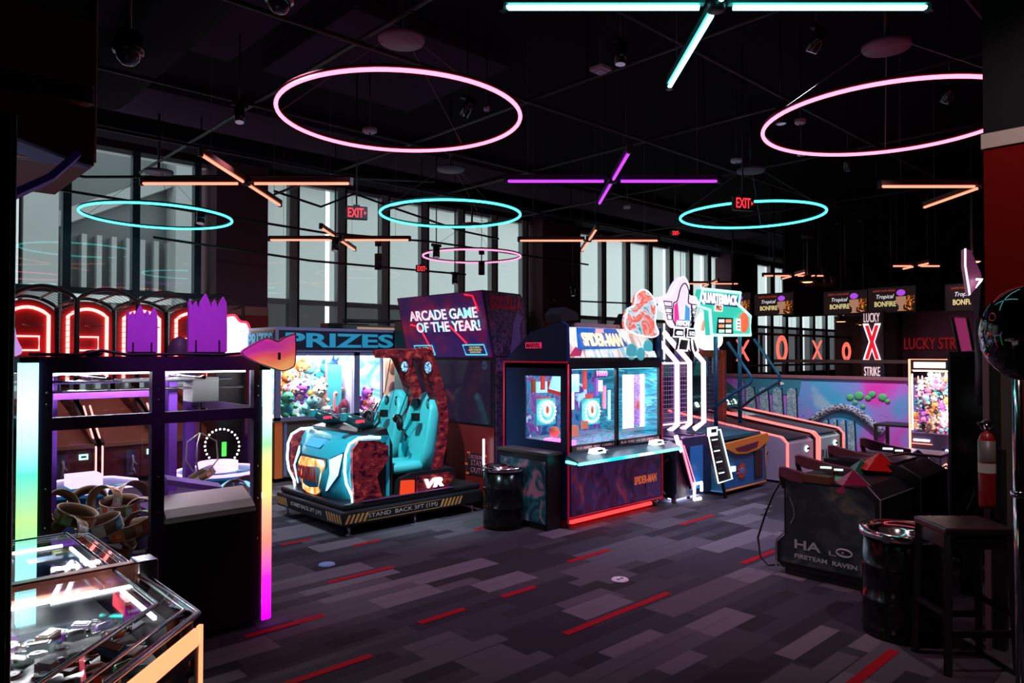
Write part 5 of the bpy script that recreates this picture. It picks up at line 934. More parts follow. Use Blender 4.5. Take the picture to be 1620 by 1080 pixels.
# ---- the screen tower behind it
tw = thing('screen_tower', 'tall dark screen tower reading ARCADE GAME OF THE YEAR', 'arcade game', (5.4, 6.55, 0))
ART = ramp_mat('tower_art', [(.32, (.012, .01, .09)), (.46, (.05, .01, .12)), (.56, (.16, .006, .08)), (.68, (.38, .01, .05)), (.82, (.5, .02, .12))], 1.5, .38, .4, detail=3)
q = MB(); q.prism([(4.985, 2.385), (5.145, 1.66), (5.66, 1.66), (5.60, 2.30), (5.54, 2.37)], 'y', 5.745, 7.35, M('tower_plum', (.05, .012, .05), .5)); q.box(5.17, 5.75, .02, 5.62, 7.32, 1.66, M('tower_black', (.02, .008, .014), .3)); q.build('cabinet', tw)
q = MB(); dirz = Vector((4.985 - 5.145, 0, 2.385 - 1.66)).normalized(); nrm = Vector((0, -1, 0)).cross(dirz)
def tp(yy, f, off=.004): return tuple(Vector((5.145, yy, 1.66)) + dirz * (f * .742) + nrm * off)
q.quad(tp(5.76, .01), tp(7.33, .01), tp(7.33, .99), tp(5.76, .99), ART)
for pts in ([(7.15, .55), (6.98, .50), (6.80, .08)], [(6.05, .96), (5.92, .93), (5.86, .70)], [(6.42, .52), (6.15, .22)]): q.tube([tp(a, f, .006) for a, f in pts], .012, M('art_red_beam', (.8, .02, .06), .4, em=(1, .02, .06), es=.9), 6)
q.build('marquee', tw)
q = MB(); WT = ramp_mat('marquee_letters', [(.38, (.35, .9, .95)), (.5, (.9, .95, 1)), (.62, (1, .55, .8))], 5, .9, .4)
text(q, 'ARCADE GAME', tp(6.48, .69, .036), FA, tuple(dirz), WT, w=1.25, h=.12, depth=.006, bold=.02); text(q, 'OF THE YEAR!', tp(6.42, .50, .036), FA, tuple(dirz), WT, w=1.16, h=.12, depth=.006, bold=.02); q.build('lettering', tw)
q = MB(); BX = M('badge_cyan', (.05, .5, .65), .4, em=(.1, .75, .95), es=.8)
for yy in (6.02, 6.95):
    q.tube([tp(yy - .19, .05, .014), tp(yy + .17, .05, .014), tp(yy + .20, .20, .014), tp(yy - .16, .20, .014)], .008, BX, 5, True)
    text(q, 'THE ULTIMATE\nGIANT MONSTER\nSHOWDOWN' if yy < 6.5 else 'VR', tp(yy, .125, .014), FA, tuple(dirz), M('badge_gold', (.7, .6, .3), .4, em=(.8, .7, .3), es=.4), w=.22, h=.075, depth=.003)
q.build('badge', tw)
q = MB(); q.box(5.155, 5.82, .93, 5.172, 7.28, 1.63, M('tower_screen', (.012, .010, .018), .06, em=(.02, .008, .03), es=.6)); q.build('screen', tw)
q = MB(); q.box(5.16, 5.76, .15, 5.172, 7.3, .90, M('tower_lower', (.20, .010, .014), .4, noise=.3, nscale=2)); q.build('front_panel', tw)  # red base colour also carries the red glow on this face
q = MB(); CT = M('caution_pink', (.55, .12, .20), .5, em=(.6, .1, .2), es=.0); CB = M('caution_black', (.012, .006, .010), .5); CO = M('caution_orange', (.8, .15, .04), .5, )
for yy in (6.05, 6.76):
    q.box(5.150, yy - .15, .36, 5.158, yy + .15, .60, CB); text(q, 'CAUTION!', (5.148, yy, .56), FA, FXu, CT, w=.24, h=.045, depth=.002); text(q, 'STAY\nOUT!', (5.148, yy - .01, .455), FA, FXu, CT, w=.19, h=.14, depth=.002)
    for dy, dz in ((-.16, .59), (.12, .60), (-.17, .40), (.14, .37), (.16, .47)): q.box(5.145, yy + dy - .025, dz - .012, 5.15, yy + dy + .025, dz + .012, CO)
q.build('warning_sign', tw)
q = MB(); SA = ramp_mat('tower_side_art', [(.4, (.035, .012, .06)), (.52, (.10, .04, .14)), (.6, (.20, .07, .20)), (.66, (.30, .03, .08))], 14, .0, .5, detail=8, dist=2)
q.prism([(5.0, 2.36), (5.16, 1.68), (5.64, 1.68), (5.585, 2.29), (5.53, 2.355)], 'y', 5.738, 5.744, SA); q.prism([(5.38, 1.7), (5.55, 1.7), (5.52, 2.0), (5.56, 2.12), (5.48, 2.16), (5.42, 2.05)], 'y', 5.732, 5.738, M('fin_violet', (.22, .10, .36), .5, es=0)); q.box(5.175, 5.74, .16, 5.40, 5.75, 1.66, SA); text(q, 'GODZILLA', (5.31, 5.734, 2.26), FX, FXu, M('tower_red_text', (.55, .01, .05), .5, es=0), w=.46, h=.15, depth=.003, bold=.05); q.build('side_art', tw)
q = MB(); q.tube([(5.10, 5.86, .45), (5.10, 5.86, .78)], .012, E('white_post_led', (.7, .85, 1), 4), 8); q.build('light_strip', tw)
q = MB(); q.tube([(5.7, 9.9, 2.22), (6.9, 9.9, 2.24), (7.2, 9.9, 2.20)], .03, BLACK, 8); q.box(5.75, 9.88, 1.6, 6.95, 9.98, 2.16, M('wire_grey', (.12, .11, .11), .6)); q.box(5.95, 9.86, 2.02, 6.9, 9.88, 2.13, M('tan_lit_panel', (.6, .35, .22), .5, em=(.9, .5, .3), es=.35)); q.box(6.45, 9.95, 0, 7.2, 10.6, 1.6, BLACK); q.box(5.7, 10.35, 0, 6.45, 10.6, 2.2, BLACK)
q.prism(blob(7.07, 2.1, [(-.13, -.14), (-.10, .10), (0, .17), (.10, .10), (.13, -.14)]), 'y', 9.78, 9.86, M('brown_arch', (.30, .07, .03), .5)); q.tube([(7.2, 9.76, 1.98), (7.22, 9.76, 2.12), (7.15, 9.76, 2.25), (7.9, 9.76, 2.25)], .018, E('peach_neon', (1, .3, .25), 3), 6); tag(q.build('long_alley_game'), 'long black alley game with a tan lit panel behind the claw case', 'arcade game')
q = MB(); q.box(7.2, 9.7, 2.32, 8.3, 9.9, 2.5, E('orange_box_light', (1, .12, .06), 1.2)); q.cyl((7.1, 9.8, 2.41), (7.25, 9.8, 2.41), .10, BLACK, 14); q.box(7.4, 9.9, 0, 8.6, 10.6, 2.6, BLACK); q.box(7.2, 9.85, 2.32, 7.4, 9.95, 2.5, BLACK); tag(q.build('orange_lit_game'), 'game with a bright orange box light left of the big screen tower', 'arcade game')
px, py, pz = from_uv(650, 538, 8.4)
px += .22
q = MB(); q.box(px - .16, 8.42, 0, px + .35, 8.9, pz + .28, M('green_cab', (.03, .06, .05), .4)); q.box(px - .14, 8.41, pz - .25, px + .33, 8.42, pz + .24, ramp_mat('green_art', [(.4, (.01, .05, .02)), (.6, (.03, .25, .06))], 3, .4)); q.ell(px + .03, 8.40, pz + .06, .13, .012, .10, E('white_eye', (.9, 1, .95), 1.3), 16, 9); q.ell(px - .03, 8.39, pz + .08, .022, .01, .03, BLACK, 10, 6); q.prism([(px - .05, pz - .2), (px + .2, pz - .2), (px + .24, pz), (px + .02, pz + .0)], 'y', 8.398, 8.41, M('green_leaf', (.03, .45, .08), .5, em=(.04, .6, .1), es=.5)); q.ell(px + .17, 8.39, pz - .14, .10, .01, .06, E('blue_blob', (.1, .35, .9), .9), 12, 7)
tag(q.build('green_marquee_game'), 'slim green game with a round white disc between the claw case and the tower', 'arcade game')
# ---- the lit coin game with two windows
x0, x1, y0, y1 = 5.18, 6.745, 4.70, 5.62; NV2 = M('coin_navy', (.012, .035, .12), .35); RT_ = M('trim_red', (.55, .01, .04), .4, em=(.9, .01, .06), es=.22)
sp = thing('coin_game', 'navy two window coin game with a backlit comic style marquee', 'arcade game', (5.96, 5.16, 0))
q = MB(); q.box(x0, y0, .09, x1, y1, .68, NV2); q.box(x0, y0, .68, x0 + .02, y0 + .10, 1.615, NV2); q.box(x0, y0 + .6, .68, x0 + .02, y1, 1.615, NV2); q.box(x0, y0 + .1, .68, x0 + .02, y0 + .6, .83, NV2); q.box(x0, y0 + .1, 1.48, x0 + .02, y0 + .6, 1.615, NV2)
q.box(x0, y0, 1.56, x1, y1, 1.63, BLACK); q.box(x1 - .03, y0, .68, x1, y1, 1.6, NV2); q.box(x0, y1 - .03, .68, x1, y1, 1.6, NV2); q.prism([(y0, 1.63), (y0 + .01, 1.99), (y0 + .08, 2.02), (y0 + .5, 1.93), (y1 - .05, 1.66), (y1 - .05, 1.63)], 'x', x0 - .01, x0 + .03, NV2); q.prism([(y0, 1.63), (y0 + .01, 1.99), (y0 + .08, 2.02), (y0 + .5, 1.93), (y1 - .05, 1.66), (y1 - .05, 1.63)], 'x', x1 - .03, x1 + .01, NV2)
q.box(x0, y0 + .08, 1.63, x1, y1 - .1, 1.66, BLACK); q.build('cabinet', sp)
q = MB()
for xx in (x0, x1): q.tube([(xx, y0 - .003, .06), (xx, y0 - .003, 1.6)], .010, RT_, 6)
q.tube([(x0, y0, 1.62), (x0, y1, 1.62)], .010, RT_, 6); q.tube([(x0, y1, .1), (x0, y1, 1.62)], .010, RT_, 6); q.tube([(x0, y0, .10), (x1, y0, .10)], .012, RT_, 6); q.build('trim', sp)
q = MB(); q.box(x0 + .03, y0 - .004, 1.55, x1 - .03, y0 + .03, 1.585, BLACK); q.box(x0 + .02, y0 - .003, .74, x0 + .05, y0 + .03, 1.58, BLACK); q.box(5.93, y0 - .003, .74, 5.965, y0 + .03, 1.58, BLACK); q.box(x1 - .05, y0 - .003, .74, x1 - .02, y0 + .03, 1.58, BLACK); q.box(x0 + .02, y0 - .003, .74, x1 - .02, y0 + .03, .80, BLACK); q.build('window_frame', sp)
MB().box(x0 + .05, y0 + .01, .80, x1 - .05, y0 + .016, 1.56, GLASS).box(x0 - .002, y0 + .1, .83, x0 + .004, y0 + .6, 1.48, GLASS).build('glass_pane', sp)
q = MB(); text(q, 'CAUTION TWO PLAYER COIN DROP', (5.56, y0 - .006, .768), FX, FXu, M('strip_pink', (.6, .2, .25), .5), w=.58, h=.025, depth=.002) if False else q.box(x0 + .12, y0 - .006, .757, 5.88, y0 - .004, .782, ramp_mat('strip_print', [(.45, (.02, .01, .01)), (.5, (.6, .25, .3))], 55, .2, stretch=(1, 1, .1))); q.box(6.0, y0 - .006, .757, 6.68, y0 - .004, .782, MATS['strip_print']); q.build('print_strip', sp)
INT = ramp_mat('coin_city_art', [(.34, (.01, .03, .16)), (.46, (.02, .20, .36)), (.54, (.22, .03, .25)), (.60, (.06, .02, .22)), (.70, (.45, .7, .9))], 5, .8, .3, 'NOISE', detail=6, dist=1.5)
CYAN = E('case_cyan', (.15, .75, 1.0), 5); MAGE = E('case_magenta', (1, .1, .6), 4)
q = MB(); q.box(x0 + .03, y1 - .06, .72, x1 - .03, y1 - .04, 1.55, INT); q.box(x0 + .03, y0 + .03, .78, x1 - .03, y1 - .05, .80, ramp_mat('coin_deck', [(.4, (.05, .25, .35)), (.5, (.3, .6, .7)), (.6, (.5, .1, .3))], 14, .35, .2)); q.box(x1 - .05, y0 + .03, .8, x1 - .035, y1 - .05, 1.55, ramp_mat('side_city', [(.4, (.02, .16, .22)), (.5, (.05, .45, .55)), (.58, (.02, .1, .2)), (.66, (.2, .8, .9))], 8, .5, .3, stretch=(1, .3, 2))); q.build('case_art', sp)
q = MB(); q.box(x0 + .08, y0 + .06, 1.545, x1 - .08, y0 + .075, 1.555, CYAN)
MATW = M('wheel_teal', (.03, .3, .35), .3, em=(.1, .8, .8), es=.45); WW = E('wheel_white', (1, .9, .8), 2.2); WR = M('wheel_red', (.8, .15, .1), .4, em=(.9, .15, .1), es=.4)
for u_, yy in ((866, 5.30), (937, 5.05)):
    X_, _, Z_ = from_uv(u_, 648, yy); q.box(X_ - .14, yy + .02, Z_ - .16, X_ + .15, yy + .03, Z_ + .12, MATW); q.tube([(X_ + .045 * math.cos(k * math.pi / 8), yy, Z_ + .065 * math.sin(k * math.pi / 8)) for k in range(16)], .014, WW, 6, True); q.ell(X_, yy, Z_, .028, .01, .042, WR, 12, 8)
    for k in range(18):
        a_ = math.pi * k / 9; q.ell(X_ + .115 * math.cos(a_), yy - .005, Z_ - .02 + .11 * math.sin(a_), .013, .012, .013, W_LIT, 8, 5)
q.build('bonus_wheel', sp)
case_lamp(x0 + .1, x1 - .1, y0 + .07, y0 + .09, 1.54, (.5, .85, 1), 9, sp)
q = MB(); tx = [from_uv(u, 600, y0 + .22)[0] for u in (986, 1000, 1013, 1027)]; q.box(tx[0], y0 + .20, .88, tx[1], y0 + .23, 1.47, E('tower_white', (.95, .90, 1), 2.5)); q.box(tx[2], y0 + .20, .88, tx[3], y0 + .23, 1.47, MATS['tower_white']); q.box(tx[1], y0 + .22, .9, tx[2], y0 + .225, 1.47, ramp_mat('tower_cells', [(.45, (.3, .12, .5)), (.55, (.6, .3, .8))], 20, .7, stretch=(1, 1, 3))); q.box(tx[0], y0 + .2, .84, tx[3], y0 + .24, .88, WHITE); q.ell((tx[1] + tx[2]) / 2, y0 + .2, 1.13, .035, .01, .055, MATS['wheel_red'], 12, 8); q.build('token_tower', sp)
q = MB(); q.box(5.72, y0 + .1, 1.46, 5.90, y0 + .12, 1.53, BLACK); text(q, '1000', (5.81, y0 + .09, 1.495), FX, FXu, E('score_pink', (1, .1, .55), 2), w=.17, h=.05, depth=.003, bold=.03); q.build('score_display', sp)
RB = M('case_red_prop', (.7, .05, .05), .4, em=(.9, .06, .05), es=.5); q = MB()
def fq(u_, v_, w_, h_, yy, m): X_, _, Z_ = from_uv(u_, v_, yy); q.box(X_ - w_ / 2, yy, Z_ - h_ / 2, X_ + w_ / 2, yy + .02, Z_ + h_ / 2, m)
fq(926, 600, .05, .22, 5.15, RB); fq(933, 628, .11, .07, 5.12, RB); fq(945, 612, .05, .20, 5.2, M('violet_bar', (.25, .08, .4), .4, em=(.4, .1, .7), es=.5)); fq(957, 628, .05, .26, 5.2, M('rose_bar', (.6, .2, .3), .4, em=(.9, .3, .45), es=.7)); fq(951, 610, .05, .12, 5.0, E('case_pink_lamp', (1, .5, .6), 2)); fq(910, 606, .12, .18, 4.85, E('case_sky', (.3, .7, .95), 1.2)); fq(926, 672, .09, .08, 4.85, M('case_orange_card', (.85, .25, .15), .4, em=(.9, .3, .2), es=.4)); fq(965, 640, .02, .32, 5.0, CYAN); fq(862, 612, .24, .12, 5.42, MATS['case_sky']); fq(862, 630, .20, .03, 5.4, RB); fq(845, 610, .05, .14, 5.38, M('case_rust', (.4, .1, .05), .4, em=(.5, .12, .05), es=.4))
q.box(5.45, y1 - .3, 1.32, 5.5, y1 - .28, 1.5, RB); q.ell(5.36, y0 + .35, .90, .06, .05, .06, M('case_orange_ball', (.8, .2, .1), .4, em=(.9, .2, .1), es=.3)); q.box(5.42, y0 + .18, .86, 5.54, y0 + .22, .97, M('case_orange_card', (.85, .25, .15), .4, em=(.9, .3, .2), es=.4)); q.prism([(x0 + .06, 1.35), (x0 + .28, 1.30), (x0 + .30, 1.46), (x0 + .12, 1.50)], 'y', y0 + .3, y0 + .32, E('case_sky', (.3, .7, .95), 1.2)); q.box(5.75, y0 + .5, 1.1, 5.83, y0 + .55, 1.45, E('case_pink_lamp', (1, .5, .6), 2)); q.box(5.25, y0 + .05, .80, 5.35, y0 + .4, .84, MAGE)
q.quad((x0 + .25, 4.85, 1.36), (x0 + .25, 5.22, 1.42), (x0 + .25, 5.22, 1.30), (x0 + .25, 4.98, 1.26), RB); q.ell(x0 + .32, 5.02, 1.42, .01, .12, .08, MATS['case_sky'], 14, 8); q.build('playfield_props', sp)
# marquee
MA = ramp_mat('marquee_sky', [(.4, (.35, .55, .6)), (.5, (.85, .9, .9)), (.62, (.45, .30, .25))], 3, .9, .4, stretch=(3, 1, .6))
mq0 = (5.24, y0 + .04); mlean = .10
def mp(x, f, off=0.0): return (x, y0 + .03 + .13 * f - off, 1.665 + .31 * f)
q = MB(); q.quad(mp(5.22, 0), mp(6.70, 0), mp(6.66, 1), mp(5.30, 1), MA); q.box(5.20, y0 + .2, 1.66, 6.70, y0 + .26, 2.0, BLACK); q.box(5.45, y0 + .16, 1.975, 6.2, y0 + .25, 2.02, M('top_cap', (.35, .22, .25), .5)); q.build('marquee', sp)
q = MB(); P = [(5.38, .26), (5.46, .99), (6.10, .99), (6.22, .40), (6.0, .30)]; q.add([mp(x, f, .016) for x, f in P], [tuple(range(len(P)))], M('marquee_blue', (.01, .12, .42), .4, em=(.01, .14, .5), es=.6)); P = [(5.22, .04), (5.36, .35), (5.46, .28), (5.40, .05)]; q.add([mp(x, f, .010) for x, f in P], [tuple(range(len(P)))], M('marquee_wine', (.4, .03, .10), .4, em=(.5, .03, .1), es=.5))
for x, f, rr, c_ in ((6.25, .2, .10, 'teal_ball'), (6.58, .38, .09, 'teal_ball'), (6.4, .12, .08, 'teal_ball')): px_, py_, pz_2 = mp(x, f, .014); q.ell(px_, py_, pz_2, rr, .012, rr * .9, M('teal_ball', (.10, .45, .52), .4, em=(.1, .6, .7), es=.5), 16, 9)
q.build('marquee_art', sp)
q = MB(); text(q, 'SPIDER-MAN', mp(5.80, .60, .034), FX, (0, .387, .922), E('logo_cream', (1, .70, .45), 1.1), w=.64, h=.15, depth=.01, bold=.03); px_, py_, pz_2 = mp(5.80, .90, .034); text(q, 'MARVEL', (px_, py_, pz_2), FX, FXu, E('logo_rose', (1, .35, .35), 1.2), w=.13, h=.04, depth=.01, bold=.03); q.build('lettering', sp)
q = MB(); q.box(x0 - .014, 5.05, 1.76, x0 - .010, 5.28, 1.82, M('badge_red', (.7, .02, .12), .4, em=(.9, .03, .15), es=.6)); text(q, 'MARVEL', (x0 - .016, 5.165, 1.79), FA, FXu, M('badge_letter', (.25, .0, .03), .5), w=.20, h=.045, depth=.002, bold=.03); q.build('side_badge', sp)
# generic backlit hero-less cutout crest (swirl of red and teal) above the marquee
cc = blob(6.43, 2.13, [(-.30, -.16), (-.28, .04), (-.16, .10), (-.12, .22), (.02, .28), (.16, .22), (.24, .10), (.22, -.08), (.28, -.20), (.1, -.24)])
q = MB(); q.prism(cc, 'y', y0 + .02, y0 + .06, ramp_mat('crest_swirl', [(.36, (.05, .40, .50)), (.46, (.75, .85, .9)), (.54, (.9, .08, .06)), (.62, (.95, .35, .25)), (.7, (.2, .6, .7))], 3.2, .85, .4, detail=2, dist=2.5)); q.tube([(x, y0 + .02, z) for x, z in cc], .008, W_SOFT, 5, True); q.build('crest_board', sp)
q = MB(); q.prism([(y0 + .06, 1.68), (y0 + .06, 2.10), (y0 + .3, 2.16), (y0 + .5, 1.9)], 'x', 6.66, 6.72, BLACKG); q.build('side_wing', sp)
q = MB(); q.prism([(5.22, 2.02), (5.20, 2.10), (5.28, 2.17), (5.46, 2.12), (5.48, 2.05)], 'y', y0 + .12, y0 + .34, BLACK); q.build('top_speaker', sp)
# control shelf
q = MB(); q.prism([(y0 - .17, .665), (y0 - .02, .72), (y0, .72), (y0, .63), (y0 - .15, .63)], 'x', x0 - .04, 6.86, M('shelf_steel', (.12, .20, .22), .25, .5)); q.build('control_shelf', sp)
LG = MATS.get('shelf_led') or ramp_mat('shelf_led', [(.40, (.0, .55, .9)), (.5, (.1, .95, .9)), (.58, (.05, .9, .3)), (.66, (.5, 1, .9))], 1.6, 5, .4, detail=0, dist=0)
q = MB(); q.tube([(x0 - .05, y0 - .02, .66), (x0 - .03, y0 - .17, .648), (5.5, y0 - .178, .648), (6.5, y0 - .178, .648), (6.86, y0 - .17, .648), (6.87, y0 - .02, .66)], .014, LG, 6); q.build('shelf_light', sp)
for xx in (5.50, 6.50):
    q = MB(); q.prism([(xx - .085, .715), (xx - .07, .76), (xx + .07, .765), (xx + .09, .715)], 'y', y0 - .14, y0 - .05, W_SOFT); q.box(xx - .04, y0 - .143, .735, xx + .04, y0 - .138, .755, BLACK); q.build('coin_slot', sp, bevel=.008)
    q = MB(); q.ell(xx + .17, y0 - .08, .725, .035, .035, .015, CHROME, 12, 6); q.build('button', sp)
LP = ramp_mat('lower_art', [(.34, (.015, .012, .06)), (.46, (.10, .012, .06)), (.56, (.05, .03, .14)), (.66, (.28, .02, .06)), (.78, (.22, .12, .25))], 6, .30, .25, detail=6, dist=1.2, stretch=(1, 1, .5))
q = MB(); q.box(x0 + .04, y0 - .006, .12, x1 - .03, y0, .62, LP); q.build('front_art', sp)
q = MB(); text(q, 'SPIDER-MAN', (6.42, y0 - .012, .34), FX, FXu, M('logo_ember', (.75, .14, .08), .4, em=(1, .18, .08), es=.35), w=.40, h=.09, depth=.003, bold=.04, shear=.0); q.build('lower_lettering', sp)
q = MB(); q.box(x0 + .08, y0 + .03, .03, x1 - .15, y0 + .06, .06, E('under_red', (1, .01, .01), 10)); q.build('under_light', sp)
q = MB(); [q.cyl((xx, yy, 0), (xx, yy, .09), .018, CHROME, 8) for xx in (x0 + .05, x1 - .05) for yy in (y0 + .05, y1 - .05)]; q.build('foot', sp)
q = MB(); q.box(4.97, 4.78, .0, 5.165, 5.46, .72, BLACK); q.box(4.962, 4.80, .06, 4.97, 5.44, .66, ramp_mat('box_art', [(.42, (.012, .03, .05)), (.55, (.02, .10, .14)), (.64, (.32, .12, .20))], 5, .2, .4, detail=2, dist=1.5)); q.box(4.95, 4.76, .72, 5.17, 5.48, .745, M('box_lid', (.10, .08, .07), .35)); tag(q.build('ticket_box'), 'low black ticket box against the side of the navy coin game', 'cabinet')
# ---- pitching game with the white lit posts
pt = thing('pitching_game', 'pitching game with three white lit posts under a winged PITCH sign', 'arcade game', (7.25, 5.2, 0))
WN = E('post_white', (1.0, .62, .95), 1.9); PK = E('post_pink', (1, .12, .2), 4)
q = MB(); q.prism([(4.66, .05), (4.66, .60), (4.70, .70), (5.1, .78), (6.2, .82), (6.2, .05)], 'x', 6.93, 7.70, M('pitch_navy', (.02, .02, .07), .4)); q.box(6.95, 4.65, .1, 7.18, 4.66, .62, M('pitch_plum', (.06, .015, .06), .4)); q.box(7.24, 4.645, .12, 7.50, 4.66, .62, M('pitch_blue_panel', (.02, .14, .42), .3, em=(.02, .12, .45), es=.3)); q.build('cabinet', pt)
q = MB(); q.box(6.95, 4.70, .715, 7.68, 5.1, .73, ramp_mat('pitch_deck', [(.4, (.08, .04, .16)), (.55, (.5, .3, .6)), (.65, (.7, .65, .8))], 7, .25, .25))
for xx in (7.1, 7.38, 7.6): q.box(xx - .05, 4.72, .73, xx + .05, 4.95, .745, BLACK)
q.build('ball_deck', pt)
q = MB()
PU = [(1072, None), (1091, None), (1113, None)]
for u, off in ((1071, 0), (1091, 0), (1113, 0)):
    X = from_uv(u, 600, 4.95)[0]
    q.tube([(X - .02, 5.08, .74), (X, 4.95, .84), (X, 4.95, 1.60), (X - .03, 5.15, 1.82), (X - .04, 5.3, 1.98)], .034, WN, 4)
q.tube([(6.98, 4.95, 1.59), (7.66, 4.95, 1.59)], .012, WN, 4); q.tube([(6.98, 4.95, .86), (7.66, 4.95, .86)], .010, WN, 4); q.build('lit_post', pt)
q = MB()
for k in range(14): q.tube([(7.02 + k * .05, 5.0, .8), (7.02 + k * .05, 5.0, 1.62)], .004, M('net_pink', (.4, .2, .4), .5), 4)
for k in range(15): q.tube([(6.98, 5.0, .82 + k * .055), (7.7, 5.0, .82 + k * .055)], .004, MATS['net_pink'], 4)
q.build('net', pt)
q = MB(); q.box(6.95, 6.1, .8, 7.72, 6.12, 1.9, ramp_mat('pitch_back', [(.4, (.25, .10, .45)), (.52, (.6, .30, .75)), (.62, (.8, .12, .25))], 2.4, .7, .5)); q.box(6.95, 5.1, .8, 6.97, 6.1, 1.9, M('pitch_side', (.25, .1, .35), .4, em=(.5, .2, .6), es=.3)); q.box(7.15, 5.9, .8, 7.2, 5.95, 1.6, E('inner_blue', (.2, .5, 1), 2)); q.build('backdrop', pt)
q = MB(); q.prism([(6.92, .72), (7.0, .72), (7.27, .16), (7.19, .14)], 'y', 4.60, 4.64, M('brace_black', (.02, .02, .03), .4)); q.tube([(6.95, 4.59, .72), (7.20, 4.59, .16)], .012, PK, 6); q.tube([(7.03, 4.6, .66), (7.28, 4.6, .17)], .006, PK, 6); q.build('brace', pt)
q = MB(); q.tube([(7.36, 4.58, .10), (7.36, 4.58, .20), (7.21, 4.58, .20), (7.21, 4.58, .0 + .02), (7.34, 4.58, .02)], .018, W_LIT, 6); q.tube([(6.90, 4.62, .78), (6.93, 4.60, .66), (6.98, 4.60, .60)], .03, WN, 4); q.build('white_hook_light', pt)
q = MB(); q.prism([(4.68, .1), (4.68, .55), (4.9, .6), (5.3, .3), (5.3, .1)], 'x', 6.90, 6.93, M('chevron_black', (.015, .012, .02), .4)); q.tube([(6.895, 4.72, .5), (6.895, 4.98, .32), (6.895, 4.76, .1)], .006, M('chevron_line', (.35, .2, .3), .5), 4); q.tube([(6.895, 4.9, .5), (6.895, 5.16, .32), (6.895, 4.94, .1)], .006, MATS['chevron_line'], 4); q.build('side_panel', pt)
q = MB(); q.lathe(7.0, 4.72, [(0, 0), (.03, 0), (.03, .05), (0, .06)], WHITE, 12); q.lathe(7.3, 4.72, [(0, 0), (.02, 0), (.02, .05), (0, .06)], BLACK, 10); q.box(7.0, 4.76, .03, 7.6, 4.80, .045, E('under_white', (.6, .65, 1), 40)); q.build('foot', pt)
# winged sign
YS = 5.05; FY = YS / 4.7
def sc(pts, yy, ref=4.7):  # keep the outline while moving the board back
    return [(x * yy / ref, 1.7 + (z - 1.7) * yy / ref) for x, z in pts]
SW = E('sign_frost', (.95, .80, .98), .95); SK = M('sign_ink', (.02, .02, .05), .5)
crest = sc(blob(7.15, 2.28, [(-.43, .06), (-.30, .08), (-.20, .12), (-.10, .24), (.04, .33), (.15, .24), (.16, .12), (.30, .10), (.34, .02), (.27, -.02), (.28, -.08), (.20, -.10), (.18, -.24), (.05, -.27), (-.13, -.27), (-.24, -.18), (-.28, -.10), (-.36, -.08), (-.37, -.0), (-.42, .0)]), YS)
q = MB(); q.prism(crest, 'y', YS, YS + .08, SW); q.tube([(x, YS, z) for x, z in crest], .006, W_SOFT, 5, True); q.build('sign_board', pt)
q = MB(); bl = sc(blob(7.17, 2.27, [(-.12, .05), (-.05, .20), (.04, .26), (.12, .18), (.11, .04), (.18, -.0), (.14, -.22), (-.18, -.22), (-.2, .0)]), YS); q.tube([(x, YS - .008, z) for x, z in bl], .008, SK, 5, True)
for k in range(3):
    xa, xb, za = 6.78 + .03 * k, 6.94, 2.30 - .075 * k; P = sc([(xa, za), (xb, za), (xb, za - .055), (xa + .02, za - .055)], YS); q.tube([(x, YS - .006, z) for x, z in P], .007, SK, 4, True)
    xa, xb, za = 7.34, 7.46 - .03 * k, 2.29 - .075 * k; P = sc([(xa, za), (xb, za), (xb - .02, za - .055), (xa, za - .055)], YS); q.tube([(x, YS - .006, z) for x, z in P], .007, SK, 4, True)
q.prism(sc([(6.99, 2.26), (7.05, 2.30), (7.08, 2.10), (6.99, 2.05)], YS), 'y', YS - .012, YS - .002, M('sign_magenta', (.8, .05, .3), .5, em=(1, .05, .35), es=.8)); q.prism(sc([(7.30, 2.24), (7.22, 2.28), (7.20, 2.10), (7.30, 2.0)], YS), 'y', YS - .012, YS - .002, M('sign_azure', (.1, .4, .8), .5, em=(.1, .45, .9), es=.7))
q.prism(sc([(6.99, 2.10), (7.32, 2.10), (7.32, 2.02), (6.99, 2.02)], YS), 'y', YS - .010, YS - .002, M('sign_slate', (.12, .14, .3), .5, em=(.15, .18, .4), es=.5)); q.build('sign_art', pt)
(px_, pz_2), = sc([(7.155, 2.06)], YS); q = MB(); text(q, 'PITCH', (px_, YS - .015, pz_2), FX, FXu, E('sign_letter', (1, .95, 1), 1.6), w=.30, h=.065, depth=.006, bold=.05, shear=.2); q.build('lettering', pt)
q = MB()
for xa, xb, tx in ((6.98, 7.18, '4000'), (7.26, 7.42, '512')):
    P = sc([(xa, 2.0), (xb, 2.0), (xb, 1.90), (xa - .02, 1.90)], YS); q.prism(P, 'y', YS - .01, YS + .04, BLACK); q.tube([(x, YS - .012, z) for x, z in P], .009, W_SOFT, 5, True); (cx_, cz_), = sc([((xa + xb) / 2, 1.945)], YS); text(q, tx, (cx_, YS - .016, cz_), FX, FXu, TXT_W, w=(xb - xa) * .7, h=.05, depth=.003, bold=.02)
q.build('score_display', pt)
q = MB()
for P in ([(7.10, 1.88), (7.28, 1.87), (7.24, 1.74), (7.05, 1.75)], [(7.34, 1.88), (7.40, 1.88), (7.48, 1.74), (7.42, 1.68), (7.36, 1.76)]): P = sc(P, YS); q.prism(P, 'y', YS - .01, YS + .03, BLACK); q.tube([(x, YS - .012, z) for x, z in P], .012, W_SOFT, 5, True)
q.build('lower_panel', pt)
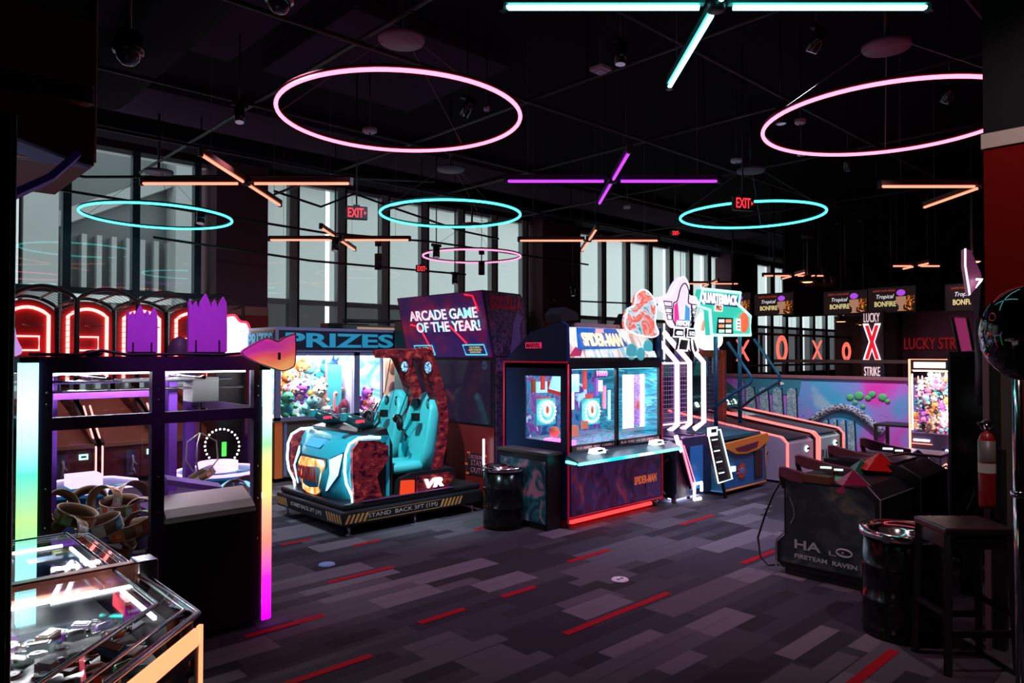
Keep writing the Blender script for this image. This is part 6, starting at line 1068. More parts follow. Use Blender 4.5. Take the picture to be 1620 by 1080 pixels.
q = MB(); q.prism([(6.80, 2.30), (6.98, 2.2), (7.0, 2.12), (6.85, 2.2)], 'y', YS + .1, YS + .2, M('arm_blue', (.03, .10, .25), .4)); q.prism([(YS + .08, 1.6), (YS + .08, 2.2), (YS + .5, 2.2), (YS + .9, 1.6)], 'x', 7.05, 7.1, BLACK); q.build('sign_bracket', pt)
# price board leaning in front
t = thing('price_board', 'leaning black price board outlined in white light', 'sign', (7.78, 4.40, 0))
bx = [from_uv(u, v, 4.40) for u, v in ((1119, 683), (1139, 679), (1158, 757), (1136, 764))]
P = [(p[0], p[2]) for p in bx]; q = MB(); q.prism(P, 'y', 4.40, 4.43, BLACK); q.cyl((P[2][0] - .1, 4.43, 0), (P[1][0] - .1, 4.45, P[1][1]), .02, BLACK, 8); q.build('panel', t)
q = MB(); q.tube([(x, 4.395, z) for x, z in P], .008, E('board_led', (.8, .98, 1), 3), 6, True); q.build('outline_light', t)
q = MB(); q.box(P[0][0] - .02, 4.37, P[0][1] - .05, P[0][0] + .17, 4.39, P[0][1] + .05, E('board_head', (.8, .95, 1), 1.6)); q.box(P[0][0] + .03, 4.36, P[0][1] - .01, P[0][0] + .13, 4.37, P[0][1] + .03, BLACK); q.box(P[3][0] + .12, 4.42, .28, P[3][0] + .24, 4.44, .34, MATS['board_head']); q.build('card_reader', t)
q = MB()
for k in range(4):
    f = (k + .8) / 4.6; xa = P[0][0] + (P[3][0] - P[0][0]) * f + .05; za = P[0][1] + (P[3][1] - P[0][1]) * f
    for j in range(4): q.box(xa + j * .032, 4.392, za, xa + .022 + j * .032, 4.396, za + .012, TXT_W)
    q.box(xa, 4.394, za + .05, xa + .1, 4.397, za + .062, M('dim_print', (.12, .12, .14), .5))
q.build('price_rows', t)
# ---- milk bottle style stall between: crest with rainbow arch
px, py, pz = from_uv(1120, 518, 5.7)
t = thing('rainbow_arch_game', 'orange framed game with a cream rainbow arch sign', 'arcade game', (px, 5.9, 0))
q = MB(); ar = blob(px, pz, [(-.34, -.22), (-.30, .04), (-.18, .20), (0, .26), (.18, .20), (.30, .04), (.34, -.22), (.1, -.32), (-.1, -.32)]); q.prism(ar, 'y', 5.68, 5.74, E('arch_cream', (1, .82, .75), 1.2)); q.tube([(x, 5.68, z) for x, z in ar], .016, W_SOFT, 5, True)
q.tube([(px + .2 * math.cos(k * math.pi / 10), 5.67, pz - .05 + .2 * math.sin(k * math.pi / 10)) for k in range(11)], .03, M('arch_band', (.8, .25, .2), .5, em=(1, .4, .3), es=.6), 6); q.ell(px, 5.67, pz - .02, .07, .01, .05, M('arch_azure', (.1, .5, .8), .4, em=(.1, .5, .9), es=.6)); q.build('sign_board', t)
OF = M('orange_frame', (.55, .08, .03), .45, ); q = MB(); q.box(px - .2, 5.66, 1.66, px + .38, 5.74, 1.76, OF); q.box(px + .28, 5.62, .5, px + .38, 5.72, 1.76, OF); q.box(px - .15, 5.70, 1.76, px + .32, 5.73, 1.98, M('arch_violet', (.3, .12, .5), .5, em=(.4, .15, .6), es=.4)); q.box(px - .2, 5.74, 0, min(px + .38, 9.0), 6.1, .7, BLACK); q.box(px - .2, 6.05, .7, min(px + .38, 9.0), 6.09, 1.7, M('arch_back', (.08, .05, .25), .5, em=(.1, .06, .4), es=.3)); q.build('frame', t)
q = MB()
for k in range(10): q.tube([(px - .18 + k * .055, 5.70, .75), (px - .18 + k * .055, 5.70, 1.66)], .004, M('net_blue', (.2, .2, .4), .5), 4)
for k in range(14): q.tube([(px - .18, 5.70, .8 + k * .065), (px + .3, 5.70, .8 + k * .065)], .004, MATS['net_blue'], 4)
q.build('net', t)
# ---- quarterback game
qb = thing('football_game', 'blue and orange football throwing game under a mint green lit sign', 'arcade game', (8.23, 5.0, 0))
QB_ = M('qb_blue', (.02, .14, .40), .4); QL = M('qb_light_blue', (.05, .35, .6), .4); QO = M('qb_orange', (.85, .25, .03), .45)
q = MB(); q.prism([(4.50, .04), (4.50, .58), (4.60, .64), (6.2, .72), (6.2, .04)], 'x', 7.73, 8.74, QB_); q.prism([(4.5, .04), (4.5, .58), (4.8, .64), (5.0, .3), (4.85, .04)], 'x', 7.715, 7.73, QL); q.box(8.45, 4.49, .12, 8.66, 4.5, .46, M('qb_door', (.01, .012, .02), .5)); q.build('cabinet', qb)
q = MB(); q.prism([(7.73, .57), (7.73, .63), (8.74, .68), (8.78, .60), (8.70, .56), (8.5, .50), (8.2, .47), (7.95, .49), (7.80, .55)], 'y', 4.46, 4.50, QO); q.prism([(7.92, .56), (8.5, .60), (8.45, .53), (8.2, .50), (7.98, .52)], 'y', 4.455, 4.46, M('mouth_wine', (.15, .02, .05), .3)); q.tube([(7.73, 4.49, .06), (8.74, 4.49, .06)], .012, QO, 6); q.tube([(8.74, 4.49, .06), (8.74, 4.49, .56)], .008, QO, 6); q.build('trim', qb)
q = MB(); st = []
for k in range(24): a = k * math.pi / 12; r_ = .11 if k % 2 else .075; st.append((8.13 + r_ * math.cos(a), .26 + r_ * math.sin(a)))
q.prism(st, 'y', 4.488, 4.498, M('burst_red', (.6, .08, .05), .5)); q.ell(8.13, 4.486, .26, .05, .004, .045, M('burst_blue', (.1, .25, .6), .5), 12, 8); q.box(7.86, 4.47, .28, 7.95, 4.49, .34, MATS['board_head']); q.build('front_badge', qb)
q = MB(); q.box(7.75, 4.55, .655, 8.72, 6.1, .70, M('turf_blue', (.02, .10, .14), .6)); q.build('play_deck', qb)
YQ = 5.2; TB = M('tube_blue', (.02, .16, .28), .35, .2)
for u0, v0, u1, v1, u2, v2, aa in ((1151, 541, 1190, 600, 1153, 626, 8.79), (1193, 536, 1235, 599, 1197, 625, 9.9)):
    def ap(u, v): r_ = RAY(u, v); d_ = aa / r_[0]; return (aa, r_[1] * d_, 1.7 + r_[2] * d_)
    k_ = ap(u1, v1); tp0 = ap(u0, v0); lo = ap(u2, v2); q = MB(); q.tube([tp0, (k_[0], k_[1] + .03, k_[2] + .06), k_, (k_[0], k_[1] + .03, k_[2] - .05), lo, (aa, lo[1] + .25, lo[2] - .2)], .022, TB, 8); q.build('side_tube', qb)
q = MB()
for k in range(12): q.tube([(8.78, 4.8 + k * .1, .72), (8.78, 4.8 + k * .1, 1.35 + k * .05)], .003, M('net_dark', (.03, .06, .09), .5), 4)
for k in range(10): q.tube([(8.78, 4.8, .75 + k * .065), (8.78, 6.0, .8 + k * .1)], .003, MATS['net_dark'], 4)
q.build('net', qb)
YB = 5.25; sgn = [from_uv(u, v, YB) for u, v in ((1112, 457), (1171, 463), (1168, 482), (1187, 500), (1187, 530), (1126, 530), (1123, 490), (1105, 484))]
P = [(p[0], p[2]) for p in sgn]; GN = M('qb_sign_green', (.03, .35, .25), .4, em=(.05, .75, .55), es=.75)
q = MB(); q.prism(P, 'y', YB, YB + .1, GN); q.tube([(x, YB, z) for x, z in P], .022, E('qb_mint', (.35, 1, .8), 2.2), 6, True); q.build('sign_board', qb)
q = MB()
def qp(u, v, off=.012): p = from_uv(u, v, YB - off); return p
def qpoly(L, m, off=.012): pp = [qp(u, v, off) for u, v in L]; q.prism([(p[0], p[2]) for p in pp], 'y', YB - off, YB - off + .008, m)
qpoly([(1114, 462), (1168, 467), (1167, 486), (1108, 480)], M('qb_navy', (.02, .05, .14), .4, em=(.02, .05, .2), es=.5)); qpoly([(1136, 502), (1160, 503), (1160, 529), (1134, 527)], BLACK)
for j in range(3):
    for i in range(2): qpoly([(1138 + i * 11, 505 + j * 8), (1146 + i * 11, 505 + j * 8), (1146 + i * 11, 510 + j * 8), (1138 + i * 11, 510 + j * 8)], [E('cell_a', (1, .95, .8), 1.3), E('cell_b', (1, .3, .15), 1.3), E('cell_c', (.5, 1, .7), 1.2)][(i + j) % 3], .02)
c1 = qp(1177, 510, .03); q.ell(c1[0], c1[1], c1[2], .13, .03, .15, M('helmet_orange', (.85, .14, .06), .4, em=(1, .18, .08), es=.8), 18, 11); c2 = qp(1169, 513, .05); q.box(c2[0] - .06, c2[1], c2[2] - .09, c2[0] + .05, c2[1] + .01, c2[2] + .08, E('helmet_white', (1, 1, 1), 1.3)); [q.box(c2[0] - .05, c2[1] - .005, c2[2] - .06 + k * .045, c2[0] + .03, c2[1], c2[2] - .045 + k * .045, BLACK) for k in range(3)]
qpoly([(1132, 481), (1144, 482), (1143, 493), (1131, 492)], E('pro_box', (1, .7, .6), 1.2), .018); q.build('sign_art', qb)
q = MB(); c0 = qp(1139, 474, .03); text(q, 'QUARTERBACK', c0, FX, FXu, E('qb_letters', (.9, .85, 1), 1.5), w=.98, h=.17, depth=.006, bold=.04); c0 = qp(1137.5, 487, .03); text(q, 'PRO', c0, FX, FXu, M('pro_red', (.6, .05, .05), .5), w=.14, h=.07, depth=.004, bold=.03); q.build('lettering', qb)
q = MB(); q.cyl((P[5][0] + .2, YB + .06, .7), (P[5][0] + .2, YB + .06, P[5][1]), .03, TB, 8); q.cyl((P[4][0] - .2, YB + .06, .7), (P[4][0] - .2, YB + .06, P[4][1]), .03, TB, 8); q.build('sign_post', qb)
# ---- two alley ball lanes
CORAL = E('lane_neon', (1.0, .11, .10), 2.8); LANE = M('lane_teal', (.008, .05, .065), .5); LWH = M('lane_white', (.55, .45, .58), .4, noise=.05)
def lane(xa, xb, lb, fcol, txt=None):
    t = thing('alley_lane', lb, 'arcade game', ((xa + xb) / 2, 5.6, 0), group='alley ball lanes')
    q = MB(); q.prism([(4.40, .04), (4.40, .50), (4.46, .54), (4.56, .56), (6.6, .86), (6.6, .04)], 'x', xa + .04, xb - .04, fcol); q.prism([(4.56, .50), (4.56, .535), (6.6, .80), (6.6, .75)], 'x', xa + .1, xb - .1, LANE)
    q.build('cabinet', t)
    q = MB(); q.prism([(4.42, .575), (6.6, .835), (6.6, .82), (4.42, .56)], 'x', xa + .08, xb - .08, LANE); q.build('lane_surface', t)
    for xx in (xa + .02, xb - .02):
        q = MB(); q.prism([(4.37, .03), (4.37, .53), (4.45, .60), (6.6, .90), (6.6, .03)], 'x', xx - .022, xx + .022, LWH if xx < xa + .1 and xa < 9.1 else BLACK); q.build('side_wall', t)
        q = MB(); q.tube([(xx, 4.355, .05), (xx, 4.355, .53), (xx, 4.42, .60), (xx, 6.2, .855)], .017, CORAL, 6); q.build('neon_edge', t)
    q = MB(); xm = (xa + xb) / 2; q.ell(xm + .2, 4.39, .40, .05, .02, .045, E('reader_ice', (.6, .95, 1), 1.6), 14, 9); q.box(xm + .17, 4.365, .39, xm + .24, 4.375, .42, BLACK); q.build('card_reader', t)
    if txt: q = MB(); text(q, txt, (xm - .12, 4.392, .26), FX, FXu, SK, w=.26, h=.16, depth=.003); q.build('lettering', t)
    q = MB(); q.prism([(5.9, .85), (6.05, 1.12), (6.35, 1.35), (6.6, 1.35), (6.6, .8)], 'x', xa + .1, xb - .1, M('target_teal', (.01, .07, .08), .4)); q.build('scoreboard', t)
    nrm_ = Vector((0, -.27, .15)).normalized(); up_ = Vector((0, .15, .27)).normalized(); c0 = Vector((xm, 5.975, .985)) + nrm_ * .012
    q = MB(); [text(q, s_, tuple(c0 + up_ * o_), FX, tuple(up_), mm, w=w_, h=h_, depth=.004, bold=.02) for s_, o_, mm, w_, h_ in (('SCORE', .07, M('score_dim', (.10, .22, .2), .4, em=(.1, .3, .25), es=.4), (xb - xa) * .6, .04), ('1 2 : 3 4' if txt else '8 8', -.06, E('digit_mint', (.75, 1, .8), 1.8), (xb - xa) * (.62 if txt else .3), .09))]; q.build('digits', t)
    q = MB(); q.tube([(xa + .15, 6.5, 1.36), (xm - .15, 6.5, 1.60), (xm + .15, 6.5, 1.60), (xb - .15, 6.5, 1.36)], .02, TB, 6); q.prism([(xa + .18, 1.3), (xm - .16, 1.56), (xm + .16, 1.56), (xb - .18, 1.3)], 'y', 6.5, 6.53, M('target_green', (.02, .20, .16), .5, em=(.02, .25, .2), es=.2)); q.build('target_board', t)
lane(9.05, 9.98, 'alley ball lane with a pale violet side next to the football game', LWH); lane(10.02, 10.88, 'alley ball lane nearest the painted mural wall', M('lane_mint', (.38, .55, .52), .4), 'PLAY')
q = MB()
for k in range(7): q.tube([(9.022, 4.75 + .03 * k, .15 + .02 * k), (9.022, 4.60 + .05 * k, .40 - .02 * k)], .006, SK, 4)
tag(q.build('side_scribble'), 'dark ink line drawing on the pale side of the first lane', 'decal')
# ================================================================== RIGHT SIDE
# ---- shooter consoles with lettering
SHB = M('shooter_black', (.012, .012, .016), .4, noise=.2); SHE = M('shooter_edge', (.30, .28, .34), .35, .4)
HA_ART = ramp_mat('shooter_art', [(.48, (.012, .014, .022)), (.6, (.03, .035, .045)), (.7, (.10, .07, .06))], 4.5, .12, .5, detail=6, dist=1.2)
s1 = thing('shooter_console', 'black shooter console with silver lettering across its side', 'arcade game', (5.7, 2.25, 0), group=None)
q = MB(); q.prism([(1.90, .05), (1.90, .66), (2.02, .74), (2.60, .74), (2.60, .30), (2.66, .24), (2.66, .05)], 'x', 5.35, 6.05, SHB); q.box(5.36, 1.95, .0, 6.0, 2.6, .05, BLACK); q.build('cabinet', s1)
q = MB(); q.prism([(1.93, .10), (1.93, .64), (2.03, .72), (2.58, .72), (2.58, .31), (2.62, .25), (2.62, .10)], 'x', 5.338, 5.35, HA_ART);  q.build('side_art', s1)
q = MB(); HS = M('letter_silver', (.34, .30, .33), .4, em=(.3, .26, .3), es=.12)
text(q, 'HA', (5.330, 2.41, .255), FA, FXu, HS, w=.20, h=.068, depth=.003, bold=.02); text(q, 'L', (5.330, 2.225, .235), FA, FXu, HS, w=.05, h=.03, depth=.003); q.tube([(5.33, 2.14 + .055 * math.cos(k * math.pi / 8), .255 + .026 * math.sin(k * math.pi / 8)) for k in range(16)], .007, HS, 5, True); q.ell(5.33, 2.15, .255, .003, .008, .008, HS, 8, 5)
text(q, 'FIRETEAM  RAVEN', (5.330, 2.28, .165), FA, FXu, HS, w=.46, h=.032, depth=.003, bold=.02); q.build('lettering', s1)
q = MB(); q.tube([(5.33, 2.545, .60), (5.33, 2.515, .52), (5.33, 2.51, .46), (5.33, 2.54, .40)], .005, SHE, 5); q.tube([(5.345, 2.60, .32), (5.345, 2.665, .25), (5.345, 2.67, .09), (5.345, 2.62, .05)], .006, SHE, 5); q.tube([(5.35, 1.895, .06), (5.35, 1.895, .67), (5.40, 2.0, .75)], .006, SHE, 5); q.tube([(5.35, 1.895, .67), (6.05, 1.895, .67)], .006, SHE, 5); q.box(5.33, 2.24, .735, 5.42, 2.60, .79, M('console_rust', (.16, .06, .03), .4)); q.build('edge_trim', s1)
s2 = thing('shooter_console', 'plain black shooter console behind the drum bin', 'arcade game', (6.5, 2.25, 0), group=None)
q = MB(); q.prism([(1.86, .05), (1.86, .74), (2.02, .82), (2.60, .82), (2.60, .05)], 'x', 6.07, 6.74, SHB); q.box(6.1, 1.95, 0, 6.7, 2.6, .05, BLACK); q.build('cabinet', s2)
q = MB(); q.tube([(6.07, 1.855, .06), (6.07, 1.855, .75), (6.07, 2.0, .83)], .005, SHE, 5); q.tube([(6.74, 1.855, .06), (6.74, 1.855, .75), (6.74, 2.0, .83)], .005, SHE, 5)
for xx in (6.28, 6.52):
    for a in (35, 100, 160): q.tube([(xx - .03 * math.cos(R(a)), 1.853, .42 - .04 * math.sin(R(a))), (xx + .03 * math.cos(R(a)), 1.853, .42 + .04 * math.sin(R(a)))], .005, M('spark_grey', (.16, .14, .17), .5), 4)
q.build('edge_trim', s2)
GUNP = M('gun_plum', (.22, .06, .11), .35, noise=.2)
def gun(x, y, z, lb, led, L=.42):
    t = thing('light_gun', lb, 'light gun', (x, y, z), R(118), 'light guns mounted on the shooter consoles')
    q = MB(); q.prism([(L * .5, .04), (L * .5, .105), (L * .42, .11), (-L * .1, .05), (-L * .5, .02), (-L * .5, -.02), (-L * .1, -.02), (L * .3, -.0)], 'y', -.028, .028, GUNP); q.prism([(L * .5, .04), (L * .40, .03), (L * .36, -.05), (L * .44, -.06)], 'y', -.02, .02, BLACK); q.build('body', t, local=True, bevel=.006)
    q = MB(); q.box(-L * .14, .028, .012, L * .05, .032, .026, led); q.box(-L * .34, .028, .0, -L * .19, .032, .012, led); q.build('led_bar', t, local=True)
    q = MB(); q.tube([(-L * .2, 0, -.0), (-L * .25, 0, -.12)], .022, BLACK, 8); q.build('mount', t, local=True)
ICE = E('gun_ice', (.6, .95, 1), 4); MINT = E('gun_mint', (.3, 1, .6), 4)
for u, v, dd, lb, led in ((1278, 762, 5.45, 'nearest plum light gun, on the left console', ICE), (1302, 742, 5.75, 'plum light gun with a green light bar', MINT), (1352, 725, 6.1, 'plum light gun just left of the red pyramid', ICE), (1400, 712, 6.6, 'plum light gun farthest back, beyond the red pyramid', ICE)):
    r_ = RAY(u, v); gun(r_[0] * dd, r_[1] * dd, 1.7 + r_[2] * dd, lb, led)
def pyramid(u, v, dd, w_, h_, c_, lb):
    r_ = RAY(u, v); x, y, z = r_[0] * dd, r_[1] * dd, 1.7 + r_[2] * dd; m = M('pyr_' + lb.split()[0], c_, .3)
    q = MB(); q.add([(-w_, -.09, 0), (w_, -.09, -.02), (w_, .11, -.02), (-w_, .11, 0), (.0, .0, h_)], [(0, 1, 4), (1, 2, 4), (2, 3, 4), (3, 0, 4), (0, 1, 2, 3)], m)
    q.v = [(RT[0] * a + FW[0] * b + x, RT[1] * a + FW[1] * b + y, c2 + z) for a, b, c2 in q.v]; q.tube([q.v[4], q.v[1]], .006, SHE, 5)
    tag(q.build('folded_screen_hood'), lb, 'hood', 'pyramid hoods on the shooter consoles')
pyramid(1350, 775, 5.30, .15, .15, (.35, .008, .08), 'magenta pyramid hood on the nearest console'); pyramid(1363, 752, 5.8, .125, .13, (.02, .14, .09), 'green pyramid hood behind the magenta one'); pyramid(1392, 741, 5.75, .15, .13, (.85, .010, .012), 'red pyramid hood in the middle of the consoles')
pyramid(1452, 733, 6.2, .13, .12, (.02, .03, .30), 'blue pyramid hood on the plain console'); pyramid(1436, 741, 6.0, .07, .07, (.45, .01, .12), 'pinkish small pyramid hood beside the blue one')
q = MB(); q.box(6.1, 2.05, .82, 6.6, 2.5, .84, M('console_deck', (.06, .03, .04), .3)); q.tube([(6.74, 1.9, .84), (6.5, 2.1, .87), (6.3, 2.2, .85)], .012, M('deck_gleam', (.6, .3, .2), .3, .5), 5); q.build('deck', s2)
q = MB(); pts = []
for u, v, dd in ((1238, 758, 5.65), (1224, 780, 5.7), (1210, 815, 5.75), (1199, 850, 5.8), (1203, 880, 5.75), (1216, 894, 5.68), (1226, 893, 5.66)): r_ = RAY(u, v); pts.append((r_[0] * dd, r_[1] * dd, 1.7 + r_[2] * dd))
q.tube(pts, .008, BLACK, 6); tag(q.build('looping_cable'), 'black cord looping down to the carpet left of the lettered console', 'cord')
# ---- tall dark cabinet, tilted sign, second marquee
q = MB(); q.box(6.83, 1.35, 0, 7.5, 1.86, 1.72, M('dark_cabinet', (.010, .010, .013), .25)); q.box(6.82, 1.85, 0, 6.84, 1.87, 1.70, M('cab_edge', (.25, .3, .45), .2, .8)); q.box(6.825, 1.40, .05, 6.83, 1.84, 1.68, BLACKG); tag(q.build('tall_cabinet'), 'tall unlit black cabinet between the plush claw and the extinguisher', 'cabinet')
t = thing('tilted_screen', 'magenta lit tilted screen standing on the tall dark cabinet', 'screen', (6.3, 1.62, 1.72))
def dp(u, v, dd): r_ = RAY(u, v); return (r_[0] * dd, r_[1] * dd, 1.7 + r_[2] * dd)
f_ = [dp(1506, 501, 6.7), dp(1530, 503, 6.6), dp(1540, 554, 6.6), dp(1518, 556, 6.7)]; bk = [dp(1502, 501, 6.75), dp(1502, 503, 6.75), dp(1513, 557, 6.8), dp(1513, 556, 6.8)]
q = MB(); q.add(f_ + [tuple(Vector(p) + Vector((.05, .03, 0))) for p in f_], [(0, 1, 2, 3), (4, 5, 6, 7), (0, 1, 5, 4), (1, 2, 6, 5), (2, 3, 7, 6), (3, 0, 4, 7)], M('screen_magenta', (.28, .03, .12), .35, em=(.35, .03, .14), es=.6)); q.build('screen', t)
q = MB(); q.tube([f_[0], f_[3]], .018, BLACK, 6); q.tube([f_[0], f_[1]], .008, M('pink_edge', (.7, .3, .4), .4), 5); q.tube([f_[1], f_[2]], .012, BLACK, 6); q.build('bezel', t)
t = thing('side_marquee', 'white edged marquee jutting out beside the red pier', 'sign', dp(1540, 450, 5.9))
P3 = [dp(u, v, 5.9) for u, v in ((1527, 393), (1536, 396), (1552, 432), (1554, 446), (1541, 462), (1534, 466), (1527, 420))]
q = MB(); q.add(P3 + [tuple(Vector(p) + Vector((.08, .05, 0))) for p in P3], [tuple(range(7)), tuple(range(13, 6, -1))] + [(i, (i + 1) % 7, 7 + (i + 1) % 7, 7 + i) for i in range(7)], M('marquee_mauve', (.20, .05, .12), .4, em=(.3, .06, .18), es=.3)); q.build('panel', t)
q = MB(); q.tube([P3[0], P3[6], P3[5]], .008, E('edge_pinkwhite', (1, .75, .95), 1.6), 5)
q.tube([dp(1545, 442, 5.85), dp(1553, 441, 5.85), dp(1547, 452, 5.85), dp(1545, 458, 5.85)], .010, W_LIT, 5); q.build('edge_light', t)
q = MB(); q.add([dp(1532, 470, 5.8), dp(1552, 446, 5.7), dp(1566, 440, 5.7), dp(1566, 520, 5.7), dp(1548, 512, 5.7)], [(0, 1, 2, 3, 4)], M('mauve_dark', (.05, .015, .03), .5)); q.cyl(dp(1560, 505, 5.8), dp(1560, 640, 5.8), .08, BLACK, 10); q.build('bracket', t)
# ---- plush claw on the right
x0, x1, y0, y1 = 9.8, 10.6, 2.45, 3.13
X0 = 9.8; t = thing('claw_machine', 'tall claw game with coral lit edges, packed with plush toys', 'arcade game', (10.2, 2.8, 0)); c2 = t
CO2 = E('claw_coral', (1.0, .30, .18), 3.0); CB2 = M('claw_mauve', (.16, .10, .20), .4)
yL, yR = 3.11, 2.66
q = MB(); q.box(X0, yR, .02, X0 + .9, yL, .72, CB2); q.box(X0, yR, 1.50, X0 + .9, yL, 1.64, BLACK); q.box(X0 + .8, yR, .7, X0 + .9, yL, 1.5, CB2); q.build('cabinet', t)
q = MB(); q.tube([(X0 - .01, yL, .05), (X0 - .01, yL, 1.635), (X0 - .01, yR, 1.635), (X0 - .01, yR, .05)], .013, CO2, 6); q.build('edge_light', t)
q = MB(); q.box(X0 - .012, yR + .05, 1.53, X0, yL - .05, 1.60, E('claw_header', (.95, .88, .9), 2.4)); text(q, 'CRAZE TOYS', (X0 - .016, (yL + yR) / 2, 1.565), FA, FXu, M('claw_ink', (.35, .2, .3), .5), w=.3, h=.03, depth=.002) if False else None; q.box(X0 - .012, yR + .03, 1.495, X0 - .002, yL - .03, 1.505, CO2); q.build('header_light', t)
MB().box(X0 + .005, yR, .74, X0 + .012, yL, 1.5, GLASS).build('glass_pane', t)
q = MB(); q.box(X0 + .70, yR + .02, .72, X0 + .72, yL - .02, 1.5, M('claw_back_white', (.7, .7, .72), .4)); q.box(X0 + .03, yR + .03, 1.485, X0 + .06, yL - .03, 1.495, E('claw2_led', (1, .97, .97), 8)); q.box(X0 + .03, yL - .02, .75, X0 + .05, yL - .01, 1.45, MATS['claw2_led']); q.build('case_light', t); lamp('AREA', (X0 + .06, 2.88, 1.48), (1, .96, .96), 6, t, sx=.4, sy=.03, target=(X0 + .3, 2.88, 1.0)); lamp('AREA', (X0 + .035, 2.70, 1.1), (1, .96, .96), 2.5, t, sx=.03, sy=.6, target=(X0 + .4, 2.9, 1.1))
q = MB(); q.box(X0 - .02, yL - .22, .62, X0, yL - .04, .645, W_SOFT); q.box(X0 - .014, yL - .25, .585, X0, yL - .02, .59, CO2); q.prism([(yL - .23, .36), (yL - .20, .44), (yL - .07, .44), (yL - .04, .36)], 'x', X0 - .016, X0, E('chute_glow', (1, .7, .7), 1.8)); q.ell(X0 - .012, yR + .09, .52, .02, .035, .05, M('claw_knob', (.03, .05, .10), .3), 12, 8); q.ell(X0 - .02, yR + .04, .52, .01, .02, .03, E('knob_glow', (.4, .7, 1), 2), 10, 6)
for k in range(5): q.tube([(X0 - .012, yR + .09, .34 - k * .045), (X0 - .012, yR + .05, .37 - k * .045), (X0 - .012, yR + .01, .34 - k * .045)], .006, E('chevron_coral', (1, .45, .3), 2.5), 5)
q.box(X0 - .012, yR, .02, X0 - .004, yR + .1, .05, E('foot_red', (1, .03, .03), 3)); q.build('control_panel', t)
rg = random.Random(21); names = ['white', 'pink', 'aqua', 'orange', 'cream', 'rose', 'grey', 'violet', 'peach', 'teal', 'black']
rows = ['bottom', 'second', 'third', 'fourth', 'fifth', 'sixth', 'top']; colsn = ['left edge', 'left of the middle', 'middle', 'right of the middle', 'right edge']
k = 0
for j in range(7):
    for i in range(5):
        if j == 6 and i == 0: continue
        a = names[(i * 4 + j * 3) % 11]; b_ = names[(i * 7 + j * 2 + 3) % 11]; s = .060
        plush(X0 + .12 + rg.random() * .07 + .035 * j, yL - .035 - i * .085 + rg.uniform(-.015, .015), .78 + j * .099 + rg.uniform(-.015, .015), s, cols[a], cols[b_], -90 + rg.uniform(-40, 40), '%s plush toy, %s row %s, in the coral lit claw case' % (a, rows[j], colsn[i]), 'plush toys in the coral lit claw game', rg.uniform(-30, 40), ('round', 'point', 'long')[(i + j) % 3])
# ---- black side table by the mural, plain low table
def table(x, y, w_, d_, h_, lb, m, grp=None):
    t = thing('side_table', lb, 'table', (x, y, 0)); MB().box(x - w_ / 2, y - d_ / 2, h_ - .03, x + w_ / 2, y + d_ / 2, h_, m).build('tabletop', t, bevel=.004)
    for sx in (-1, 1):
        for sy in (-1, 1): MB().box(x + sx * (w_ / 2 - .025) - .02, y + sy * (d_ / 2 - .025) - .02, 0, x + sx * (w_ / 2 - .025) + .02, y + sy * (d_ / 2 - .025) + .02, h_ - .03, m).build('leg', t)
table(10.9, 3.55, .5, .62, .72, 'black square table standing before the mural by the claw game', BLACK); table(8.6, 2.75, .45, .75, .64, 'low table with a pale top behind the shooter consoles', M('table_pale', (.35, .28, .32), .3))
# ---- bar stool
t = thing('bar_stool', 'dark square bar stool in the near right', 'stool', (4.6, 1.15, 0)); WD = M('stool_black_wood', (.012, .009, .010), .35, noise=.2)
st4 = [(4.31, 1.25), (4.52, .99), (4.86, 1.31), (4.96, 1.02)]
ang = R(-46.7 + 90)
stl = thing; t.rotation_euler = (0, 0, math.atan2(RT[1], RT[0])); t.location = (4.53, 1.175, 0)
MB().box(-.185, -.15, .735, .185, .16, .775, M('stool_seat', (.035, .02, .025), .3, noise=.2, nscale=8)).build('seat', t, local=True, bevel=.01)
for sx in (-1, 1):
    for sy in (-1, 1):
        q = MB(); q.tube([(sx * .185, sy * .155, 0), (sx * .165, sy * .135, .74)], .024, WD, 4); q.build('leg', t, local=True)
for bx_ in ((-.18, -.16, .20, .18, -.14, .235), (-.18, .14, .20, .18, .16, .235), (-.19, -.15, .30, -.17, .15, .33), (.17, -.15, .30, .19, .15, .33)): MB().box(*bx_, WD).build('stretcher', t, local=True)
MB().box(-.17, -.14, .66, .17, .145, .735, WD).build('apron', t, local=True)
# ---- fire extinguisher on the pier
ex = dp(1561, 720, 4.12); exx, exy = ex[0], ex[1]
t = thing('fire_extinguisher', 'red fire extinguisher hung beside the pier', 'fire extinguisher', (exx, exy, .85))
RED = M('extinguisher_red', (.32, .010, .012), .3); MB().lathe(exx, exy, [(0, .82), (.040, .82), (.043, .84), (.043, 1.20), (.03, 1.24), (.015, 1.25), (0, 1.25)], RED, 24).build('cylinder', t)
MB().lathe(exx, exy, [(.0442, 1.085), (.0442, 1.235 - .03), (.0438, 1.205)], M('label_photo', (.14, .12, .12), .4), 24).lathe(exx, exy, [(.0444, 1.02), (.0444, 1.075)], M('label_white', (.5, .45, .46), .4), 24).build('label', t)
q = MB(); q.tube([(exx, exy, 1.25), (exx, exy, 1.30)], .012, CHROME, 8); q.tube([(exx - .05 * RT[0], exy - .05 * RT[1], 1.30), (exx + .03 * RT[0], exy + .03 * RT[1], 1.31)], .010, BLACK, 6); q.tube([(exx + .035 * math.cos(k * math.pi / 6) * RT[0], exy + .035 * math.cos(k * math.pi / 6) * RT[1], 1.29 + .03 * math.sin(k * math.pi / 6)) for k in range(12)], .005, STEEL, 5, True); q.build('valve', t)
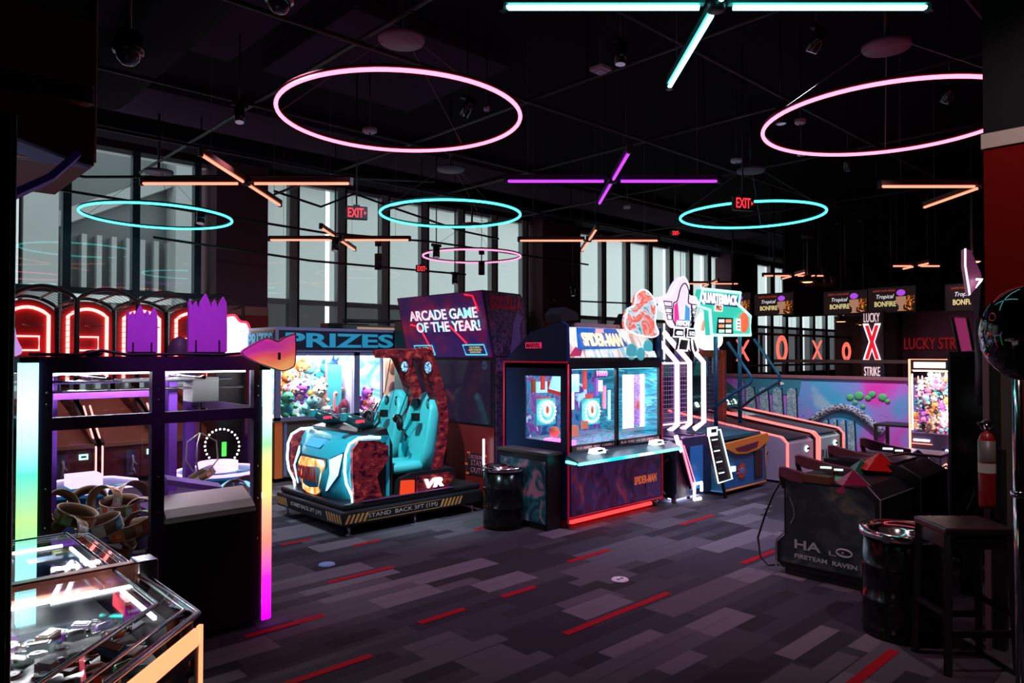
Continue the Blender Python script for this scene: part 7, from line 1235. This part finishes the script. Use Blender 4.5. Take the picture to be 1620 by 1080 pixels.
q = MB(); q.box(exx + .03, exy - .05, .75, exx + .10, exy + .02, 1.9, BLACK); q.box(exx + .015, exy - .01, 0, exx + .03, exy + .02, 1.7, M('pink_post', (.22, .12, .16), .4)); tag(q.build('stanchion'), 'thin dark stanchion holding the extinguisher', 'post')
pd_ = dp(1580, 700, 4.15); q = MB(); q.box(pd_[0] - .03, pd_[1] - .03, 0, pd_[0] + .03, pd_[1] + .03, 1.15, BLACK); tag(q.build('dark_pedestal'), 'plain black pedestal against the pier foot', 'pedestal')
q = MB(); b0_ = dp(1547, 880, 4.9); q.add([dp(1505, 812, 5.0), dp(1546, 752, 5.0), dp(1552, 770, 5.0), dp(1540, 812, 5.0), dp(1510, 850, 5.0)] + [dp(1515, 812, 5.3), dp(1550, 752, 5.3), dp(1556, 770, 5.3), dp(1548, 812, 5.3), dp(1518, 850, 5.3)], [(0, 1, 2, 3, 4), (5, 6, 7, 8, 9), (0, 1, 6, 5), (1, 2, 7, 6), (2, 3, 8, 7), (3, 4, 9, 8), (4, 0, 5, 9)], BLACK); q.tube([dp(1529, 806, 4.98), dp(1541, 780, 4.98), dp(1540, 772, 4.98)], .006, STEEL, 5); q.cyl(dp(1530, 820, 5.1), (dp(1530, 820, 5.1)[0], dp(1530, 820, 5.1)[1], 0), .05, BLACK, 8); tag(q.build('folding_seat'), 'folded black seat leaning behind the stool', 'seat')
# ---- chrome pole and black balloon
pp = dp(1612, 760, 3.2)
t = thing('chrome_pole', 'chrome stand pole rising at the right edge', 'pole', (pp[0], pp[1], 0)); MB().cyl((pp[0], pp[1], 0), (pp[0], pp[1], 1.62), .022, CHROME, 20).build('pole', t); MB().lathe(pp[0], pp[1], [(.022, 1.06), (.034, 1.065), (.034, 1.085), (.022, 1.09)], CHROME, 20).lathe(pp[0], pp[1], [(0, 0), (.10, 0), (.10, .012), (.03, .03), (.022, .04)], CHROME, 24).build('collar', t)
bc = dp(1634, 527, 2.55)
t = thing('game_globe', 'glossy black globe with a grey letter B on the chrome pole', 'globe', bc); MB().ell(*bc, .165, .165, .175, M('globe_black', (.006, .006, .008), .06, .0, spec=.9), 36, 20).build('globe', t)
q = MB(); nrm_ = (Vector((0, 0, 1.7)) - Vector(bc)).normalized(); ux_ = Vector((RT[0], RT[1], 0)); uy_ = Vector((0, 0, 1)); c0 = Vector(bc) + Vector((-FW[0], -FW[1], 0)) * .145 + ux_ * -.065; BG = M('globe_letter', (.16, .14, .13), .5); text(q, 'B', tuple(c0 + Vector((0, 0, -.02))), tuple(ux_), (0, 0, 1), BG, w=.11, h=.15, depth=.03, bold=.06); q.build('letter', t)
